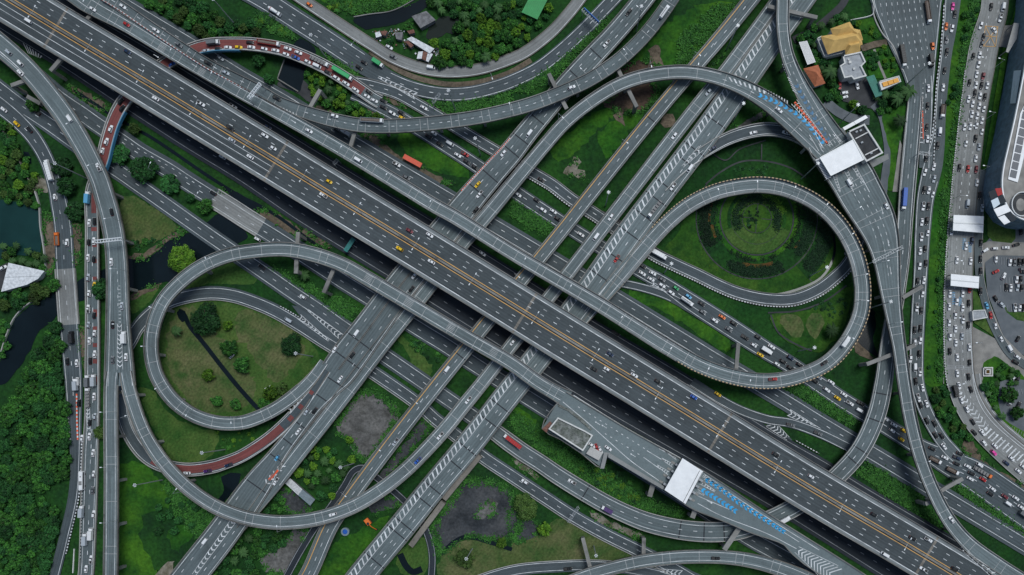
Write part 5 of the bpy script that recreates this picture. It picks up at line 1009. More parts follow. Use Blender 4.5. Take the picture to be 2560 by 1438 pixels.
def beam(key, a, b, z, w=2.3, d=1.6, cols=(1, 1), tile=None):
    """a portal beam that sticks out beyond the deck it carries; a, b photo pixels of its top ends"""
    if tile: a, b = T(tile, *a), T(tile, *b)
    root = [v[1] for v in VIADUCTS if v[0] == key][0]
    A, B = P(a[0], a[1], z), P(b[0], b[1], z); c = (A + B) / 2; l = (B - A).length; ang = math.atan2(B.y - A.y, B.x - A.x); m = MB()
    m.box((c.x, c.y, z - d), l, w, d, ang)
    for f, on in zip((.06, .94), cols):
        if on:
            q = A + (B - A) * f; m.box((q.x, q.y, 0), 1.8, 2.0, z - d, ang)
    m.build('portal_pier', 'concrete', root, -root.location)
for k, t, a, b, z, c in (('V', 'T02', (275, 550), (410, 815), 12.2, (1, 0)), ('N', 'T02', (795, 520), (935, 800), 12.2, (1, 1)), ('V', 'T01', (480, 670), (405, 800), 12.3, (1, 0)), ('V', 'T01', (705, 1100), (742, 980), 12.2, (1, 0)),
    ('L', 'T11', (313, 300), (297, 610), 13.2, (1, 1)), ('L', 'T11', (588, 560), (505, 755), 13.2, (0, 1)), ('U', 'T12', (1697, 1130), (1680, 1325), 13.2, (1, 0)), ('S', 'T13', (1010, 792), (1160, 705), 12.3, (0, 1)), ('S', 'T13', (740, 1290), (935, 1215), 12.3, (1, 0)), ('S', 'T13', (1010, 1190), (1105, 1145), 12.3, (0, 1)),
    ('S', 'T23', (1300, 805), (1460, 715), 12.4, (0, 1)), ('S', 'T23', (1180, 905), (1270, 880), 12.4, (1, 0)), ('Q2', 'T22', (530, 1160), (590, 1400), 8.3, (1, 0)), ('Q2', 'T22', (988, 1160), (985, 1330), 8.5, (1, 0)), ('M', 'T00', (375, 530), (475, 415), 13.2, (1, 0)), ('P', 'T00', (80, 640), (190, 600), 12.2, (1, 0)), ('P', 'T00', (200, 720), (300, 775), 12.2, (1, 0)), ('N3', 'T03', (0, 45), (370, 130), 12.2, (1, 1)), ('U', 'T00', (640, 150), (700, 90), 9.0, (1, 0))): beam(k, a, b, z, cols=c, tile=t)
for a, b, z in (((1030, 850), (1060, 750), 12.8), ((1350, 1010), (1385, 920), 12.8), ((1590, 1250), (1720, 1060), 12.8)):
    a, b = T('T22', *a), T('T22', *b); A, B = P(a[0], a[1], z), P(b[0], b[1], z); c = (A + B) / 2; ang = math.atan2(B.y - A.y, B.x - A.x); m = MB(); m.box((c.x, c.y, z - 1.6), (B - A).length, 3.0, 1.6, ang); m.box((A.x + (B.x - A.x) * .1, A.y + (B.y - A.y) * .1, 0), 2, 2.4, z - 1.6, ang); m.build('portal_pier', 'concrete', LP, -LP.location)

# ------------------------------------------------------------------ painted gores, arrows, chequered kerbs
ROOT = {v[0]: v[1] for v in VIADUCTS}; ROOT['LP'] = LP
def deck_z(key, x, y):
    if key == 'LP': return 15.45
    ln = LINES[key]; t = ln.near(x, y)[0]; return ln.at(t)[0][2]
def paint(key, nm, mat, mb):
    if not mb.f: return
    if key in ROOT: mb.build(nm, mat, ROOT[key], -ROOT[key].location)
    else: tag(mb.build(nm, mat), kind='structure')
def chevrons(key, a, b, wa, wb, n, mat='paint_white', tile=None, thick=.24, slope=.8, dz=.065, nm='chevron_marking', edge=True):
    """V marks along a -> b, points towards b"""
    if tile: a, b = T(tile, *a), T(tile, *b)
    mb = MB(); z = deck_z(key, (a[0] + b[0]) / 2, (a[1] + b[1]) / 2) + dz
    L_ = math.hypot(b[0] - a[0], b[1] - a[1]); d = ((b[0] - a[0]) / L_, (b[1] - a[1]) / L_); n_ = (-d[1], d[0]); st = L_ / n; Z = lambda x, y: P(x, y, z)
    def q(s, o): return Z(a[0] + d[0] * s + n_[0] * o, a[1] + d[1] * s + n_[1] * o)
    for i in range(n):
        s = st * (i + .5); w = wa + (wb - wa) * (s / L_); k = w * slope; th = st * thick
        for sg in (-1, 1): mb.quad(q(s, 0), q(s - th, 0), q(s - th - k, sg * w), q(s - k, sg * w))
    if edge:
        for sg in (-1, 1): mb.quad(q(-4, sg * wa), q(L_, sg * wb), q(L_, sg * (wb + 1.1)), q(-4, sg * (wa + 1.1)))
    paint(key, nm, mat, mb)
def ladder(key, a0, a1, b0, b1, n, tile=None, mat='paint_white', thick=.4, skew=0.0, dz=.065):
    """bars between the edge a0-a1 and the edge b0-b1"""
    if tile: a0, a1, b0, b1 = (T(tile, *p) for p in (a0, a1, b0, b1))
    z = deck_z(key, (a0[0] + b1[0]) / 2, (a0[1] + b1[1]) / 2) + dz; mb = MB()
    lp = lambda p, q, f: P(p[0] + (q[0] - p[0]) * f, p[1] + (q[1] - p[1]) * f, z)
    for i in range(n):
        f0, f1 = i / n, (i + thick) / n
        mb.quad(lp(a0, a1, f0), lp(a0, a1, f1), lp(b0, b1, min(1, f1 + skew)), lp(b0, b1, min(1, f0 + skew)))
    paint(key, 'hatch_marking', mat, mb)
def arrow(key, x, y, ang, tile, l=16):
    if tile: x, y = T(tile, x, y)
    z = deck_z(key, x, y) + .07; ca, sa = math.cos(R(ang)), math.sin(R(ang)); mb = MB()
    f = lambda u, v: P(x + ca * u - sa * v, y + sa * u + ca * v, z)
    mb.quad(f(-l / 2, -.6), f(l / 4, -.6), f(l / 4, .6), f(-l / 2, .6)); mb.poly([f(l / 4, -2.2), f(l / 2, 0), f(l / 4, 2.2)]); paint(key, 'arrow_marking', 'paint_white', mb)
chevrons('W1', (1190, 715), (915, 575), 8, 1.5, 8, tile='T01')
chevrons('E', (625, 1075), (390, 885), 7, 1, 9, tile='T11', slope=.8); chevrons('Z', (330, 940), (545, 1115), 6, 1, 8, tile='T11', slope=.8)
chevrons('G', (165, 225), (400, 350), 8, 1, 8, tile='T23'); chevrons('F2', (20, 305), (150, 415), 12, 4, 6, tile='T23', slope=.7)
chevrons('K', (1050, 690), (1150, 730), 4, 2, 3, tile='T12'); ladder('F1', (170, 320), (330, 430), (210, 400), (310, 440), 7, 'T00')
chevrons('P', (894, 1000), (898, 1330), 4.5, 6.5, 10, tile='T10', slope=.9)
chevrons('A', (250, 205), (430, 15), 6, 1.5, 7, tile='T21'); chevrons('A', (205, 610), (60, 770), 7, 8, 5, tile='T21', edge=False); chevrons('A', (1917, 800), (1450, 1438), 8, 4, 19, tile='T20', slope=.8)
m = MB(); a, b = T('T21', 165, 650), T('T21', 95, 725); z = deck_z('A', *a) + .08; m.quad(P(a[0] - 2.6, a[1] - 2, z), P(a[0] + 2, a[1] + 2, z), P(b[0] + 3, b[1] + 2, z), P(b[0] - 1.6, b[1] - 2, z)); paint('A', 'orange_marking', 'paint_red', m)
ladder('N3', (105, 480), (190, 690), (112, 480), (230, 720), 11, 'T03'); ladder('N', (-20, 665), (160, 760), (-20, 690), (160, 790), 9, 'T03'); ladder('N', (1620, 575), (1917, 680), (1640, 610), (1917, 712), 8, 'T02')
chevrons('N', (450, 1080), (195, 762), 1, 8, 15, tile='T03', dz=.16); 
m = MB(); a, b = T('T03', 200, 765), T('T03', 450, 1080); z = 14.26
for i in range(12):
    f0, f1 = i / 12, (i + .88) / 12; w = 2.6
    q = [(a[0] + (b[0] - a[0]) * f + s * w * .78, a[1] + (b[1] - a[1]) * f - s * w * .62) for f, s in ((f0, -1), (f0, 1), (f1, 1), (f1, -1))]; m.quad(*[P(x, y, z) for x, y in q])
paint('N', 'red_marking', 'paint_red', m)
for key, mat, pts, n, w in (('N3', 'paint_darkblue', [(215, 640), (300, 800), (390, 950), (470, 1075)], 11, 5), ('N', 'paint_blue', [(-60, 715), (60, 765), (180, 830), (290, 920), (370, 1020), (430, 1095)], 15, 5.5)):
    l = Line([(*T('T03', *p), 0, 1) for p in pts], 4)
    for i in range(n):
        t = l.len * (i + .5) / n; c, _ = l.at(t - 5); c2, _ = l.at(t + 5); chevrons(key, c[:2], c2[:2], w, w, 1, mat, thick=.72, slope=.8, edge=False, nm='blue_arrow_marking', dz=.12)
for pts, n, w, mat in (([(1925, 1040), (1700, 895), (1560, 790), (1430, 705)], 15, 6, 'paint_blue'), ([(1670, 955), (1540, 870), (1400, 785)], 9, 6, 'paint_blue'), ([(2030, 1110), (1930, 1045)], 4, 5, 'paint_blue')):
    l = Line([(*T('T22', *p), 0, 1) for p in pts], 4)
    for i in range(n):
        t = l.len * (i + .5) / n; c, _ = l.at(t - 5); c2, _ = l.at(t + 5); chevrons('LP', c[:2], c2[:2], w, w, 1, mat, thick=.72, slope=.8, edge=False, nm='blue_arrow_marking')
chevrons('LP', (470, 1425), (215, 1245), 26, 8, 11, tile='T23', slope=.75, thick=.33)
chevrons('M', (1690, 1432), (1440, 1235), 8, 2, 7, tile='T23', dz=.3); chevrons('BR', (1260, 1430), (1110, 1400), 9, 3, 5, tile='T22')
chevrons('D', (1285, 1240), (1415, 1110), 2, 7, 5, tile='T02', thick=.3); ladder('NB', (1160, 620), (1110, 1100), (1165, 620), (1160, 1100), 13, 'T03', thick=.18)
chevrons('R', (655, 170), (665, 360), 5, 3, 7, tile='T20'); chevrons('ER', (1440, 70), (1650, 370), 4, 12, 10, tile='T23', edge=False); ladder('ER', (1590, 370), (1940, 640), (1640, 320), (1990, 590), 13, 'T23', thick=.3)
for e in ('850,630', '1155,815', '1465,1005', '1780,1200'):
    x, y = (float(q) for q in e.split(',')); x, y = T('T11', x, y); ln = LINES['L']; t = ln.near(x, y)[0]; m = MB()
    for k in range(6): ln.strip(m, -9 + k * 3.6, -9 + k * 3.6 + 1.3, .06, t - 10, t + 10)
    paint('L', 'zebra_marking', 'joint_light', m)
for x, y in ((407, 117), (506, 176)):
    ln = LINES['U']; t = ln.near(x, y)[0]; m = MB()
    for k in range(6): ln.strip(m, -9 + k * 3.4, -9 + k * 3.4 + 1.2, .06, t - 9, t + 9)
    paint('U', 'zebra_marking', 'joint_light', m)
# toll lanes, merging lines on the lower plaza
def line_on(key, pts, w=1.5, tile=None, mat='paint_white', dz=.065, dash=None):
    if tile: pts = [T(tile, *p) for p in pts]
    z = deck_z(key, *pts[len(pts) // 2]) + dz; ln = Line([(p[0], p[1], z, w / 2) for p in pts], 8); m = MB()
    if dash: ln.dashes(m, 0, dash, dash * .32, w, 0)
    else: ln.strip(m, Lf(0), Rt(0))
    paint(key, 'lane_markings', mat, m)
line_on('LP', [(380, 140), (560, 290), (750, 460), (900, 590), (1100, 730)], 1.6, 'T22'); line_on('LP', [(460, 90), (830, 320), (1260, 560)], 1.6, 'T22'); line_on('LP', [(1430, 690), (1917, 1010), (2300, 1250)], 1.4, 'T22'); line_on('LP', [(1380, 840), (1660, 960)], 1.4, 'T22'); line_on('LP', [(1440, 720), (1700, 890), (1917, 1040), (2150, 1190)], 1.3, 'T22'); line_on('LP', [(1390, 900), (1560, 990), (1917, 1130), (2130, 1240)], 1.5, 'T22')
for a, b in (((1010, 505), (1150, 590)), ((985, 555), (1110, 645)), ((1100, 490), (1230, 560))): line_on('LP', [a, b], 1.3, 'T22')
line_on('LP', [(1445, 1017), (1530, 1070), (1612, 1122)], 1.5, dash=16); line_on('LP', [(1512, 1084), (1560, 1113), (1600, 1138)], 1.5, dash=16)
for a, b in (((1230, 560), (1130, 495)), ((1200, 615), (1120, 565)), ((1165, 670), (1085, 615)), ((1440, 695), (1540, 755)), ((1420, 750), (1520, 810)), ((1395, 810), (1440, 838))): chevrons('LP', a, b, 3.6, 1, 5, tile='T22', slope=.6)
line_on('P', [(889, 700), (891, 820), (893, 1000)], 1.2, 'T10', dash=9); line_on('P', [(897, 700), (899, 820), (901, 1000)], 1.2, 'T10', dash=9)
for x, y, g in ((690, 325, 212), (905, 540, 212), (1480, 890, 30), (640, 300, 212)): arrow('LP', x, y, g, 'T22')
for x, y, g in ((855, 140, 75), (900, 380, 75), (918, 590, 80)): arrow('S', x, y, g, 'T13', 20)
for x, y in ((1455, 490), (1170, 420), (280, 910)): arrow('U', x, y, 32, 'T00' if x > 1000 else 'T01')
for e in ((1500, 340), (1240, 130)): arrow('B', e[0], e[1], 125, 'T02' if e[0] > 1300 else 'T21', 12)
for a, b in (((500, 1320), (540, 1438)), ((590, 1290), (640, 1400)), ((650, 1260), (720, 1370))): chevrons('S', a, b, 3.8, .8, 6, tile='T03', slope=.6)
for a, b in (((405, 1110), (385, 1070)), ((470, 1085), (450, 1050)), ((540, 1060), (490, 1000))): chevrons('S', a, b, 3.2, 1.5, 3, tile='T03', slope=.6, dz=.1)
for a, b in (((600, 1330), (640, 1438)), ((680, 1290), (760, 1438)), ((350, 990), (405, 1100)), ((310, 1010), (380, 1130))): line_on('S', [a, b], 1.4, 'T03', dz=.12)
def chequer(key, o1, o2, z0, z1, a, b, ma, mt2, step=5.0, nm='chequered_kerb', t0=None):
    """a kerb painted in alternating blocks"""
    ln = LINES[key]; t0, t1 = sorted((ln.near(*a)[0], ln.near(*b)[0])); m = MB(); t = t0; i = 0
    while t < t1: ln.wall(m, o1, o2, z0, z1, t, min(t + step, t1), i % 2); t += step; i += 1
    paint(key, nm, [ma, mt2], m)
flat('kerb_tan', (0.5, 0.37, 0.22), .8, 0, .2, 1)
chequer('U', Rt(-2.4), Rt(-.2), .9, 1.5, (1640, 587), (1800, 478), 'black_paint', 'kerb_tan', 4); chequer('U', Rt(-2.4), Rt(-.2), .9, 1.5, (2160, 734), (1960, 950), 'black_paint', 'kerb_tan', 4.5); chequer('U', Rt(-2.4), Rt(-.2), .9, 1.5, (1800, 478), (2160, 734), 'black_paint', 'kerb_tan', 4.5); chequer('U', Rt(-2.4), Rt(-.2), .9, 1.5, (1960, 950), (1700, 885), 'black_paint', 'kerb_tan', 4.5)
chequer('H', Rt(.2), Rt(2.4), 0, .35, (1300, 412), (2115, 665), 'black_paint', 'paint_white', 3.5); chequer('Z', Lf(.2), Lf(2.2), 0, .35, (690, 779), (760, 820), 'black_paint', 'paint_white', 3.5)
chequer('A', Lf(3.4), Lf(5.4), 0, .9, (1150, 475), (1275, 345), 'paint_red', 'paint_white', 3); flat('kerb_pink', (0.36, 0.17, 0.15), .8)
chequer('V', Rt(-1.0), Rt(1.0), 0, .9, (262, -10), (655, 232), 'kerb_pink', 'paint_white', 5, 'striped_barrier')
ladder('V', (130, 775), (320, 860), (150, 790), (325, 900), 8, 'T01', dz=.1)
chequer('JE', Rt(.3), Rt(2.8), 0, .5, (2360, 10), (2335, 360), 'black_paint', 'paint_white', 4.5, 'striped_kerb'); chequer('NB', Lf(-8), Lf(-6), 0, .5, (2318, 300), (2312, 420), 'black_paint', 'paint_white', 4.5, 'striped_kerb'); chequer('LR', Lf(-3), Lf(-.5), 0, .5, (188, 1090), (150, 1380), 'black_paint', 'paint_white', 4, 'striped_kerb')
chequer('LR', -9, -6, 0, .5, (186, 985), (189, 1100), 'paint_red', 'paint_white', 5, 'red_white_barrier'); chequer('R', Lf(.5), Lf(2.5), 0, .4, (218, 1400), (224, 1180), 'black_paint', 'paint_white', 4, 'striped_kerb'); chequer('ER', Rt(.4), Rt(2), .2, .35, (2450, 180), (2405, 960), 'black_paint', 'paint_white', 3, 'striped_kerb'); chequer('F2', Lf(-6), Lf(-4), 0, .4, (1980, 1112), (2040, 1146), 'black_paint', 'paint_white', 4, 'striped_kerb')
# ------------------------------------------------------------------ lamps and gantries
LMP = {}
def lamp_proto():
    m = MB(); m.tube((0, 0, 0), (0, 0, 9.5), .14, .09, 6); LMP['pole'] = m.mesh('pole', 'steel_grey')
    for nm, dirs in (('double', (-1, 1)), ('single', (1,))):
        m = MB(); h = MB()
        for d in dirs: m.tube((0, 0, 9.4), (0, d * 3.4, 10.0), .09, .07, 5); h.box((0, d * 3.7, 9.95), .5, 1.2, .18)
        LMP[nm] = (m.mesh('arm', 'steel_grey'), h.mesh('lamp_head', 'lamp_glass'))
    m = MB(); m.tube((0, 0, 0), (0, 0, 29), .42, .2, 8); LMP['mast'] = m.mesh('pole', 'steel_grey')
    m = MB(); m.tube((0, 0, 29), (0, 0, 29.4), .55, .55, 10); h = MB()
    for k in range(6): h.box((.85 * math.cos(k * 1.047), .85 * math.sin(k * 1.047), 29), .42, .42, .3, k * 1.047)
    LMP['crown'] = (m.mesh('lamp_ring', 'steel_grey'), h.mesh('floodlight', 'lamp_glass'))
lamp_proto(); NL = {}
def lamp(kind, pos, ang, label, group):
    o = empty('street_lamp' if kind != 'mast' else 'lamp_mast', pos, ang); tag(o, label, 'street lamp' if kind != 'mast' else 'lamp mast', group)
    if kind == 'mast': link('pole', LMP['mast'], o); link('lamp_ring', LMP['crown'][0], o); link('floodlight', LMP['crown'][1], o)
    else: link('pole', LMP['pole'], o); link('arm', LMP[kind][0], o); link('lamp_head', LMP[kind][1], o)
ln = LINES['M']
for i, (x, y) in enumerate(((113, 52), (250, 136), (375, 214), (505, 292), (636, 372), (775, 452), (905, 535), (1048, 620), (1187, 706), (1340, 799), (1488, 888), (1640, 986), (1790, 1076), (1930, 1165), (2090, 1258), (2248, 1352))):
    t = ln.near(x, y)[0]; a, b = ln.pt(t, -1), ln.pt(t, 1); p = ln.pt(t, 0); p.z = 15.9
    lamp('double', p, math.atan2(b.y - a.y, b.x - a.x) - math.pi / 2, 'double armed lamp on the widest viaduct median, %s from its upper end' % ORD_[i + 1], 'median lamps of the main viaduct')
def edge_lamps(key, side, ts, label, d0=None):
    ln = LINES[key]
    for i, (x, y) in enumerate(ts):
        t = ln.near(x, y)[0]; c, n = ln.at(t); p = ln.pt(t, side * (c[3] - .8)); q = ln.pt(t, 0); p.z = c[2] + .9
        lamp('single', p, math.atan2(q.y - p.y, q.x - p.x) - math.pi / 2, label + (', %s from its upper end' % ORD_[i + 1] if len(ts) > 1 else ''), 'edge lamps of roads')
edge_lamps('U', 1, [(230, 40), (452, 145), (553, 198), (652, 260), (865, 385), (976, 452), (1082, 520), (1200, 590), (1313, 660), (1425, 725), (1550, 800), (1670, 875), (1762, 925), (1864, 955)], 'slim lamp on the pale ramp viaduct edge')
edge_lamps('P', 1, [(215, 335), (150, 300), (240, 425), (300, 555), (312, 680), (325, 815)], 'curved arm lamp on the forking viaduct') if 0 else edge_lamps('P', -1, [(200, 325), (246, 430), (305, 555), (315, 680), (325, 815)], 'curved arm lamp on the forking viaduct')
edge_lamps('P1', -1, [(262, 1030), (262, 1165), (260, 1300)], 'slim lamp on the straight narrow viaduct'); edge_lamps('P2' if 0 else 'C', 1, [(315, 1048), (445, 1240), (710, 1325)], 'slim lamp on the sweeping lower viaduct')
edge_lamps('L', 1, [(372, 760), (362, 870), (395, 985), (480, 1055), (600, 1075), (530, 640)], 'slim lamp on the oval loop viaduct'); edge_lamps('N', -1, [(1395, 300), (1620, 170), (1740, 160), (1860, 200)], 'slim lamp on the long arching viaduct'); edge_lamps('V', 1, [(845, 320), (1280, 290), (1560, 150)], 'slim lamp on the S curved viaduct')
edge_lamps('U', -1, [(1780, 470), (1880, 440), (1980, 465), (2070, 500), (2140, 580), (2170, 690), (2170, 760), (2130, 860)], 'short lamp on the round loop parapet'); edge_lamps('B', -1, [(1730, 150), (1560, 370), (1300, 700), (1040, 1000), (950, 1115), (870, 1230)], 'slim lamp on the yellow edged viaduct'); edge_lamps('S', 1, [(2150, 520), (2205, 660), (2235, 810), (2300, 1150)], 'slim lamp on the tapering toll viaduct')
edge_lamps('X', 1, [(200, 252), (420, 388), (510, 505), (700, 610)], 'slim lamp beside the canal bridge road'); edge_lamps('K', -1, [(1700, 640), (1810, 780), (2030, 945)], 'slim lamp beside the jammed road') if 0 else None
edge_lamps('ER', 1, [(2435, 165), (2395, 330), (2375, 500), (2360, 660), (2360, 800), (2390, 960)], 'slim lamp along the concrete city road'); edge_lamps('ER', -1, [(2490, 170), (2475, 300), (2450, 430), (2440, 860)], 'lamp on the far side of the concrete city road'); edge_lamps('LR', 1, [(100, 505), (110, 590), (100, 720)], 'lamp beside the teal pond road') if 0 else None
edge_lamps('W1', -1, [(900, 120), (1230, 200)], 'lamp along the road curving past the shacks'); edge_lamps('A', 1, [(1600, 50), (1460, 200)], 'slim lamp on the broad slanting viaduct')
for i, (t, x, y, w) in enumerate((('T00', 1765, 190, 'in the wood above the red ramp'), ('T00', 655, 1340, 'on the verge below the white box truck'), ('T01', 530, 440, 'beside the red ramp and dark basin'), ('T01', 1495, 830, 'at the tip between the upper bend and flyover'), ('T01', 1682, 1165, 'at the end of the orange red shed verge'), ('T02', 930, 240, 'between two upper viaducts by the meadow'), ('T02', 1605, 375, 'between the yellow edged and narrow viaducts'), ('T02', 1645, 920, 'on the dark verge below the arching viaduct'), ('T03', 1030, 640, 'by the palms at the orange sign wall'), ('T03', 530, 930, 'behind the toll office shed'), ('T03', 250, 1340, 'in the dark garden below the toll approach'), ('T11', 425, 1233, 'inside the mown oval beside the round tree'), ('T12', 700, 105, 'between the narrow viaducts in the middle'), ('T12', 1140, 605, 'on the verge of the inner garden road'), ('T13', 312, 630, 'in the round garden near the loop'), ('T13', 225, 1193, 'beside the loop in the lower garden'), ('T13', 760, 870, 'under the round loop by the moat'), ('T20', 1215, 725, 'on the bright lower meadow'), ('T20', 1685, 498, 'on the lawn under the oval loop'), ('T21', 738, 600, 'at the grove by the long shed'), ('T21', 1620, 1240, 'on the dry lawn near the bottom ditch'), ('T22', 612, 1218, 'on the dry lawn by the bottom ramp'))):
    p = T(t, x, y); lamp('mast', P(p[0], p[1], 0), i, 'tall floodlight mast ' + w, 'tall lamp masts')
def gantry(key, a, b, za, label, sign=None, tile=None, deck=None, truss=True, hh=7.0):
    """posts either side of a road with a lattice beam between; a, b photo pixels of the beam ends"""
    if tile: a, b = T(tile, *a), T(tile, *b)
    z = za + hh; A, B = P(a[0], a[1], z), P(b[0], b[1], z); d = (B - A).normalized(); n = Vector((-d.y, d.x, 0)); l = (B - A).length; thk = 1 if key in ('V', 'P') else .5
    o = empty('sign_gantry', (A.x, A.y, za)); tag(o, label, 'gantry'); inv = -o.location
    for q in (A, B):
        m = MB(); m.tube((q.x, q.y, za), (q.x, q.y, z), .25, .2, 8); m.build('post', 'steel_grey', o, inv)
    m = MB()
    for s in (-1, 1):
        for h in (0, 1.1): m.tube(A + n * s * .8 + Vector((0, 0, h)), B + n * s * .8 + Vector((0, 0, h)), .2 * thk, .2 * thk, 5)
    k = int(l / 1.6)
    for i in range(k):
        p, q = A + d * (l * i / k), A + d * (l * (i + 1) / k); sg = 1 if i % 2 else -1
        m.tube(p + n * .8 * sg, q - n * .8 * sg, .08, .08, 4); m.tube(p + n * .8 + Vector((0, 0, 1.1)), p - n * .8 + Vector((0, 0, 1.1)), .13 * thk, .13 * thk, 4)
    m.build('lattice_beam', 'lamp_glass' if thk == 1 else 'steel_grey', o, inv)
    if sign:
        m = MB(); c = A + (B - A) * sign[0]; m.box((c.x + n.x * 1.1, c.y + n.y * 1.1, z - 1.0), l * sign[1], .3, 2.8, math.atan2(d.y, d.x)); m.build('sign_board', sign[2], o, inv)
flat('sign_blue', (0.01, 0.16, 0.55), .5); flat('sign_teal', (0.01, 0.16, 0.15), .5, 0, .25, 1); flat('roof_white', (0.78, 0.79, 0.8), .5, 0, .06, .3); flat('roof_grey', (0.30, 0.32, 0.34), .7, 0, .2, .5)
gantry('V', (652, 210), (622, 248), 14.9, 'white lattice sign gantry across two adjoining upper viaducts'); gantry('P', (240, 605), (305, 598), 14.9, 'white lattice gantry reaching over the forking viaduct', ) ; gantry('W1', (1456, 25), (1495, 62), .4, 'gantry with a long blue sign board over the upper bend', (.5, .95, 'sign_blue')); gantry('Z', (1446, 1268), (1420, 1306), .4, 'grey lattice gantry across the lower ground road'); gantry('W1', (1100, 236), (1082, 258), .4, 'short grey gantry at the tip of the upper bend'); gantry('S', (2182, 655), (2256, 618), 14.9, 'thin gantry bar across the tapering toll viaduct'); gantry('NB', (2297, 383), (2328, 388), .4, 'small gantry across the lane beside the wide road'); gantry('F2', (845, 400), (835, 412), .4, 'small sign bracket beside the dark strip road', None, None, hh=6)
def board(name, a, b, w, z, mat, label, cat):
    A, B = P(a[0], a[1], z), P(b[0], b[1], z); c = (A + B) / 2; ang = math.atan2(B.y - A.y, B.x - A.x); l = (B - A).length
    o = empty(name, (c.x, c.y, 0), ang); tag(o, label, cat); m = MB(); m.box((0, 0, z - .35), l, w, .35); m.build('roof', mat, o); m = MB(); [m.box((x, y, 0), .3, .3, z - .36) for x in (-l * .45, 0, l * .45) for y in (-w * .4, w * .4)]; m.build('posts', 'steel_grey', o); m = MB(); [m.box((-l / 2 + l * (k + .5) / 12, 0, z), .12, w, .06) for k in range(12)]; m.build('roof_ribs', mat, o)
board('canopy_walkway', (863, 628), (884, 596), 2.8, 6.0, 'sign_teal', 'narrow teal canopy poking out from under the widest viaduct', 'canopy'); flat('shed_red', (0.62, 0.10, 0.05), .6, 0, .1, .6); board('long_shed', (1009, 390), (1053, 414), 3.0, 3.5, 'shed_red', 'long orange red roofed shed on the verge above the grey road', 'shed')
# ------------------------------------------------------------------ buildings
flat('wall_white', (0.6, 0.6, 0.58), .8, 0, .15, .5); flat('roof_gold', (0.62, 0.40, 0.13), .6, 0, .14, .35); flat('roof_orange', (0.40, 0.13, 0.06), .8, 0, .2, .5); flat('roof_green', (0.025, 0.26, 0.07), .6, 0, .15, .3); flat('roof_teal', (0.02, 0.19, 0.14), .6, 0, .12, .4); flat('sign_orange', (0.72, 0.33, 0.03), .6, 0, .1, .6); flat('tin_rust', (0.17, 0.08, 0.06), .9, 0, .4, .8); flat('tin_pale', (0.62, 0.64, 0.66), .5, 0, .25, .6); flat('tin_grey', (0.16, 0.16, 0.165), .9, 0, .4, .5); flat('roof_bluegrey', (0.16, 0.22, 0.25), .7, 0, .15, .5); flat('roof_dark', (0.035, 0.037, 0.04), .9, 0, .3, .3); flat('window_dark', (0.02, 0.025, 0.03), .2); flat('facade_louver', (0.10, 0.16, 0.21), .5, .0, .3, .4); flat('facade_fin', (0.17, 0.24, 0.29), .6, 0, .3, .4); flat('tile_black', (0.015, 0.022, 0.03), .8); flat('tile_red', (0.36, 0.03, 0.03), .8); flat('solar_panel', (0.02, 0.035, 0.06), .25); flat('screen_pale', (0.45, 0.55, 0.62), .3); flat('panel_brown', (0.17, 0.09, 0.06), .5, 0, .4, .3)
ground_mat('roof_mossy', ((0.13, 0.14, 0.13), (0.22, 0.23, 0.22), (0.07, 0.085, 0.065)), (.1, .25, .9), .5)
def WP(pts, z, tile): return [P(*(T(tile, *p) if tile else p), z) for p in pts]
def hip(o, quad, z0, z1, mat, tile, nm='roof', gab=.32, eave=.7):
    """hipped roof over a four-cornered plan seen at eave height z0; ridge along the longer side"""
    q = WP(quad, z0, tile)
    if (q[1] - q[0]).length < (q[2] - q[1]).length: q = q[1:] + q[:1]
    a, b = (q[0] + q[3]) / 2, (q[1] + q[2]) / 2; r0, r1 = a + (b - a) * gab, b + (a - b) * gab; r0.z = r1.z = z1; m = MB()
    m.quad(q[0], q[1], r1, r0); m.quad(q[2], q[3], r0, r1); m.quad(q[1], q[2], r1, r1); m.quad(q[3], q[0], r0, r0)
    m.build(nm, mat, o, -o.location); c = (q[0] + q[2]) / 2
    m = MB(); m.prism([tuple((p + (c - p) * .1)[:2]) for p in q], 0, z0 - .02); m.build('wall', 'wall_white', o, -o.location)
def flatroof(o, pts, z, mat, tile, par=.9, wall='wall_white', pw=.5, parmat='wall_white', base=0.0, nm='roof'):
    q = WP(pts, z, tile); xy = [tuple(p[:2]) for p in q]; m = MB(); m.prism(xy, base, z - .05); m.build('wall', wall, o, -o.location); m = MB(); m.poly([(p.x, p.y, z) for p in q]); r = m.build(nm, mat, o, -o.location)
    if par:
        m = MB()
        for k in range(len(q)):
            a, b = q[k], q[(k + 1) % len(q)]; c = (a + b) / 2; m.box((c.x, c.y, z - .3), (b - a).length + pw, pw, par + .3 + .01 * (k % 3), math.atan2(b.y - a.y, b.x - a.x))
        m.build('parapet', parmat, o, -o.location)
    return r
def slab(o, pts, z, th, mat, tile, nm='roof', ribs=0, rmat='truck_grey'):
    q = WP(pts, z, tile); m = MB(); m.prism([tuple(p[:2]) for p in q], z - th, z); m.build(nm, mat, o, -o.location)
    if ribs:
        m = MB()
        for i in range(1, ribs):
            f = i / ribs; a, b = q[0] + (q[1] - q[0]) * f, q[3] + (q[2] - q[3]) * f; c = (a + b) / 2; m.box((c.x, c.y, z), (b - a).length * .98, .15, .07, math.atan2(b.y - a.y, b.x - a.x))
        m.build('roof_ribs', rmat, o, -o.location)
    return q
def legs(o, q, z0, z1, ins=.06, w=.4, mat='concrete', nm='column'):
    c = sum(q, Vector()) / len(q)
    for p in q:
        p = p + (c - p) * ins; m = MB(); m.box((p.x, p.y, z0), w, w, z1 - z0); m.build(nm, mat, o, -o.location)
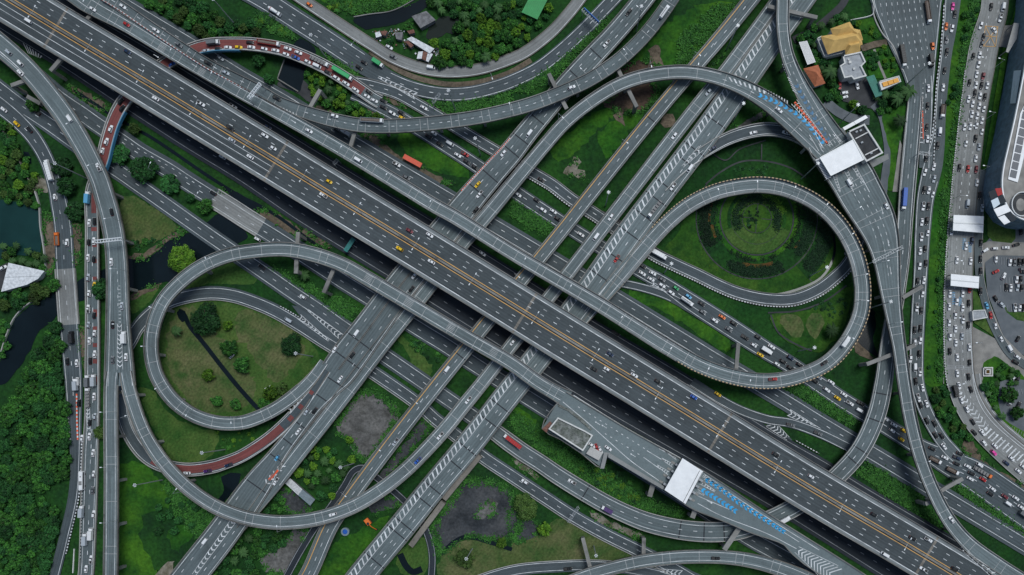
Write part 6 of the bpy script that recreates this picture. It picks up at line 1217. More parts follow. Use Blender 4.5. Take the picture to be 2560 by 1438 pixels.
def thing(name, label, cat, xy, tile=None, z=0): p = P(*(T(tile, *xy) if tile else xy), z); o = empty(name, p); return tag(o, label, cat)
# house with the gold roof
o = thing('gold_roofed_house', 'large house with a golden hipped roof and white balconies', 'house', (560, 300), 'T03')
hip(o, [(395, 272), (690, 222), (708, 335), (447, 408)], 7.5, 11.5, 'roof_gold', 'T03', gab=.22); hip(o, [(466, 216), (612, 163), (665, 250), (500, 300)], 8.0, 11.9, 'roof_gold', 'T03'); hip(o, [(572, 320), (692, 300), (690, 388), (580, 418)], 7.1, 10.6, 'roof_gold', 'T03', gab=.25); hip(o, [(600, 205), (690, 225), (712, 300), (640, 330)], 7.9, 10.9, 'roof_gold', 'T03', gab=.4)
flatroof(o, [(366, 292), (398, 278), (450, 412), (418, 424)], 4.0, 'roof_grey', 'T03', 1.0, nm='balcony'); flatroof(o, [(418, 418), (560, 384), (566, 398), (424, 430)], 3.9, 'roof_grey', 'T03', .9, nm='balcony')
o = thing('flat_roofed_wing', 'white house wing with a stepped pale grey flat roof', 'house', (640, 490), 'T03'); flatroof(o, [(560, 425), (690, 397), (722, 468), (692, 500), (728, 572), (640, 596), (622, 575), (570, 585), (540, 500), (572, 478)], 6.5, 'screen_pale' if 0 else 'roof_grey', 'T03', 1.0, pw=.8)
for p, s in (((610, 470), 1.6), ((640, 520), 1.2), ((600, 450), 1.0)): m = MB(); m.box(WP([p], 6.5, 'T03')[0], s, s, .9); m.build('roof_tank', 'wall_white', o, -o.location)
o = thing('white_shed', 'narrow white roofed shed beside the curving toll approach', 'shed', (290, 395), 'T03'); q = slab(o, [(232, 316), (292, 306), (357, 465), (296, 485)], 4, .25, 'roof_white', 'T03', ribs=9); legs(o, q, 0, 3.7)
o = thing('orange_hut', 'square hut with an orange tiled pyramid roof', 'hut', (345, 570), 'T03'); hip(o, [(264, 515), (376, 486), (430, 625), (350, 650)], 4, 6.8, 'roof_orange', 'T03', gab=.42)
o = thing('green_canopy', 'teal green sheet canopy over the house car park', 'canopy', (795, 650), 'T03'); q = slab(o, [(735, 577), (795, 560), (860, 712), (805, 730)], 4.2, .2, 'roof_teal', 'T03', ribs=12, rmat='roof_teal'); legs(o, q, 0, 4)
o = thing('sign_wall', 'slanted white framed sign wall with three orange panels', 'sign', (910, 620), 'T03'); flatroof(o, [(832, 612), (978, 572), (992, 612), (850, 674)], 6, 'wall_white', 'T03', .4)
for i in range(3):
    f0, f1 = .05 + i * .31, .05 + i * .31 + .28; L0 = lambda f, g: (846 + (974 - 846) * f + g * 12, 622 + (582 - 622) * f + g * 34); q = WP([L0(f0, .06), L0(f1, .06), L0(f1, .95), L0(f0, .95)], 6.2, 'T03'); m = MB(); m.prism([tuple(p[:2]) for p in q], 6.1, 6.75 + .05 * i); m.build('orange_panel', 'sign_orange', o, -o.location)
o = thing('boundary_wall', 'pale boundary wall round the house plot beside the wide road', 'wall', (860, 250), 'T03'); ln = Line([(*T('T03', *p), 0, 1) for p in [(610, 163), (780, 115), (785, 60), (762, -10)]] , 10); m = MB(); ln.wall(m, -.8, .8, 0, 2); m.build('wall', 'wall_white', o, -o.location); ln = Line([(*T('T03', *p), 0, 1) for p in [(775, -10), (790, 130), (850, 255), (930, 350), (1000, 530)]], 10); m = MB(); ln.wall(m, -1.4, 1.4, 0, 1.2); m.build('kerb_wall', 'concrete_pale', o, -o.location)
# upper toll plaza
def booths(o, a, b, n, z, tile, cols=('roof_grey', 'wall_white')):
    a, b = WP([a, b], z, tile)
    for i in range(n):
        p = a + (b - a) * ((i + .5) / n); r = math.atan2(b.y - a.y, b.x - a.x); m = MB(); m.box((p.x, p.y, z), 1.3, 8, .25, r); m.build('toll_island', 'concrete', o, -o.location); m = MB(); m.box((p.x, p.y, z + .25), 1.3, 2.8, 2.4, r); c = m.build('toll_booth', 'roof_grey', o, -o.location); m = MB(); m.box((p.x, p.y, z + 1.35), 1.36, 2.2, .8, r); m.build('booth_window', 'window_dark', c)
o = thing('toll_plaza', 'big toll gate with a white rectangular roof, below the gold roofed house', 'toll gate', (550, 1180), 'T03', 14); q = slab(o, [(388, 1182), (640, 1046), (718, 1194), (470, 1316)], 20.5, .8, 'roof_white', 'T03', ribs=0); legs(o, q, 14.2, 19.7, .12, .7); booths(o, (400, 1220), (690, 1080), 5, 14.15, 'T03'); booths(o, (470, 1290), (715, 1180), 5, 14.16, 'T03')
q = WP([(388, 1182), (640, 1046), (718, 1194), (470, 1316)], 20.5, 'T03'); m = MB(); [m.box(((q[k] + q[(k + 1) % 4]) / 2).to_tuple(), (q[(k + 1) % 4] - q[k]).length, .4, .3 + .01 * k, math.atan2((q[(k + 1) % 4] - q[k]).y, (q[(k + 1) % 4] - q[k]).x)) for k in range(4)]; m.build('roof_edge', 'steel_grey', o, -o.location)
o = thing('louvre_canopy', 'striped grey walkway canopy along the toll gate side', 'canopy', (415, 1270), 'T03', 14); q = slab(o, [(355, 1195), (388, 1182), (470, 1325), (440, 1345)], 17.5, .2, 'roof_grey', 'T03', ribs=0); m = MB(); [m.box((q[0] + (q[3] - q[0]) * ((k + .5) / 14) + (q[1] - q[0]) * .5).to_tuple(), 3.4, .35, .1, math.atan2((q[1] - q[0]).y, (q[1] - q[0]).x)) for k in range(14)]; m.build('slats', 'roof_white', o, -o.location); legs(o, q, 14.2, 17.3)
o = thing('toll_office', 'dark flat roofed toll office with white parapets, two roof bays', 'office', (730, 1080), 'T03'); flatroof(o, [(600, 992), (715, 938), (850, 1148), (732, 1210)], 19, 'roof_dark', 'T03', 1.1, pw=.9); q = WP([(652, 1042), (742, 995)], 19, 'T03'); m = MB(); c = (q[0] + q[1]) / 2; m.box((c.x, c.y, 19), (q[1] - q[0]).length, .6, .8, math.atan2((q[1] - q[0]).y, (q[1] - q[0]).x)); q = WP([(722, 1165), (820, 1115)], 19, 'T03'); c = (q[0] + q[1]) / 2; m.box((c.x, c.y, 19), (q[1] - q[0]).length, .6, .8, math.atan2((q[1] - q[0]).y, (q[1] - q[0]).x)); m.build('roof_divider', 'wall_white', o, -o.location); m = MB(); [m.box(WP([p], 19, 'T03')[0], 1.4, 1.0, .9, .5) for p in ((660, 990), (690, 980), (700, 1070), (770, 1150))]; m.build('roof_unit', 'roof_grey', o, -o.location)
o = thing('office_deck', 'grey service deck beside the toll office', 'deck', (800, 1200), 'T03'); slab(o, [(700, 1190), (740, 1215), (900, 1150), (905, 1190), (745, 1275), (720, 1245)], 13.6, .8, 'concrete_road', 'T03', 'deck'); legs(o, WP([(720, 1220), (880, 1170)], 12.8, 'T03'), 0, 12.7, .1, 1)
o = thing('long_white_shed', 'long thin white roofed shed behind the toll office', 'shed', (645, 920), 'T03'); q = slab(o, [(552, 960), (730, 862), (748, 882), (568, 980)], 5, .25, 'roof_white', 'T03', ribs=2); legs(o, q, 0, 4.7)
# lower toll plaza
o = thing('toll_plaza', 'lower toll gate with a white rectangular roof beside the widest viaduct', 'toll gate', (1290, 735), 'T22', 15.4); q = slab(o, [(1277, 562), (1432, 662), (1300, 905), (1142, 800)], 21.5, .8, 'roof_white', 'T22'); legs(o, q, 15.5, 20.7, .12, .7); booths(o, (1250, 590), (1130, 780), 4, 15.5, 'T22'); booths(o, (1420, 700), (1310, 880), 4, 15.51, 'T22'); m = MB(); a, b = WP([(1405, 655), (1282, 890)], 21.5, 'T22'); c = (a + b) / 2; m.box((c.x, c.y, 21.5), (b - a).length, .25, .12, math.atan2((b - a).y, (b - a).x)); m.box((c.x + 1.6, c.y - 1, 21.5), (b - a).length, .2, .14, math.atan2((b - a).y, (b - a).x)); m.build('roof_pipe', 'roof_dark', o, -o.location)
o = thing('toll_office', 'weathered toll office with a mossy grey roof and white parapet', 'office', (430, 380), 'T22'); flatroof(o, [(345, 262), (545, 360), (600, 392), (530, 502), (280, 342)], 19.5, 'roof_mossy', 'T22', 1.0, pw=.8, base=15.5); slab(o, [(225, 345), (285, 285), (300, 300), (258, 372)], 17.5, .3, 'tin_rust', 'T22', 'lean_to_roof')
o = thing('carport', 'pale flat carport beside the weathered toll office', 'carport', (615, 525), 'T22', 15.4); q = slab(o, [(590, 475), (680, 522), (650, 580), (555, 528)], 18, .2, 'screen_pale' if 0 else 'concrete_pale', 'T22'); legs(o, q, 15.5, 17.8)
o = thing('covered_walkway', 'long narrow covered walkway along the lower toll deck edge', 'walkway', (900, 640), 'T22', 15.4); q = slab(o, [(722, 520), (740, 530), (1140, 775), (1135, 800), (720, 555)], 18, .25, 'concrete_road', 'T22'); legs(o, q[:1] + q[2:4], 15.5, 17.7); slab(o, [(720, 520), (690, 640), (660, 640), (690, 520)], 17.6, .3, 'concrete_road', 'T22', 'side_roof')
for k, (pts, mt) in enumerate((([(350, 155), (430, 195), (520, 260), (600, 345), (590, 355), (500, 275), (420, 210), (345, 175)], 'leaf_mid'), )): m = MB(); m.prism([tuple(p[:2]) for p in WP(pts, 16, 'T22')], 15.5, 16.0); q = m.build('planter', 'roof_mossy'); tag(q, 'planted kerb strip curving round the weathered toll office', 'planter')
# city toll canopies
for pts, lab in (([(1390, 172), (1616, 182), (1611, 306), (1385, 288)], 'upper of two white toll canopies across the concrete city road'), ([(1370, 614), (1582, 634), (1577, 722), (1368, 702)], 'lower of two white toll canopies across the concrete city road')):
    c = (sum(p[0] for p in pts) / 4, sum(p[1] for p in pts) / 4); o = thing('toll_canopy', lab, 'toll gate', c, 'T13'); q = slab(o, pts, 6.5, .6, 'roof_white', 'T13', ribs=0); m = MB(); a, b = (q[0] + q[3]) / 2, (q[1] + q[2]) / 2; cc = (a + b) / 2; m.box((cc.x, cc.y, 6.5), (b - a).length, .5, .25, math.atan2((b - a).y, (b - a).x)); m.build('roof_ridge', 'steel_grey', o, -o.location); legs(o, q, 0, 5.9, .08, .5); booths(o, (pts[0][0] + 20, (pts[0][1] + pts[3][1]) / 2), (pts[1][0] - 20, (pts[1][1] + pts[2][1]) / 2), 5, .6, 'T13')
for a, b in (((1470, 350), (1465, 440)), ((1510, 380), (1515, 460)), ((1390, 840), (1390, 740)), ((1440, 850), (1440, 780))): chevrons('ER', a, b, 4, 4, 6, 'paint_blue', 'T13', edge=False, nm='blue_arrow_marking')
# shacks by the trees
SH = 'T01'
for nm, lab, pts, z, mt in (('tin_shack', 'big dark grey tin roof among the trees by the pond', [(1165, 122), (1275, 82), (1345, 150), (1232, 212)], 4, 'tin_grey'), ('tin_shack', 'long bright white tin roof, largest of the shacks', [(1128, 292), (1165, 274), (1336, 365), (1300, 402)], 3.6, 'tin_pale'), ('tin_shack', 'rusty red roof tucked under the long white tin roof', [(1115, 312), (1140, 305), (1180, 340), (1160, 358)], 3.1, 'tin_rust'), ('tin_shack', 'white tin roof nearest the concrete road, rust strip beside it', [(1215, 388), (1250, 385), (1240, 440), (1204, 440)], 3, 'tin_pale'), ('tin_shack', 'brown rusted tin roof between two white ones', [(1252, 384), (1285, 392), (1270, 455), (1242, 442)], 3.15, 'tin_rust'), ('tin_shack', 'small white tin roof beside the brown rusted one', [(1287, 392), (1325, 405), (1290, 465), (1272, 456)], 2.9, 'tin_pale'), ('tin_shack', 'small white hut roof nearest the canal bend', [(890, 246), (925, 235), (942, 270), (900, 282)], 3, 'tin_pale'), ('tin_shack', 'small rusty brown hut roof beside the white hut', [(928, 232), (985, 232), (968, 268), (945, 262)], 3.1, 'tin_rust'), ('tin_shack', 'grey patched roof between the hut pair and long white roof', [(1040, 245), (1100, 240), (1090, 300), (1050, 292)], 3, 'tin_grey'), ('tin_shack', 'weathered maroon roof below the big grey tin roof', [(1130, 232), (1180, 220), (1190, 245), (1150, 256)], 3, 'tin_rust')):
    c = (sum(p[0] for p in pts) / 4, sum(p[1] for p in pts) / 4); o = thing(nm, lab, 'shack', c, SH); q = slab(o, pts, z, .12, mt, SH, ribs=8, rmat=mt); cc = sum(q, Vector()) / 4; m = MB(); m.prism([tuple((p + (cc - p) * .08)[:2]) for p in q], 0, z - .14); m.build('wall', 'tin_grey', o, -o.location)
RS = random.Random(4); m = MB()
for i in range(150):
    x, y = RS.choice(((1040, 250), (1140, 330), (1260, 420), (1350, 390), (930, 270))); p = P(*T(SH, x + RS.gauss(0, 30), y + RS.gauss(0, 20)), 0); m.box(p, RS.uniform(.3, 1.1), RS.uniform(.3, 1.0), RS.uniform(.3, .9), RS.uniform(0, 3), RS.choice((0, 0, 2, 2, 3, 1)))
tag(m.build('scrap_heap', ['tin_grey', 'tin_pale', 'tin_rust', 'roof_bluegrey', 'wall_white']), 'scattered scrap and household junk round the tin shacks', None, None, 'stuff')
o = thing('green_shed', 'shed with a bright green ridged roof at the upper edge', 'shed', (170, 50), 'T02'); q = slab(o, [(140, -40), (285, -40), (190, 146), (72, 92)], 5, .3, 'roof_green', 'T02', ribs=9, rmat='roof_green'); legs(o, q, 0, 4.7)
o = thing('long_shed', 'narrow shed, half white and half blue grey roof, by the grove', 'shed', (320, 810), 'T21'); slab(o, [(215, 746), (256, 714), (346, 796), (316, 840)], 4, .2, 'tin_pale', 'T21', 'white_roof', 8); q = slab(o, [(316, 840), (346, 796), (442, 872), (406, 918)], 3.8, .2, 'roof_bluegrey', 'T21', 'grey_roof', 7); m = MB(); m.prism([tuple(p[:2]) for p in WP([(225, 748), (256, 722), (430, 872), (404, 905)], 3.5, 'T21')], 0, 3.4); m.build('wall', 'tin_grey', o, -o.location)
o = thing('white_roofed_shed', 'large white roofed shed with slanting edges beside the side road bridge', 'shed', (170, 640), 'T10'); slab(o, [(62, 530), (332, 592), (285, 650), (200, 695), (8, 748)], 5, .4, 'tin_pale', 'T10'); m = MB(); m.prism([tuple(p[:2]) for p in WP([(70, 540), (320, 596), (280, 645), (200, 688), (20, 740)], 4.5, 'T10')], 0, 4.55); m.build('wall', 'wall_white', o, -o.location); a, b = WP([(40, 640), (300, 630)], 5, 'T10'); c = (a + b) / 2; m = MB(); m.box((c.x, c.y, 5), (b - a).length, .2, .08, math.atan2((b - a).y, (b - a).x)); m.build('roof_seam', 'roof_grey', o, -o.location)
patch('yard', 'lot_dark', [(0, 560), (60, 530), (20, 740), (0, 760)], 'T10', smooth=False)
# the mall with its louvred front
o = thing('mall_building', 'long mall building with a curved grey louvred front and roof solar panels', 'building', (1800, 700), 'T03')
base = [(2548, -70), (2536, 40), (2520, 150), (2504, 240), (2486, 330), (2470, 400), (2459, 450), (2456, 490), (2463, 528), (2482, 556), (2512, 571), (2545, 575), (2600, 570)]
bp = [P(x, y, 0) for x, y in base]; zt = 20.0; m = MB()
for i in range(len(bp) - 1):
    a, b = bp[i], bp[i + 1]; m.quad(Vector((a.x, a.y, 0)), Vector((a.x, a.y, zt)), Vector((b.x, b.y, zt)), Vector((b.x, b.y, 0)))
m.build('facade', 'facade_louver', o, -o.location)
m = MB(); ln = Line([(x, y, 0, 1) for x, y in base], 12)
for k in range(13): ln.wall(m, -1.6 - .4 * (k % 2), -.2, 1.0 + k * 1.45, 1.25 + k * 1.45)
m.build('louvres', 'facade_fin', o, -o.location)
m = MB(); m.poly([(p.x, p.y, zt - .02) for p in bp] + [(330, -20 + 0, zt - .02), (330, bp[0].y, zt - .02)][0:2]); m.build('roof', 'paving', o, -o.location)
m = MB(); ln.wall(m, -.5, 2.2, zt - .4, zt + .8); m.build('roof_edge', 'roof_white', o, -o.location)
def roofq(t, pts, z, nm, mt, th=.3):
    q = WP(pts, z, t); m = MB(); m.prism([tuple(p[:2]) for p in q], z - th, z); return m.build(nm, mt, o, -o.location), q
roofq('T03', [(1930, 760), (1960, 760), (1960, 1000), (1870, 1366), (1798, 1342), (1890, 850)], zt + .5, 'solar_base', 'roof_white')
for i in range(9):
    f = i / 9; x0, y0 = 1810 + (1925 - 1810) * f, 1322 - (1322 - 760) * f; roofq('T03', [(x0, y0), (x0 + 12, y0 - 52), (x0 + 58, y0 - 40), (x0 + 46, y0 + 14)], zt + .75, 'solar_panel', 'solar_panel', .12)
def fac(t, pts, zs, nm, mt):
    """panel leaning on the louvred front: pixels and a height for each corner"""
    m = MB(); q = [P(*T(t, *p), z) for p, z in zip(pts, zs)]; m.quad(*q); n = (q[1] - q[0]).cross(q[3] - q[0]).normalized() * -.3; m.quad(*[p + n for p in reversed(q)]); m.build(nm, mt, o, -o.location)
fac('T03', [(1812, 775), (1850, 775), (1893, 525), (1840, 530)], (13, 19, 19, 13), 'pale_screen', 'screen_pale'); fac('T03', [(1705, 1290), (1742, 1300), (1768, 1165), (1735, 1155)], (8, 17, 17, 8), 'picture_panel', 'panel_brown'); fac('T03', [(1738, 1150), (1770, 1150), (1792, 1040), (1760, 1040)], (9, 17, 17, 9), 'dark_panel', 'window_dark')
for i, (pts, mt) in enumerate((([(1650, 0), (1700, -20), (1720, 30), (1670, 60)], 'tile_black'), ([(1700, -25), (1745, -30), (1760, 15), (1722, 32)], 'tile_red'), ([(1670, 65), (1720, 40), (1738, 90), (1690, 125)], 'screen_pale'), ([(1722, 38), (1762, 22), (1785, 75), (1740, 95)], 'tile_black'), ([(1690, 130), (1790, 90), (1815, 145), (1720, 185)], 'roof_white'), ([(1722, 190), (1770, 172), (1815, 225), (1770, 245)], 'roof_white'), ([(1775, 170), (1815, 150), (1865, 205), (1825, 225)], 'tile_black'))): roofq('T13', pts, zt + .9 + .02 * i, 'roof_tile', mt)
ln2 = Line([(2552 + 26 * math.cos(a * .3), 512 + 30 * math.sin(a * .3), zt, 1) for a in range(3, 20)], 6); LINES['drum'] = ln2; m = MB(); ln2.wall(m, -1, 1, 0, 1.6); m.build('ramp_drum', 'steel_grey', o, -o.location); m = MB(); ln2.strip(m, 4, 14, .1); m.build('ramp_floor', 'lot_dark', o, -o.location)
o = thing('entrance_canopy', 'pale slanting canopy at the mall edge by the junction', 'canopy', (1830, 290), 'T03'); q = slab(o, [(1842, 172), (1880, 175), (1862, 290), (1800, 395), (1782, 388)], 8, .4, 'concrete_pale', 'T03'); legs(o, [q[0], q[2], q[4]], 0, 7.6)
o = thing('monument', 'small square monument with red flowers on the paved terrace', 'monument', (1640, 1345), 'T13'); flatroof(o, [(1612, 1315), (1680, 1315), (1680, 1378), (1612, 1378)], 1.2, 'paving', 'T13', .3); flatroof(o, [(1630, 1330), (1662, 1330), (1662, 1362), (1630, 1362)], 2.4, 'flower_bed', 'T13', .2)
o = thing('small_office', 'small grey roofed hut between the two city toll canopies', 'hut', (1580, 920), 'T13'); flatroof(o, [(1530, 890), (1620, 885), (1640, 940), (1535, 960)], 3.5, 'roof_grey', 'T13', .4)
# small things lying about
o = thing('excavator', 'orange excavator with its arm stretched over the green', 'excavator', (842, 1035), 'T21'); p = P(*T('T21', 842, 1035), 0); a = R(-52); m = MB(); m.box((p.x, p.y, .9), 4.2, 2.8, 1.6, a); m.build('body', 'car_paint_orange', o, -o.location); m = MB(); [m.box((p.x + s * 1.3 * math.sin(-a), p.y + s * 1.3 * math.cos(a), .02), 4.4, .7, .85, a) for s in (-1, 1)]; m.build('track', 'tyre', o, -o.location); q = P(*T('T21', 905, 1095), 0); m = MB(); m.tube((p.x, p.y, 2.2), ((p.x + q.x) / 2, (p.y + q.y) / 2, 4.2), .35, .28, 6); m.tube(((p.x + q.x) / 2, (p.y + q.y) / 2, 4.2), (q.x, q.y, 1.0), .28, .2, 6); m.build('arm', 'car_paint_orange', o, -o.location); m = MB(); m.box((q.x, q.y, .1), 1.0, 1.2, .9, a); m.build('bucket', 'tyre', o, -o.location); m = MB(); m.box((p.x + .6, p.y - 1.0, 2.5), 1.5, 1.2, 1.1, a); m.build('cab', 'window_dark', o, -o.location)
o = thing('water_tank', 'round blue tank beside the yellow edged viaduct', 'tank', (672, 1110), 'T21'); p = P(*T('T21', 672, 1110), 0); m = MB(); m.tube((p.x, p.y, 0), (p.x, p.y, 1.6), 2.6, 2.6, 18); m.build('shell', 'roof_bluegrey', o, -o.location); m = MB(); m.tube((p.x, p.y, 1.6), (p.x, p.y, 1.9), 1.6, 1.2, 14); m.build('lid', 'car_paint_blue', o, -o.location)
def fence(nm, lab, pts, tile, h, mat, w=.6):
    o = thing(nm, lab, 'wall', pts[0], tile); ln = Line([(*T(tile, *p), 0, 1) for p in pts], 12); m = MB(); ln.wall(m, -w, w, -.1, h); m.build('wall', mat, o, -o.location)
fence('canal_wall', 'pale wall along the teal pond and side road', [(270, 0), (300, 100), (310, 260), (335, 420), (352, 590)], 'T10', 1.4, 'concrete_pale', 1.4); fence('canal_wall', 'curved concrete wall along the dark canal below the white shed', [(270, 808), (190, 860), (110, 950), (60, 1060), (30, 1150), (0, 1250)], 'T10', 1.2, 'concrete_pale', 1.2); fence('canal_wall', 'dark concrete wall along the upper canal bend', [(735, 132), (850, 112), (1000, 92), (1080, 62), (1190, 0)], 'T01', 1.0, 'concrete', 1); fence('canal_wall', 'concrete bank wall of the square dark basin', [(165, 595), (320, 690)], 'T01', 1.0, 'concrete', 1.4); fence('canal_wall', 'concrete bank wall across the basin top', [(215, 452), (165, 592)], 'T01', 1.0, 'concrete', 1.0)
fence('boundary_wall', 'long low wall between the green strip and city road', [(1310, 700), (1310, 1438)], 'T13', .8, 'concrete', .8); fence('boundary_wall', 'dark wall strip beside the narrow lane at far upper left', [(30, 980), (110, 1120), (180, 1260), (270, 1438)], 'T00', 1.6, 'concrete_dirty', 1); fence('boundary_wall', 'white edge wall beside the straight jammed road', [(560, 1240), (550, 1420)], 'T20', .8, 'wall_white', .9)
for a, b, lab in (((1425, 890), (1180, 1230), 'brown retaining wall strip beside the hatched viaduct'), ((1700, 540), (1430, 880), 'brown retaining wall strip beside the hatched viaduct, upper half')):
    o = thing('retaining_wall', lab, 'wall', a, 'T21'); q = WP([(a[0] - 8, a[1] + 16), (b[0] - 8, b[1] + 3), (b[0] - 40, b[1] - 22), (a[0] - 40, a[1] - 10)], 6.4, 'T21'); m = MB(); m.prism([tuple(p[:2]) for p in q], 0, 6.4); m.build('wall', 'concrete_dirty', o, -o.location)

m = MB(); Q = lambda x, y: T('T03', x, y)
for a, b in (((1625, 195), (1720, 200)), ((1615, 345), (1705, 350)), ((1628, 190), (1612, 348)), ((1722, 198), (1704, 352)), ((1628, 195), (1704, 350)), ((1720, 200), (1615, 345)), ((1625, 270), (1712, 275))):
    l = Line([(*Q(*a), 1.0, .6), (*Q(*b), 1.0, .6)]); l.strip(m, Lf(0), Rt(0))
tag(m.build('box_junction_marking', 'paint_yellow'), kind='structure')
m = MB()
for t_, rows in (('T13', [((1690, 490), (1920, 492), 12, 0, 55), ((1760, 640), (1920, 642), 7, 0, 110), ((1740, 700), (1920, 702), 7, 0, 50), ((1790, 850), (1920, 852), 4, 0, 45)]), ('T23', [((1800, 60), (1920, 40), 5, 10, 40), ((1830, 320), (1920, 370), 5, -10, 30)])):
    for a, b, n, dx, dy in rows:
        for i in range(n + 1):
            x, y = a[0] + (b[0] - a[0]) * i / n, a[1] + (b[1] - a[1]) * i / n; l = Line([(*T(t_, x, y), .76, .35), (*T(t_, x + dx, y + dy), .76, .35)]); l.strip(m, Lf(0), Rt(0))
tag(m.build('parking_marking', 'paint_worn'), kind='structure')

line_on('NB', [(1158, 830), (1160, 930), (1162, 1040)], 2.2, 'T03', 'paint_red')
for y in (1008, 1020, 1032, 1044, 1056, 1300, 1312, 1324): line_on('ER', [(1328, y), (1420, y + 2), (1522, y + 4)], .9, 'T13', 'paint_worn')
# ------------------------------------------------------------------ vehicles
def ringloft(m, st, mi=0):
    """st: (x, half width, bottom, top, top inset)"""
    prev = None
    for x, w, zb, zt, ins in st:
        zm = zb + (zt - zb) * .62
        q = [Vector(p) for p in ((x, -w, zb), (x, -w, zm), (x, -w + ins, zt), (x, w - ins, zt), (x, w, zm), (x, w, zb))]
        if prev:
            for k in range(6): m.quad(prev[k], q[k], q[(k + 1) % 6], prev[(k + 1) % 6], mi)
        else: m.v += q; i = len(m.v) - 6; m.f.append(tuple(range(i + 5, i - 1, -1))); m.m.append(mi); m.uv.append(None)
        prev = q
    m.v += prev; i = len(m.v) - 6; m.f.append(tuple(range(i, i + 6))); m.m.append(mi); m.uv.append(None)
def frustum(m, x0, x1, w0, z0, X0, X1, W1, z1, mi=0):
    a = [Vector(p) for p in ((x0, -w0, z0), (x1, -w0, z0), (x1, w0, z0), (x0, w0, z0))]; b = [Vector(p) for p in ((X0, -W1, z1), (X1, -W1, z1), (X1, W1, z1), (X0, W1, z1))]
    for k in range(4): m.quad(a[k], a[(k + 1) % 4], b[(k + 1) % 4], b[k], mi)
    m.quad(*b, mi)
    return a, b
def wheels(m, xs, w, r=.33, mi=1):
    for x in xs:
        for s in (-1, 1): m.tube((x, s * (w - .2), r), (x, s * (w + .02), r), r, r, 10, mi)
def pane(nm, a, b, c, d, ins=.1, off=.02):
    n = (b - a).cross(d - a).normalized(); ce = (a + b + c + d) / 4; m = MB()
    m.quad(*[p + (ce - p) * ins + n * off for p in (a, b, c, d)]); return (nm, m.mesh(nm, 'car_glass'))
def glazing(a, b, rear=True):
    out = [pane('windscreen', a[1], a[2], b[2], b[1], .07)]
    if rear: out.append(pane('rear_window', a[3], a[0], b[0], b[3], .08))
    out += [pane('side_window', a[0], a[1], b[1], b[0], .14), pane('side_window', a[2], a[3], b[3], b[2], .14)]
    return out
def lamps(out, xf, xr, w, z):
    for nm, x, mt in (('headlight', xf, 'head_lamp'), ('tail_light', xr, 'tail_lamp')):
        for s in (-1, 1):
            m = MB(); m.box((x, s * w, z), .22, .34, .12); out.append((nm, m.mesh(nm, mt)))
    return out
VM = {}
def mk_sedan(L, W, Hh, tail):
    m = MB(); h = L / 2
    ringloft(m, [(-h, W * .66, .42, .66, .06), (-h + .12, W * .86, .3, .86, .1), (-h + .55, W * .97, .26, .95, .1), (-.6, W, .24, .98, .1), (.8, W, .24, .97, .1), (h - .8, W * .97, .24, .88, .12), (h - .2, W * .86, .28, .74, .12), (h, W * .62, .38, .6, .08)])
    a, b = frustum(m, -h + tail, .98, W * .88, .93, -h + tail + .62, .28, W * .70, Hh)
    wheels(m, (-h + .85, h - .85), W)
    for s in (-1, 1): m.box((.75, s * (W + .07), .9), .2, .16, .13)
    return m, lamps(glazing(a, b), h - .17, -h + .1, W * .6, .7)
def vm(key, m, mats, parts): VM[key] = (m.mesh(key, mats), parts)
m, q = mk_sedan(4.7, .92, 1.45, .55); vm('sedan', m, ['car_paint_white', 'tyre'], q)
m, q = mk_sedan(4.2, .88, 1.52, .12); vm('hatchback', m, ['car_paint_white', 'tyre'], q)
m, q = mk_sedan(4.8, .95, 1.78, .14); vm('suv', m, ['car_paint_white', 'tyre'], q)
m = MB(); ringloft(m, [(-2.65, .9, .45, .95, .04), (-2.5, .94, .4, 1.02, .05), (.4, .94, .3, 1.02, .08), (1.7, .93, .3, 1.0, .1), (2.45, .84, .32, .88, .12), (2.65, .62, .42, .7, .08)]); a, b = frustum(m, -.55, 1.25, .84, 1.0, -.35, .55, .68, 1.72); wheels(m, (-1.7, 1.75), .94, .38)
bed = MB(); bed.box((-1.62, 0, 1.035), 1.75, 1.55, .015); wall_ = MB()
for c, sx, sy in (((-1.6, .84, 1.02), 2.0, .1), ((-1.6, -.84, 1.02), 2.0, .1), ((-2.56, 0, 1.02), .1, 1.58)): wall_.box(c, sx, sy, .22)
vm('pickup', m, ['car_paint_white', 'tyre'], lamps(glazing(a, b), 2.48, -2.62, .6, .75) + [('cargo_bed', bed.mesh('cargo_bed', 'black_paint')), ('bed_wall', wall_.mesh('bed_wall', 'car_paint_white'))])
m = MB(); ringloft(m, [(-2.55, .84, .35, 1.85, .1), (-2.4, .92, .28, 1.98, .12), (1.0, .93, .26, 2.0, .12), (1.35, .93, .26, 1.9, .14), (2.2, .9, .26, 1.05, .14), (2.55, .74, .36, .8, .1)]); wheels(m, (-1.65, 1.65), .93)
V = Vector; vm('van', m, ['car_paint_white', 'tyre'], [pane('windscreen', V((2.1, -.74, 1.15)), V((2.1, .74, 1.15)), V((1.36, .76, 1.88)), V((1.36, -.76, 1.88)), .02, .05), pane('rear_window', V((-2.58, .7, 1.2)), V((-2.58, -.7, 1.2)), V((-2.56, -.7, 1.8)), V((-2.56, .7, 1.8)), .02)])
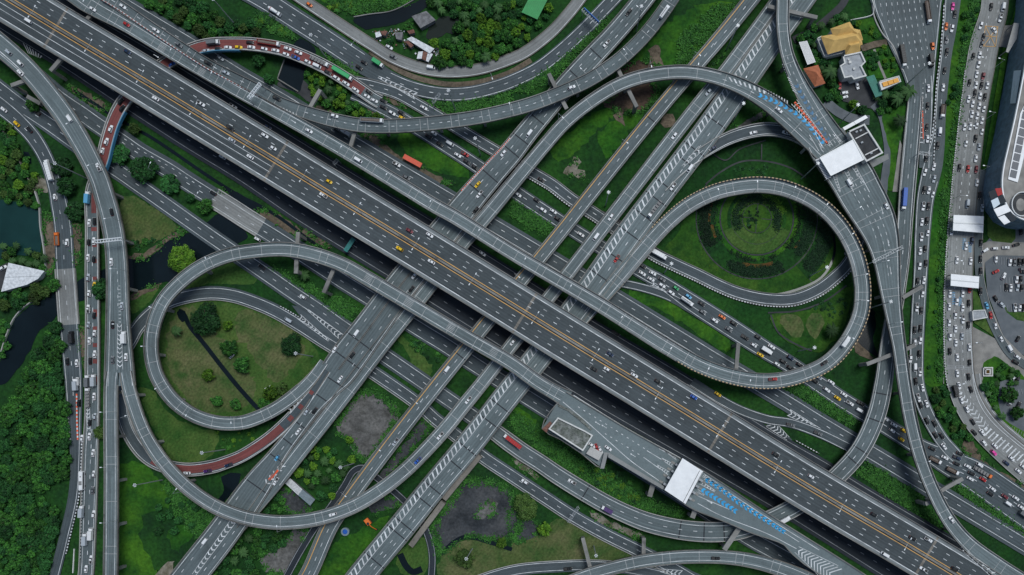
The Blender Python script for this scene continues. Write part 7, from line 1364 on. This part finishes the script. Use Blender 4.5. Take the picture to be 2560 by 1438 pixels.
def mk_truck(L, kind):
    """cab and load: body mesh is the cab; other parts follow"""
    h = L / 2; m = MB(); ringloft(m, [(h - 1.9, 1.1, .6, 2.3, .06), (h - .5, 1.12, .5, 2.35, .08), (h - .06, 1.08, .45, 1.75, .08), (h, 1.0, .5, 1.4, .05)])
    P_ = [pane('windscreen', V((h - .12, -.92, 1.75)), V((h - .12, .92, 1.75)), V((h - .48, .92, 2.28)), V((h - .48, -.92, 2.28)), .02, .06)]
    w = MB(); wheels(w, (h - 1.2, -h + 1.2, -h + 2.3), 1.12, .48, 0); w.box((-.4, 0, .7), L - 1.2, 1.6, .25); P_.append(('chassis', w.mesh('chassis', 'tyre')))
    b = MB(); x0, x1 = -h, h - 2.05; c = (x0 + x1) / 2; l = x1 - x0
    if kind == 'box':
        b.box((c, 0, 1.0), l, 2.4, 2.3); P_.append(('cargo_box', b.mesh('cargo_box', 'car_paint_white')))
        r = MB(); [r.box((x0 + .4 + k * (l - .8) / 7, 0, 3.3), .06, 2.3, .03) for k in range(8)]; P_.append(('roof_ribs', r.mesh('roof_ribs', 'truck_grey')))
    elif kind == 'open':
        b.box((c, 0, 1.0), l, 2.4, .2); [b.box((c, s * 1.16, 1.2), l, .1, 1.0) for s in (-1, 1)]; [b.box((x, 0, 1.2), .1, 2.2, 1.0) for x in (x0 + .05, x1 - .05)]
        P_.append(('cargo_bed', b.mesh('cargo_bed', 'car_paint_white'))); g = MB(); frustum(g, x0 + .2, x1 - .2, 1.08, 1.5, x0 + 1, x1 - 1, .4, 2.15); P_.append(('load', g.mesh('load', 'load_gravel')))
    elif kind == 'tank':
        b.tube((x0, 0, 2.0), (x1, 0, 2.0), 1.15, 1.15, 16); P_.append(('tank', b.mesh('tank', 'car_paint_white')))
        r = MB(); r.box((c, 0, 3.12), l * .9, .5, .06); [r.box((x0 + .8 + k * (l - 1.6) / 3, 0, 3.12), .5, .5, .18) for k in range(4)]; P_.append(('catwalk', r.mesh('catwalk', 'truck_grey')))
    elif kind == 'mixer':
        b.tube((x0 + .1, 0, 2.5), (x0 + 2.2, 0, 2.2), .7, 1.2, 14); b.tube((x0 + 2.2, 0, 2.2), (x1 - .3, 0, 1.9), 1.2, .8, 14); P_.append(('mixing_drum', b.mesh('mixing_drum', 'car_paint_white')))
        r = MB(); r.tube((x0 + 1.5, 0, 2.3), (x0 + 1.9, 0, 2.25), 1.03, 1.16, 14); r.tube((x0 + 2.9, 0, 2.1), (x0 + 3.3, 0, 2.04), 1.14, 1.04, 14); P_.append(('drum_stripe', r.mesh('drum_stripe', 'car_paint_red')))
    elif kind == 'frame':
        b.box((c, 0, 1.0), l, 2.2, .15); [b.tube((x0 + .8 + k * 2.0, -.9, 1.6), (x0 + .8 + k * 2.0, .9, 1.6), .42, .42, 10) for k in range(int(l / 2))]; P_.append(('load', b.mesh('load', 'truck_grey')))
    return m, P_
for nm, L_, kd in (('box_truck', 7.6, 'box'), ('dump_truck', 8.2, 'open'), ('tank_truck', 9.0, 'tank'), ('mixer_truck', 8.6, 'mixer'), ('long_truck', 13.5, 'box'), ('long_open_truck', 14, 'open'), ('flatbed_truck', 12.5, 'frame')):
    m, q = mk_truck(L_, kd); vm(nm, m, ['car_paint_white'], q)
m = MB(); ringloft(m, [(-5.8, 1.15, .5, 3.1, .12), (-5.6, 1.25, .4, 3.2, .15), (5.5, 1.25, .4, 3.2, .15), (5.85, 1.2, .45, 2.7, .15), (5.9, 1.1, .5, 1.6, .1)]); wheels(m, (-3.6, 3.9), 1.25, .5)
r = MB(); r.box((-1.5, 0, 3.2), 2.4, 1.6, .25); r.box((2.5, 0, 3.2), .8, .8, .12)
vm('bus', m, ['car_paint_white', 'tyre'], [pane('windscreen', V((5.92, -1.05, 1.7)), V((5.92, 1.05, 1.7)), V((5.66, 1.05, 2.95)), V((5.66, -1.05, 2.95)), .02, .03), pane('side_window', V((-5.3, -1.27, 1.7)), V((5.3, -1.27, 1.7)), V((5.3, -1.24, 2.7)), V((-5.3, -1.24, 2.7)), .01), pane('side_window', V((5.3, 1.27, 1.7)), V((-5.3, 1.27, 1.7)), V((-5.3, 1.24, 2.7)), V((5.3, 1.24, 2.7)), .01), ('roof_unit', r.mesh('roof_unit', 'truck_grey'))])
TYPE = {'c': ('sedan', 'car'), 'h': ('hatchback', 'car'), 'u': ('suv', 'car'), 'p': ('pickup', 'pickup truck'), 'v': ('van', 'van'), 'T': ('box_truck', 'truck'), 'O': ('dump_truck', 'truck'), 'K': ('tank_truck', 'truck'), 'M': ('mixer_truck', 'truck'), 'L': ('long_truck', 'truck'), 'J': ('long_open_truck', 'truck'), 'F': ('flatbed_truck', 'truck'), 'B': ('bus', 'bus')}
SAY = {'sedan': 'sedan', 'hatchback': 'hatchback', 'suv': 'tall car', 'pickup': 'pickup', 'van': 'van', 'box_truck': 'box truck', 'dump_truck': 'open bed truck', 'tank_truck': 'tank truck', 'mixer_truck': 'cement mixer truck', 'long_truck': 'long truck', 'long_open_truck': 'long trailer truck', 'flatbed_truck': 'flatbed truck', 'bus': 'bus'}
VR = random.Random(9); CARS = []
def place(kind, colour, pos, ang, pitch=0.0):
    me, parts = VM[kind]
    nm = kind if kind in ('bus', 'van') or 'truck' in kind else {'pickup': 'pickup_truck'}.get(kind, 'taxi' if colour in 'yp' else kind + '_car')
    if kind in ('sedan', 'hatchback', 'suv'): nm = 'taxi' if colour in 'yp' else 'car'
    o = link(nm, me, None, pos); o.rotation_euler = (0, -pitch, ang)
    paint = MATS['car_paint_' + CARCOL[colour][0].replace(' ', '_')]
    cab = paint if kind in ('sedan', 'hatchback', 'suv', 'pickup', 'van', 'bus') or colour in 'ok' and kind != 'long_truck' else MATS['car_paint_white']
    o.material_slots[0].link = 'OBJECT'; o.material_slots[0].material = cab
    for pn, pm in parts:
        c = link(pn, pm, o)
        if pn in ('cargo_box', 'cargo_bed', 'bed_wall', 'tank') and not (pn == 'cargo_bed' and kind == 'pickup'):
            c.material_slots[0].link = 'OBJECT'; c.material_slots[0].material = paint
    tag(o, None, 'taxi' if nm == 'taxi' else [v[1] for v in TYPE.values() if v[0] == kind][0])
    return o
def cars(key, d, tile, s, mix=True):
    """vehicles on a line: 'x,y,colour,type' in survey tile coordinates; d = direction of travel along the line, 0 = keep left of the middle"""
    ln = LINES[key]
    for e in s.split():
        a = e.split(','); x, y = T(tile, float(a[0]), float(a[1])); t, o, _ = ln.near(x, y); c, n = ln.at(t)
        dd = d if d else (1 if o < 0 else -1)
        w0, w1 = ln.pt(t - 6, o), ln.pt(t + 6, o); tv = (w1 - w0) * dd
        col, ty = a[2], a[3] if len(a) > 3 else 'c'
        kd = TYPE[ty][0]
        if ty == 'c' and mix: kd = VR.choice(('sedan', 'sedan', 'sedan', 'hatchback', 'suv'))
        pos = P(x, y, c[2]) + Vector((0, 0, .06)); ang = math.atan2(tv.y, tv.x) + VR.gauss(0, .015)
        ob = place(kd, col, pos, ang, math.atan2(tv.z, math.hypot(tv.x, tv.y)))
        CARS.append((key, t, o, col, kd, ob))
def parked(tile, s, where):
    for e in s.split():
        a = e.split(','); x, y = T(tile, float(a[0]), float(a[1])); kd = TYPE[a[4]][0] if len(a) > 4 else VR.choice(('sedan', 'suv', 'hatchback'))
        z = float(a[5]) if len(a) > 5 else 0.66
        ob = place(kd, a[2], P(x, y, z), R(-float(a[3])) ); CARS.append((where, 0, x, a[2], kd, ob))
cars('M', 0, 'T00', '217,160,w,v 960,392,n 1170,742,w 1510,780,w,p 1728,963,k,p 1740,1052,s 1877,1178,w')
cars('M', 0, 'T01', '70,1018,w 133,1112,w 550,1362,y'); cars('M', 0, 'T11', '508,28,w,p 1153,293,m 1302,325,w 1077,427,y 1315,525,w')
cars('M', 0, 'T12', '735,1215,n 610,1325,k 711,1328,w 915,1373,w 1090,1420,k'); cars('M', 0, 'T22', '1360,105,b')
cars('M', 0, 'T23', '55,535,k 318,697,w 790,983,k 1080,1160,k 1196,1170,w,p 870,1280,w,v 1160,1392,w,p 1395,1392,k')
cars('U', 1, 'T00', '700,73,w 953,187,r'); cars('U', 1, 'T01', '400,983,w 770,1203,w,v'); cars('U', 1, 'T13', '575,1122,w,T 420,1280,k 35,1402,r,p')
cars('V', 1, 'T00', '925,53,w 1173,232,w 1345,340,g 1565,477,k,p 1695,548,s'); cars('V', 1, 'T01', '160,740,k,p 590,872,w 872,908,s,J'); cars('V', 1, 'T02', '447,660,w 1140,98,w,K')
cars('R', 1, 'T00', '773,1135,w 803,1065,w 835,970,w 920,815,k 910,765,k 1295,487,b 1545,385,s 1637,370,k 1710,360,w 1790,360,y 1885,358,w 1605,328,g,T 1875,322,k')
cars('R', 1, 'T01', '100,330,r,J 63,370,w 148,382,w 240,368,w 320,398,w 225,410,w 300,435,b,p 387,465,w 460,498,w,v 478,466,t,F 540,545,k 652,560,e,L 603,587,w 675,627,w 747,675,w 850,693,k')
cars('K', 1, 'T01', '828,722,w 888,757,w 957,760,k 957,808,k 1020,850,w 1092,850,k 1097,888,y 1332,1000,w 1295,1025,k 1378,1083,k 1455,1080,w,v 1512,1165,w 1567,1158,r,p 1580,1215,k 1640,1255,k')
cars('K', 1, 'T12', '45,22,w 185,65,k 232,137,w 310,147,w 345,205,k 515,320,w 978,558,k 975,612,w 1052,610,w 1040,655,w 1120,655,g 1120,700,w 1190,755,w 1225,720,e 1318,783,c 1310,823,w,K 1418,838,k 1423,900,g 1515,963,w 1572,937,o 1658,985,k 1620,1030,g 1743,1090,k,p 1838,1088,k 1807,1148,w 1857,1220,y 1905,1190,w,T')
cars('K', 1, 'T13', '25,1160,w 62,1288,w 110,1270,k 165,1243,n 165,1318,k 235,1295,k 350,1418,k 378,1390,s 470,1425,w')
cars('K', 1, 'T23', '437,50,w 565,85,w 518,112,y 610,150,w,p 690,150,k,p 685,205,w,v 875,265,w 940,312,w 925,355,w 1012,353,y 995,420,y 1225,490,k 1245,575,t,O 1375,655,t,O 1320,557,w 1432,527,k 1410,558,n,p 1408,603,k 1490,622,w 1580,612,w 1600,665,o,F 1520,675,k 1510,715,w 1605,720,r 1677,792,w 1660,828,k 1770,848,m 1850,860,w 1795,903,w,v 1890,928,w 1910,985,g,T')
cars('R', 1, 'T10', '668,45,c,T 675,233,w 712,222,k 670,378,k 708,370,w 665,495,w 707,505,k 667,643,s 712,700,y 672,762,w 667,877,w,p 710,925,k 668,998,s 713,1060,w 675,1115,w 715,1215,w 680,1265,k 665,1415,g,T 712,1410,s,T')
cars('R', 1, 'T20', '710,100,w 665,110,e,F 717,250,s 678,295,k 675,400,w 703,522,w 627,727,w,B 708,680,w 700,800,g 622,957,s,T 708,980,w 692,1125,w,T 648,1165,s,T 688,1320,w,p 650,1390,w')
cars('LR', -1, 'T00', '35,825,w 130,930,y 225,975,k 380,1280,w,L'); cars('LR', -1, 'T10', '417,42,w 437,355,o,O 508,382,w 547,1090,k,T 510,1270,k 580,1283,w 585,1420,w,v'); cars('LR', -1, 'T20', '578,10,s,T 597,148,k 620,415,w')
cars('E', -1, 'T00', '280,845,k,p'); cars('E', -1, 'T11', '45,565,k 355,787,w'); cars('X', -1, 'T10', '1600,10,k'); cars('X', -1, 'T11', '15,355,w')
cars('F1', -1, 'T00', '293,322,c 1670,1178,w'); cars('F2', 1, 'T00', '1750,800,w,p'); cars('F2', 1, 'T01', '93,955,n'); cars('F2', 1, 'T11', '1697,463,w'); cars('F2', 1, 'T12', '778,1060,k,p'); cars('F2', 1, 'T22', '1540,83,y')
cars('G', 1, 'T00', '1655,440,s'); cars('G', 1, 'T01', '650,985,s,B 1055,1233,w,p 1130,1333,g')
cars('W1', 1, 'T01', '147,97,w,M 918,482,e,T 775,510,k 812,472,k'); cars('H', 1, 'T01', '1258,810,w'); cars('H', 1, 'T02', '220,1350,k'); cars('H', 1, 'T12', '1085,465,w,L')
cars('WC', 1, 'T01', '403,40,o 1000,357,w 1030,430,g 1312,510,w,v')
cars('A', -1, 'T02', '873,97,k 708,330,w,p 130,1005,w,v'); cars('A', -1, 'T01', '1855,1150,w 1660,1385,y'); cars('A', -1, 'T11', '1675,20,w,p 1645,140,k 1165,730,k 1187,628,w 753,1062,w,v 593,1180,w 722,1225,k 632,1403,w'); cars('A', -1, 'T21', '380,217,s 440,208,k 318,363,w 160,560,c 152,735,w,p'); cars('A', -1, 'T20', '1535,1187,w,v')
cars('B', -1, 'T11', '1430,1333,w,v'); cars('B', -1, 'T21', '1045,440,s,p'); cars('C', -1, 'T02', '1470,693,s 1215,1020,w'); cars('C', -1, 'T12', '740,190,w 628,340,w,v 5,1128,w'); cars('C', -1, 'T21', '1590,128,w,p 1380,395,w,p 1213,580,b,p 578,982,w')
cars('D', -1, 'T02', '1330,1265,w,v 1205,1400,w,p'); cars('D', -1, 'T12', '1068,130,n,F 783,502,r,p')
cars('P', -1, 'T00', '70,395,s 157,477,w 157,548,w 525,888,w,v 742,1255,w,p'); cars('P', -1, 'T10', '840,152,k 838,525,w 918,855,s 847,995,k 938,1090,w,T 848,1258,g 948,1237,w')
cars('Y', -1, 'T22', '5,435,r,L 450,738,w,p 710,945,u,T'); cars('Y', 1, 'T23', '120,1020,w,T'); cars('Z', -1, 'T22', '97,738,w'); cars('Z', -1, 'T11', '245,960,s,v'); cars('H2', 1, 'T20', '1403,673,w 1558,657,u,p 1715,613,n,p')
cars('BR', 1, 'T22', '420,1388,k,p'); cars('Q2', 1, 'T22', '1525,1310,k,p'); cars('S', 1, 'T03', '605,1375,w,v'); cars('N', 1, 'T03', '80,828,w'); cars('S', 1, 'T13', '882,108,w'); cars('S', -1, 'T23', '1370,1022,w'); cars('GB', 1, 'T23', '168,312,g,p 372,375,g,p'); cars('Y', -1, 'T13', '1010,60,b,L')
cars('H3', -1, 'T02', '1805,997,w 1500,1115,n'); cars('H3', -1, 'T03', '135,997,w,p'); cars('NE', 1, 'T03', '1190,100,t,J 1000,430,k,L 1228,350,o 1213,463,k,T'); cars('NB', 1, 'T03', '1197,665,w 1192,797,k 1185,957,k 1190,1043,w 1180,1185,k,p')
cars('JE', 1, 'T03', '1380,53,p 1395,110,k 1330,203,o 1373,217,w 1330,303,g 1335,393,k 1318,533,k 1307,660,w 1300,840,t,O 1280,992,w,v 1265,1095,k 1238,1252,w 1170,1292,w 1240,1342,s 1165,1425,k 1200,1428,w')
cars('JE', 1, 'T13', '1230,20,w 1158,110,w,p 1197,110,k 1148,228,w 1185,220,k 1192,308,w 1145,340,w,p 1172,428,k 1135,445,w 1130,555,w 1178,537,k 1115,670,k 1163,663,w 1153,765,w 1110,865,w,p 1143,890,k 1095,1035,k 1135,1025,k 1135,1113,w 1095,1125,w 1128,1215,k 1062,1250,w 1095,1315,w,v 1133,1350,w,p 1103,1420,k')
cars('JE', 1, 'T23', '1153,35,w 1123,110,w,p 1140,165,k 1183,155,w 1185,285,k 1243,303,k 1250,390,k 1297,395,k 1313,475,w')
cars('ER', 1, 'T03', '1667,55,k 1755,60,w,v 1735,140,w,p 1588,195,w 1610,278,k 1597,335,g 1580,415,w 1533,425,k 1570,487,w 1558,560,w 1607,575,m 1553,640,w 1595,643,k 1637,643,w 1505,622,k 1545,705,k 1583,720,w 1620,730,k 1497,745,w 1528,780,w 1577,795,w 1610,818,w 1523,858,w 1562,870,w 1598,905,w 1467,953,w 1510,950,w 1557,943,w 1597,988,w 1550,1040,k 1478,1077,w 1575,1103,s 1552,1190,w 1430,1258,k 1493,1268,r 1555,1272,m 1560,1370,w')
cars('ER', 1, 'T13', '1580,30,k 1600,123,s 1488,92,s,v 1370,298,w 1522,370,n 1478,410,w 1590,385,k 1410,513,w 1513,520,w 1587,505,k 1588,595,k 1588,745,k 1505,735,r 1358,765,w 1453,763,w 1408,822,w 1500,835,k 1353,860,w 1453,868,w 1398,927,w 1455,955,w,p 1353,978,w 1495,998,k 1400,1025,w 1358,1085,w 1448,1082,s 1402,1130,w 1503,1165,w 1358,1195,k 1412,1240,w 1505,1280,k 1413,1360,w 1498,1385,k')
cars('ER', 1, 'T23', '1427,20,w 1515,48,k 1393,62,k,T 1445,128,w 1485,195,w 1530,290,k 1540,370,k 1600,370,w 1612,447,w 1695,470,w 1685,520,p 1817,562,w 1780,598,n 1870,658,w 1905,625,w')
parked('T13', '1620,440,w,-30 1693,425,w,-4 1777,418,w,0 1855,397,k,-15 1890,300,k,80 1702,505,w,85 1702,598,r,-25 1760,632,w,-60 1878,525,k,88 1910,525,k,90 1900,580,g,0 1855,655,w,88 1888,655,k,92 1780,715,k,88 1813,720,w,92 1845,868,w,85,p 1633,852,c,70 1663,925,r,80 1697,1003,w,75 1740,1100,w,60 1867,1100,k,-60 1805,1175,w,60,v 1862,1237,w,30 1850,1275,k,30 1840,530,g,88 1806,528,w,91 1862,715,s,90 1895,718,k,88 1880,868,w,90 1745,845,s,40 1700,800,k,60 1912,868,k,88 1915,600,k,0 1835,1390,w,-40 1867,1390,k,-70', 'the paved lots beside the city road')
parked('T23', '1808,140,w,-70 1870,165,k,-60', 'the island car park')
parked('T03', '665,645,w,75 568,700,w,-15 572,732,w,-20 535,645,r,90 1688,230,w,50', 'the house yard')
parked('T22', '720,487,w,35,c,15.5 600,465,w,30,c,15.5 635,480,r,65,c,15.5 662,502,w,65,c,15.5', 'the rust stained toll office')
parked('T10', '30,570,w,-30 1740,1225,w,-45', 'the green'); parked('T21', '93,38,w,-30', 'the oval tip')
WHERE = {'M': ('the widest viaduct', 'upper'), 'U': ('the pale ramp viaduct', 'upper'), 'V': ('the S curved viaduct', 'upper'), 'R': ('the red surfaced ramp', 'lower'), 'K': ('the long slanting jam', 'upper'), 'LR': ('the side road by the wood', 'upper'), 'E': ('the road above the oval', 'upper'), 'X': ('the canal bridge road', 'upper'),
    'F1': ('the dark lower frontage road', 'upper'), 'F2': ('the dark upper frontage road', 'upper'), 'G': ('the grey road beside the jam', 'upper'), 'W1': ('the road curving past shacks', 'upper'), 'H': ('the ramp round the garden', 'upper'), 'WC': ('the pale road by shacks', 'upper'), 'A': ('the broad slanting viaduct', 'lower'), 'B': ('the yellow edged slanting viaduct', 'lower'), 'C': ('the viaduct sweeping past the meadow', 'lower'), 'D': ('the hatched slanting viaduct', 'lower'), 'P': ('the forking viaduct', 'upper'), 'Y': ('the low curved flyover', 'lower'), 'Z': ('the road round the oval', 'upper'), 'H2': ('the bending red ramp', 'upper'), 'BR': ('the ramp at the bottom edge', 'upper'), 'Q2': ('the arched viaduct at the bottom', 'upper'), 'S': ('the deck below the big toll gate', 'upper'), 'N': ('the blue arrowed toll approach', 'upper'), 'H3': ('the ramp ducking under the toll approach', 'upper'), 'GB': ('the merging slip road', 'upper'), 'NE': ('the wide many laned road', 'upper'), 'NB': ('the lane beside the striped kerb', 'upper'), 'JE': ('the jam beside the green strip', 'upper'), 'ER': ('the concrete city road', 'upper')}
by = {}
for c in CARS: by.setdefault((c[0], c[3], c[4]), []).append(c)
for (k, col, kd), l in by.items():
    nm = CARCOL[col][0] + ' ' + SAY[kd] if not (col == 'y' and kd in ('sedan', 'suv', 'hatchback')) else 'yellow ' + {'sedan': 'taxi', 'suv': 'tall taxi', 'hatchback': 'short taxi'}[kd]
    ph, end = WHERE.get(k, (k, None)); l.sort(key=lambda c: (c[1], c[2]))
    for i, c in enumerate(l):
        if end is None:
            prep = 'parked by ' + ph
            c[5]['label'] = '%s %s' % (nm, prep) if len(l) == 1 else '%s %s, %s from the road' % (nm, prep, ORD_[i + 1])
        else: c[5]['label'] = '%s on %s' % (nm, ph) if len(l) == 1 else '%s on %s, %s from its %s end' % (nm, ph, ORD_[i + 1], end)
        c[5]['group'] = 'vehicles on ' + ph if end else 'vehicles parked by ' + ph
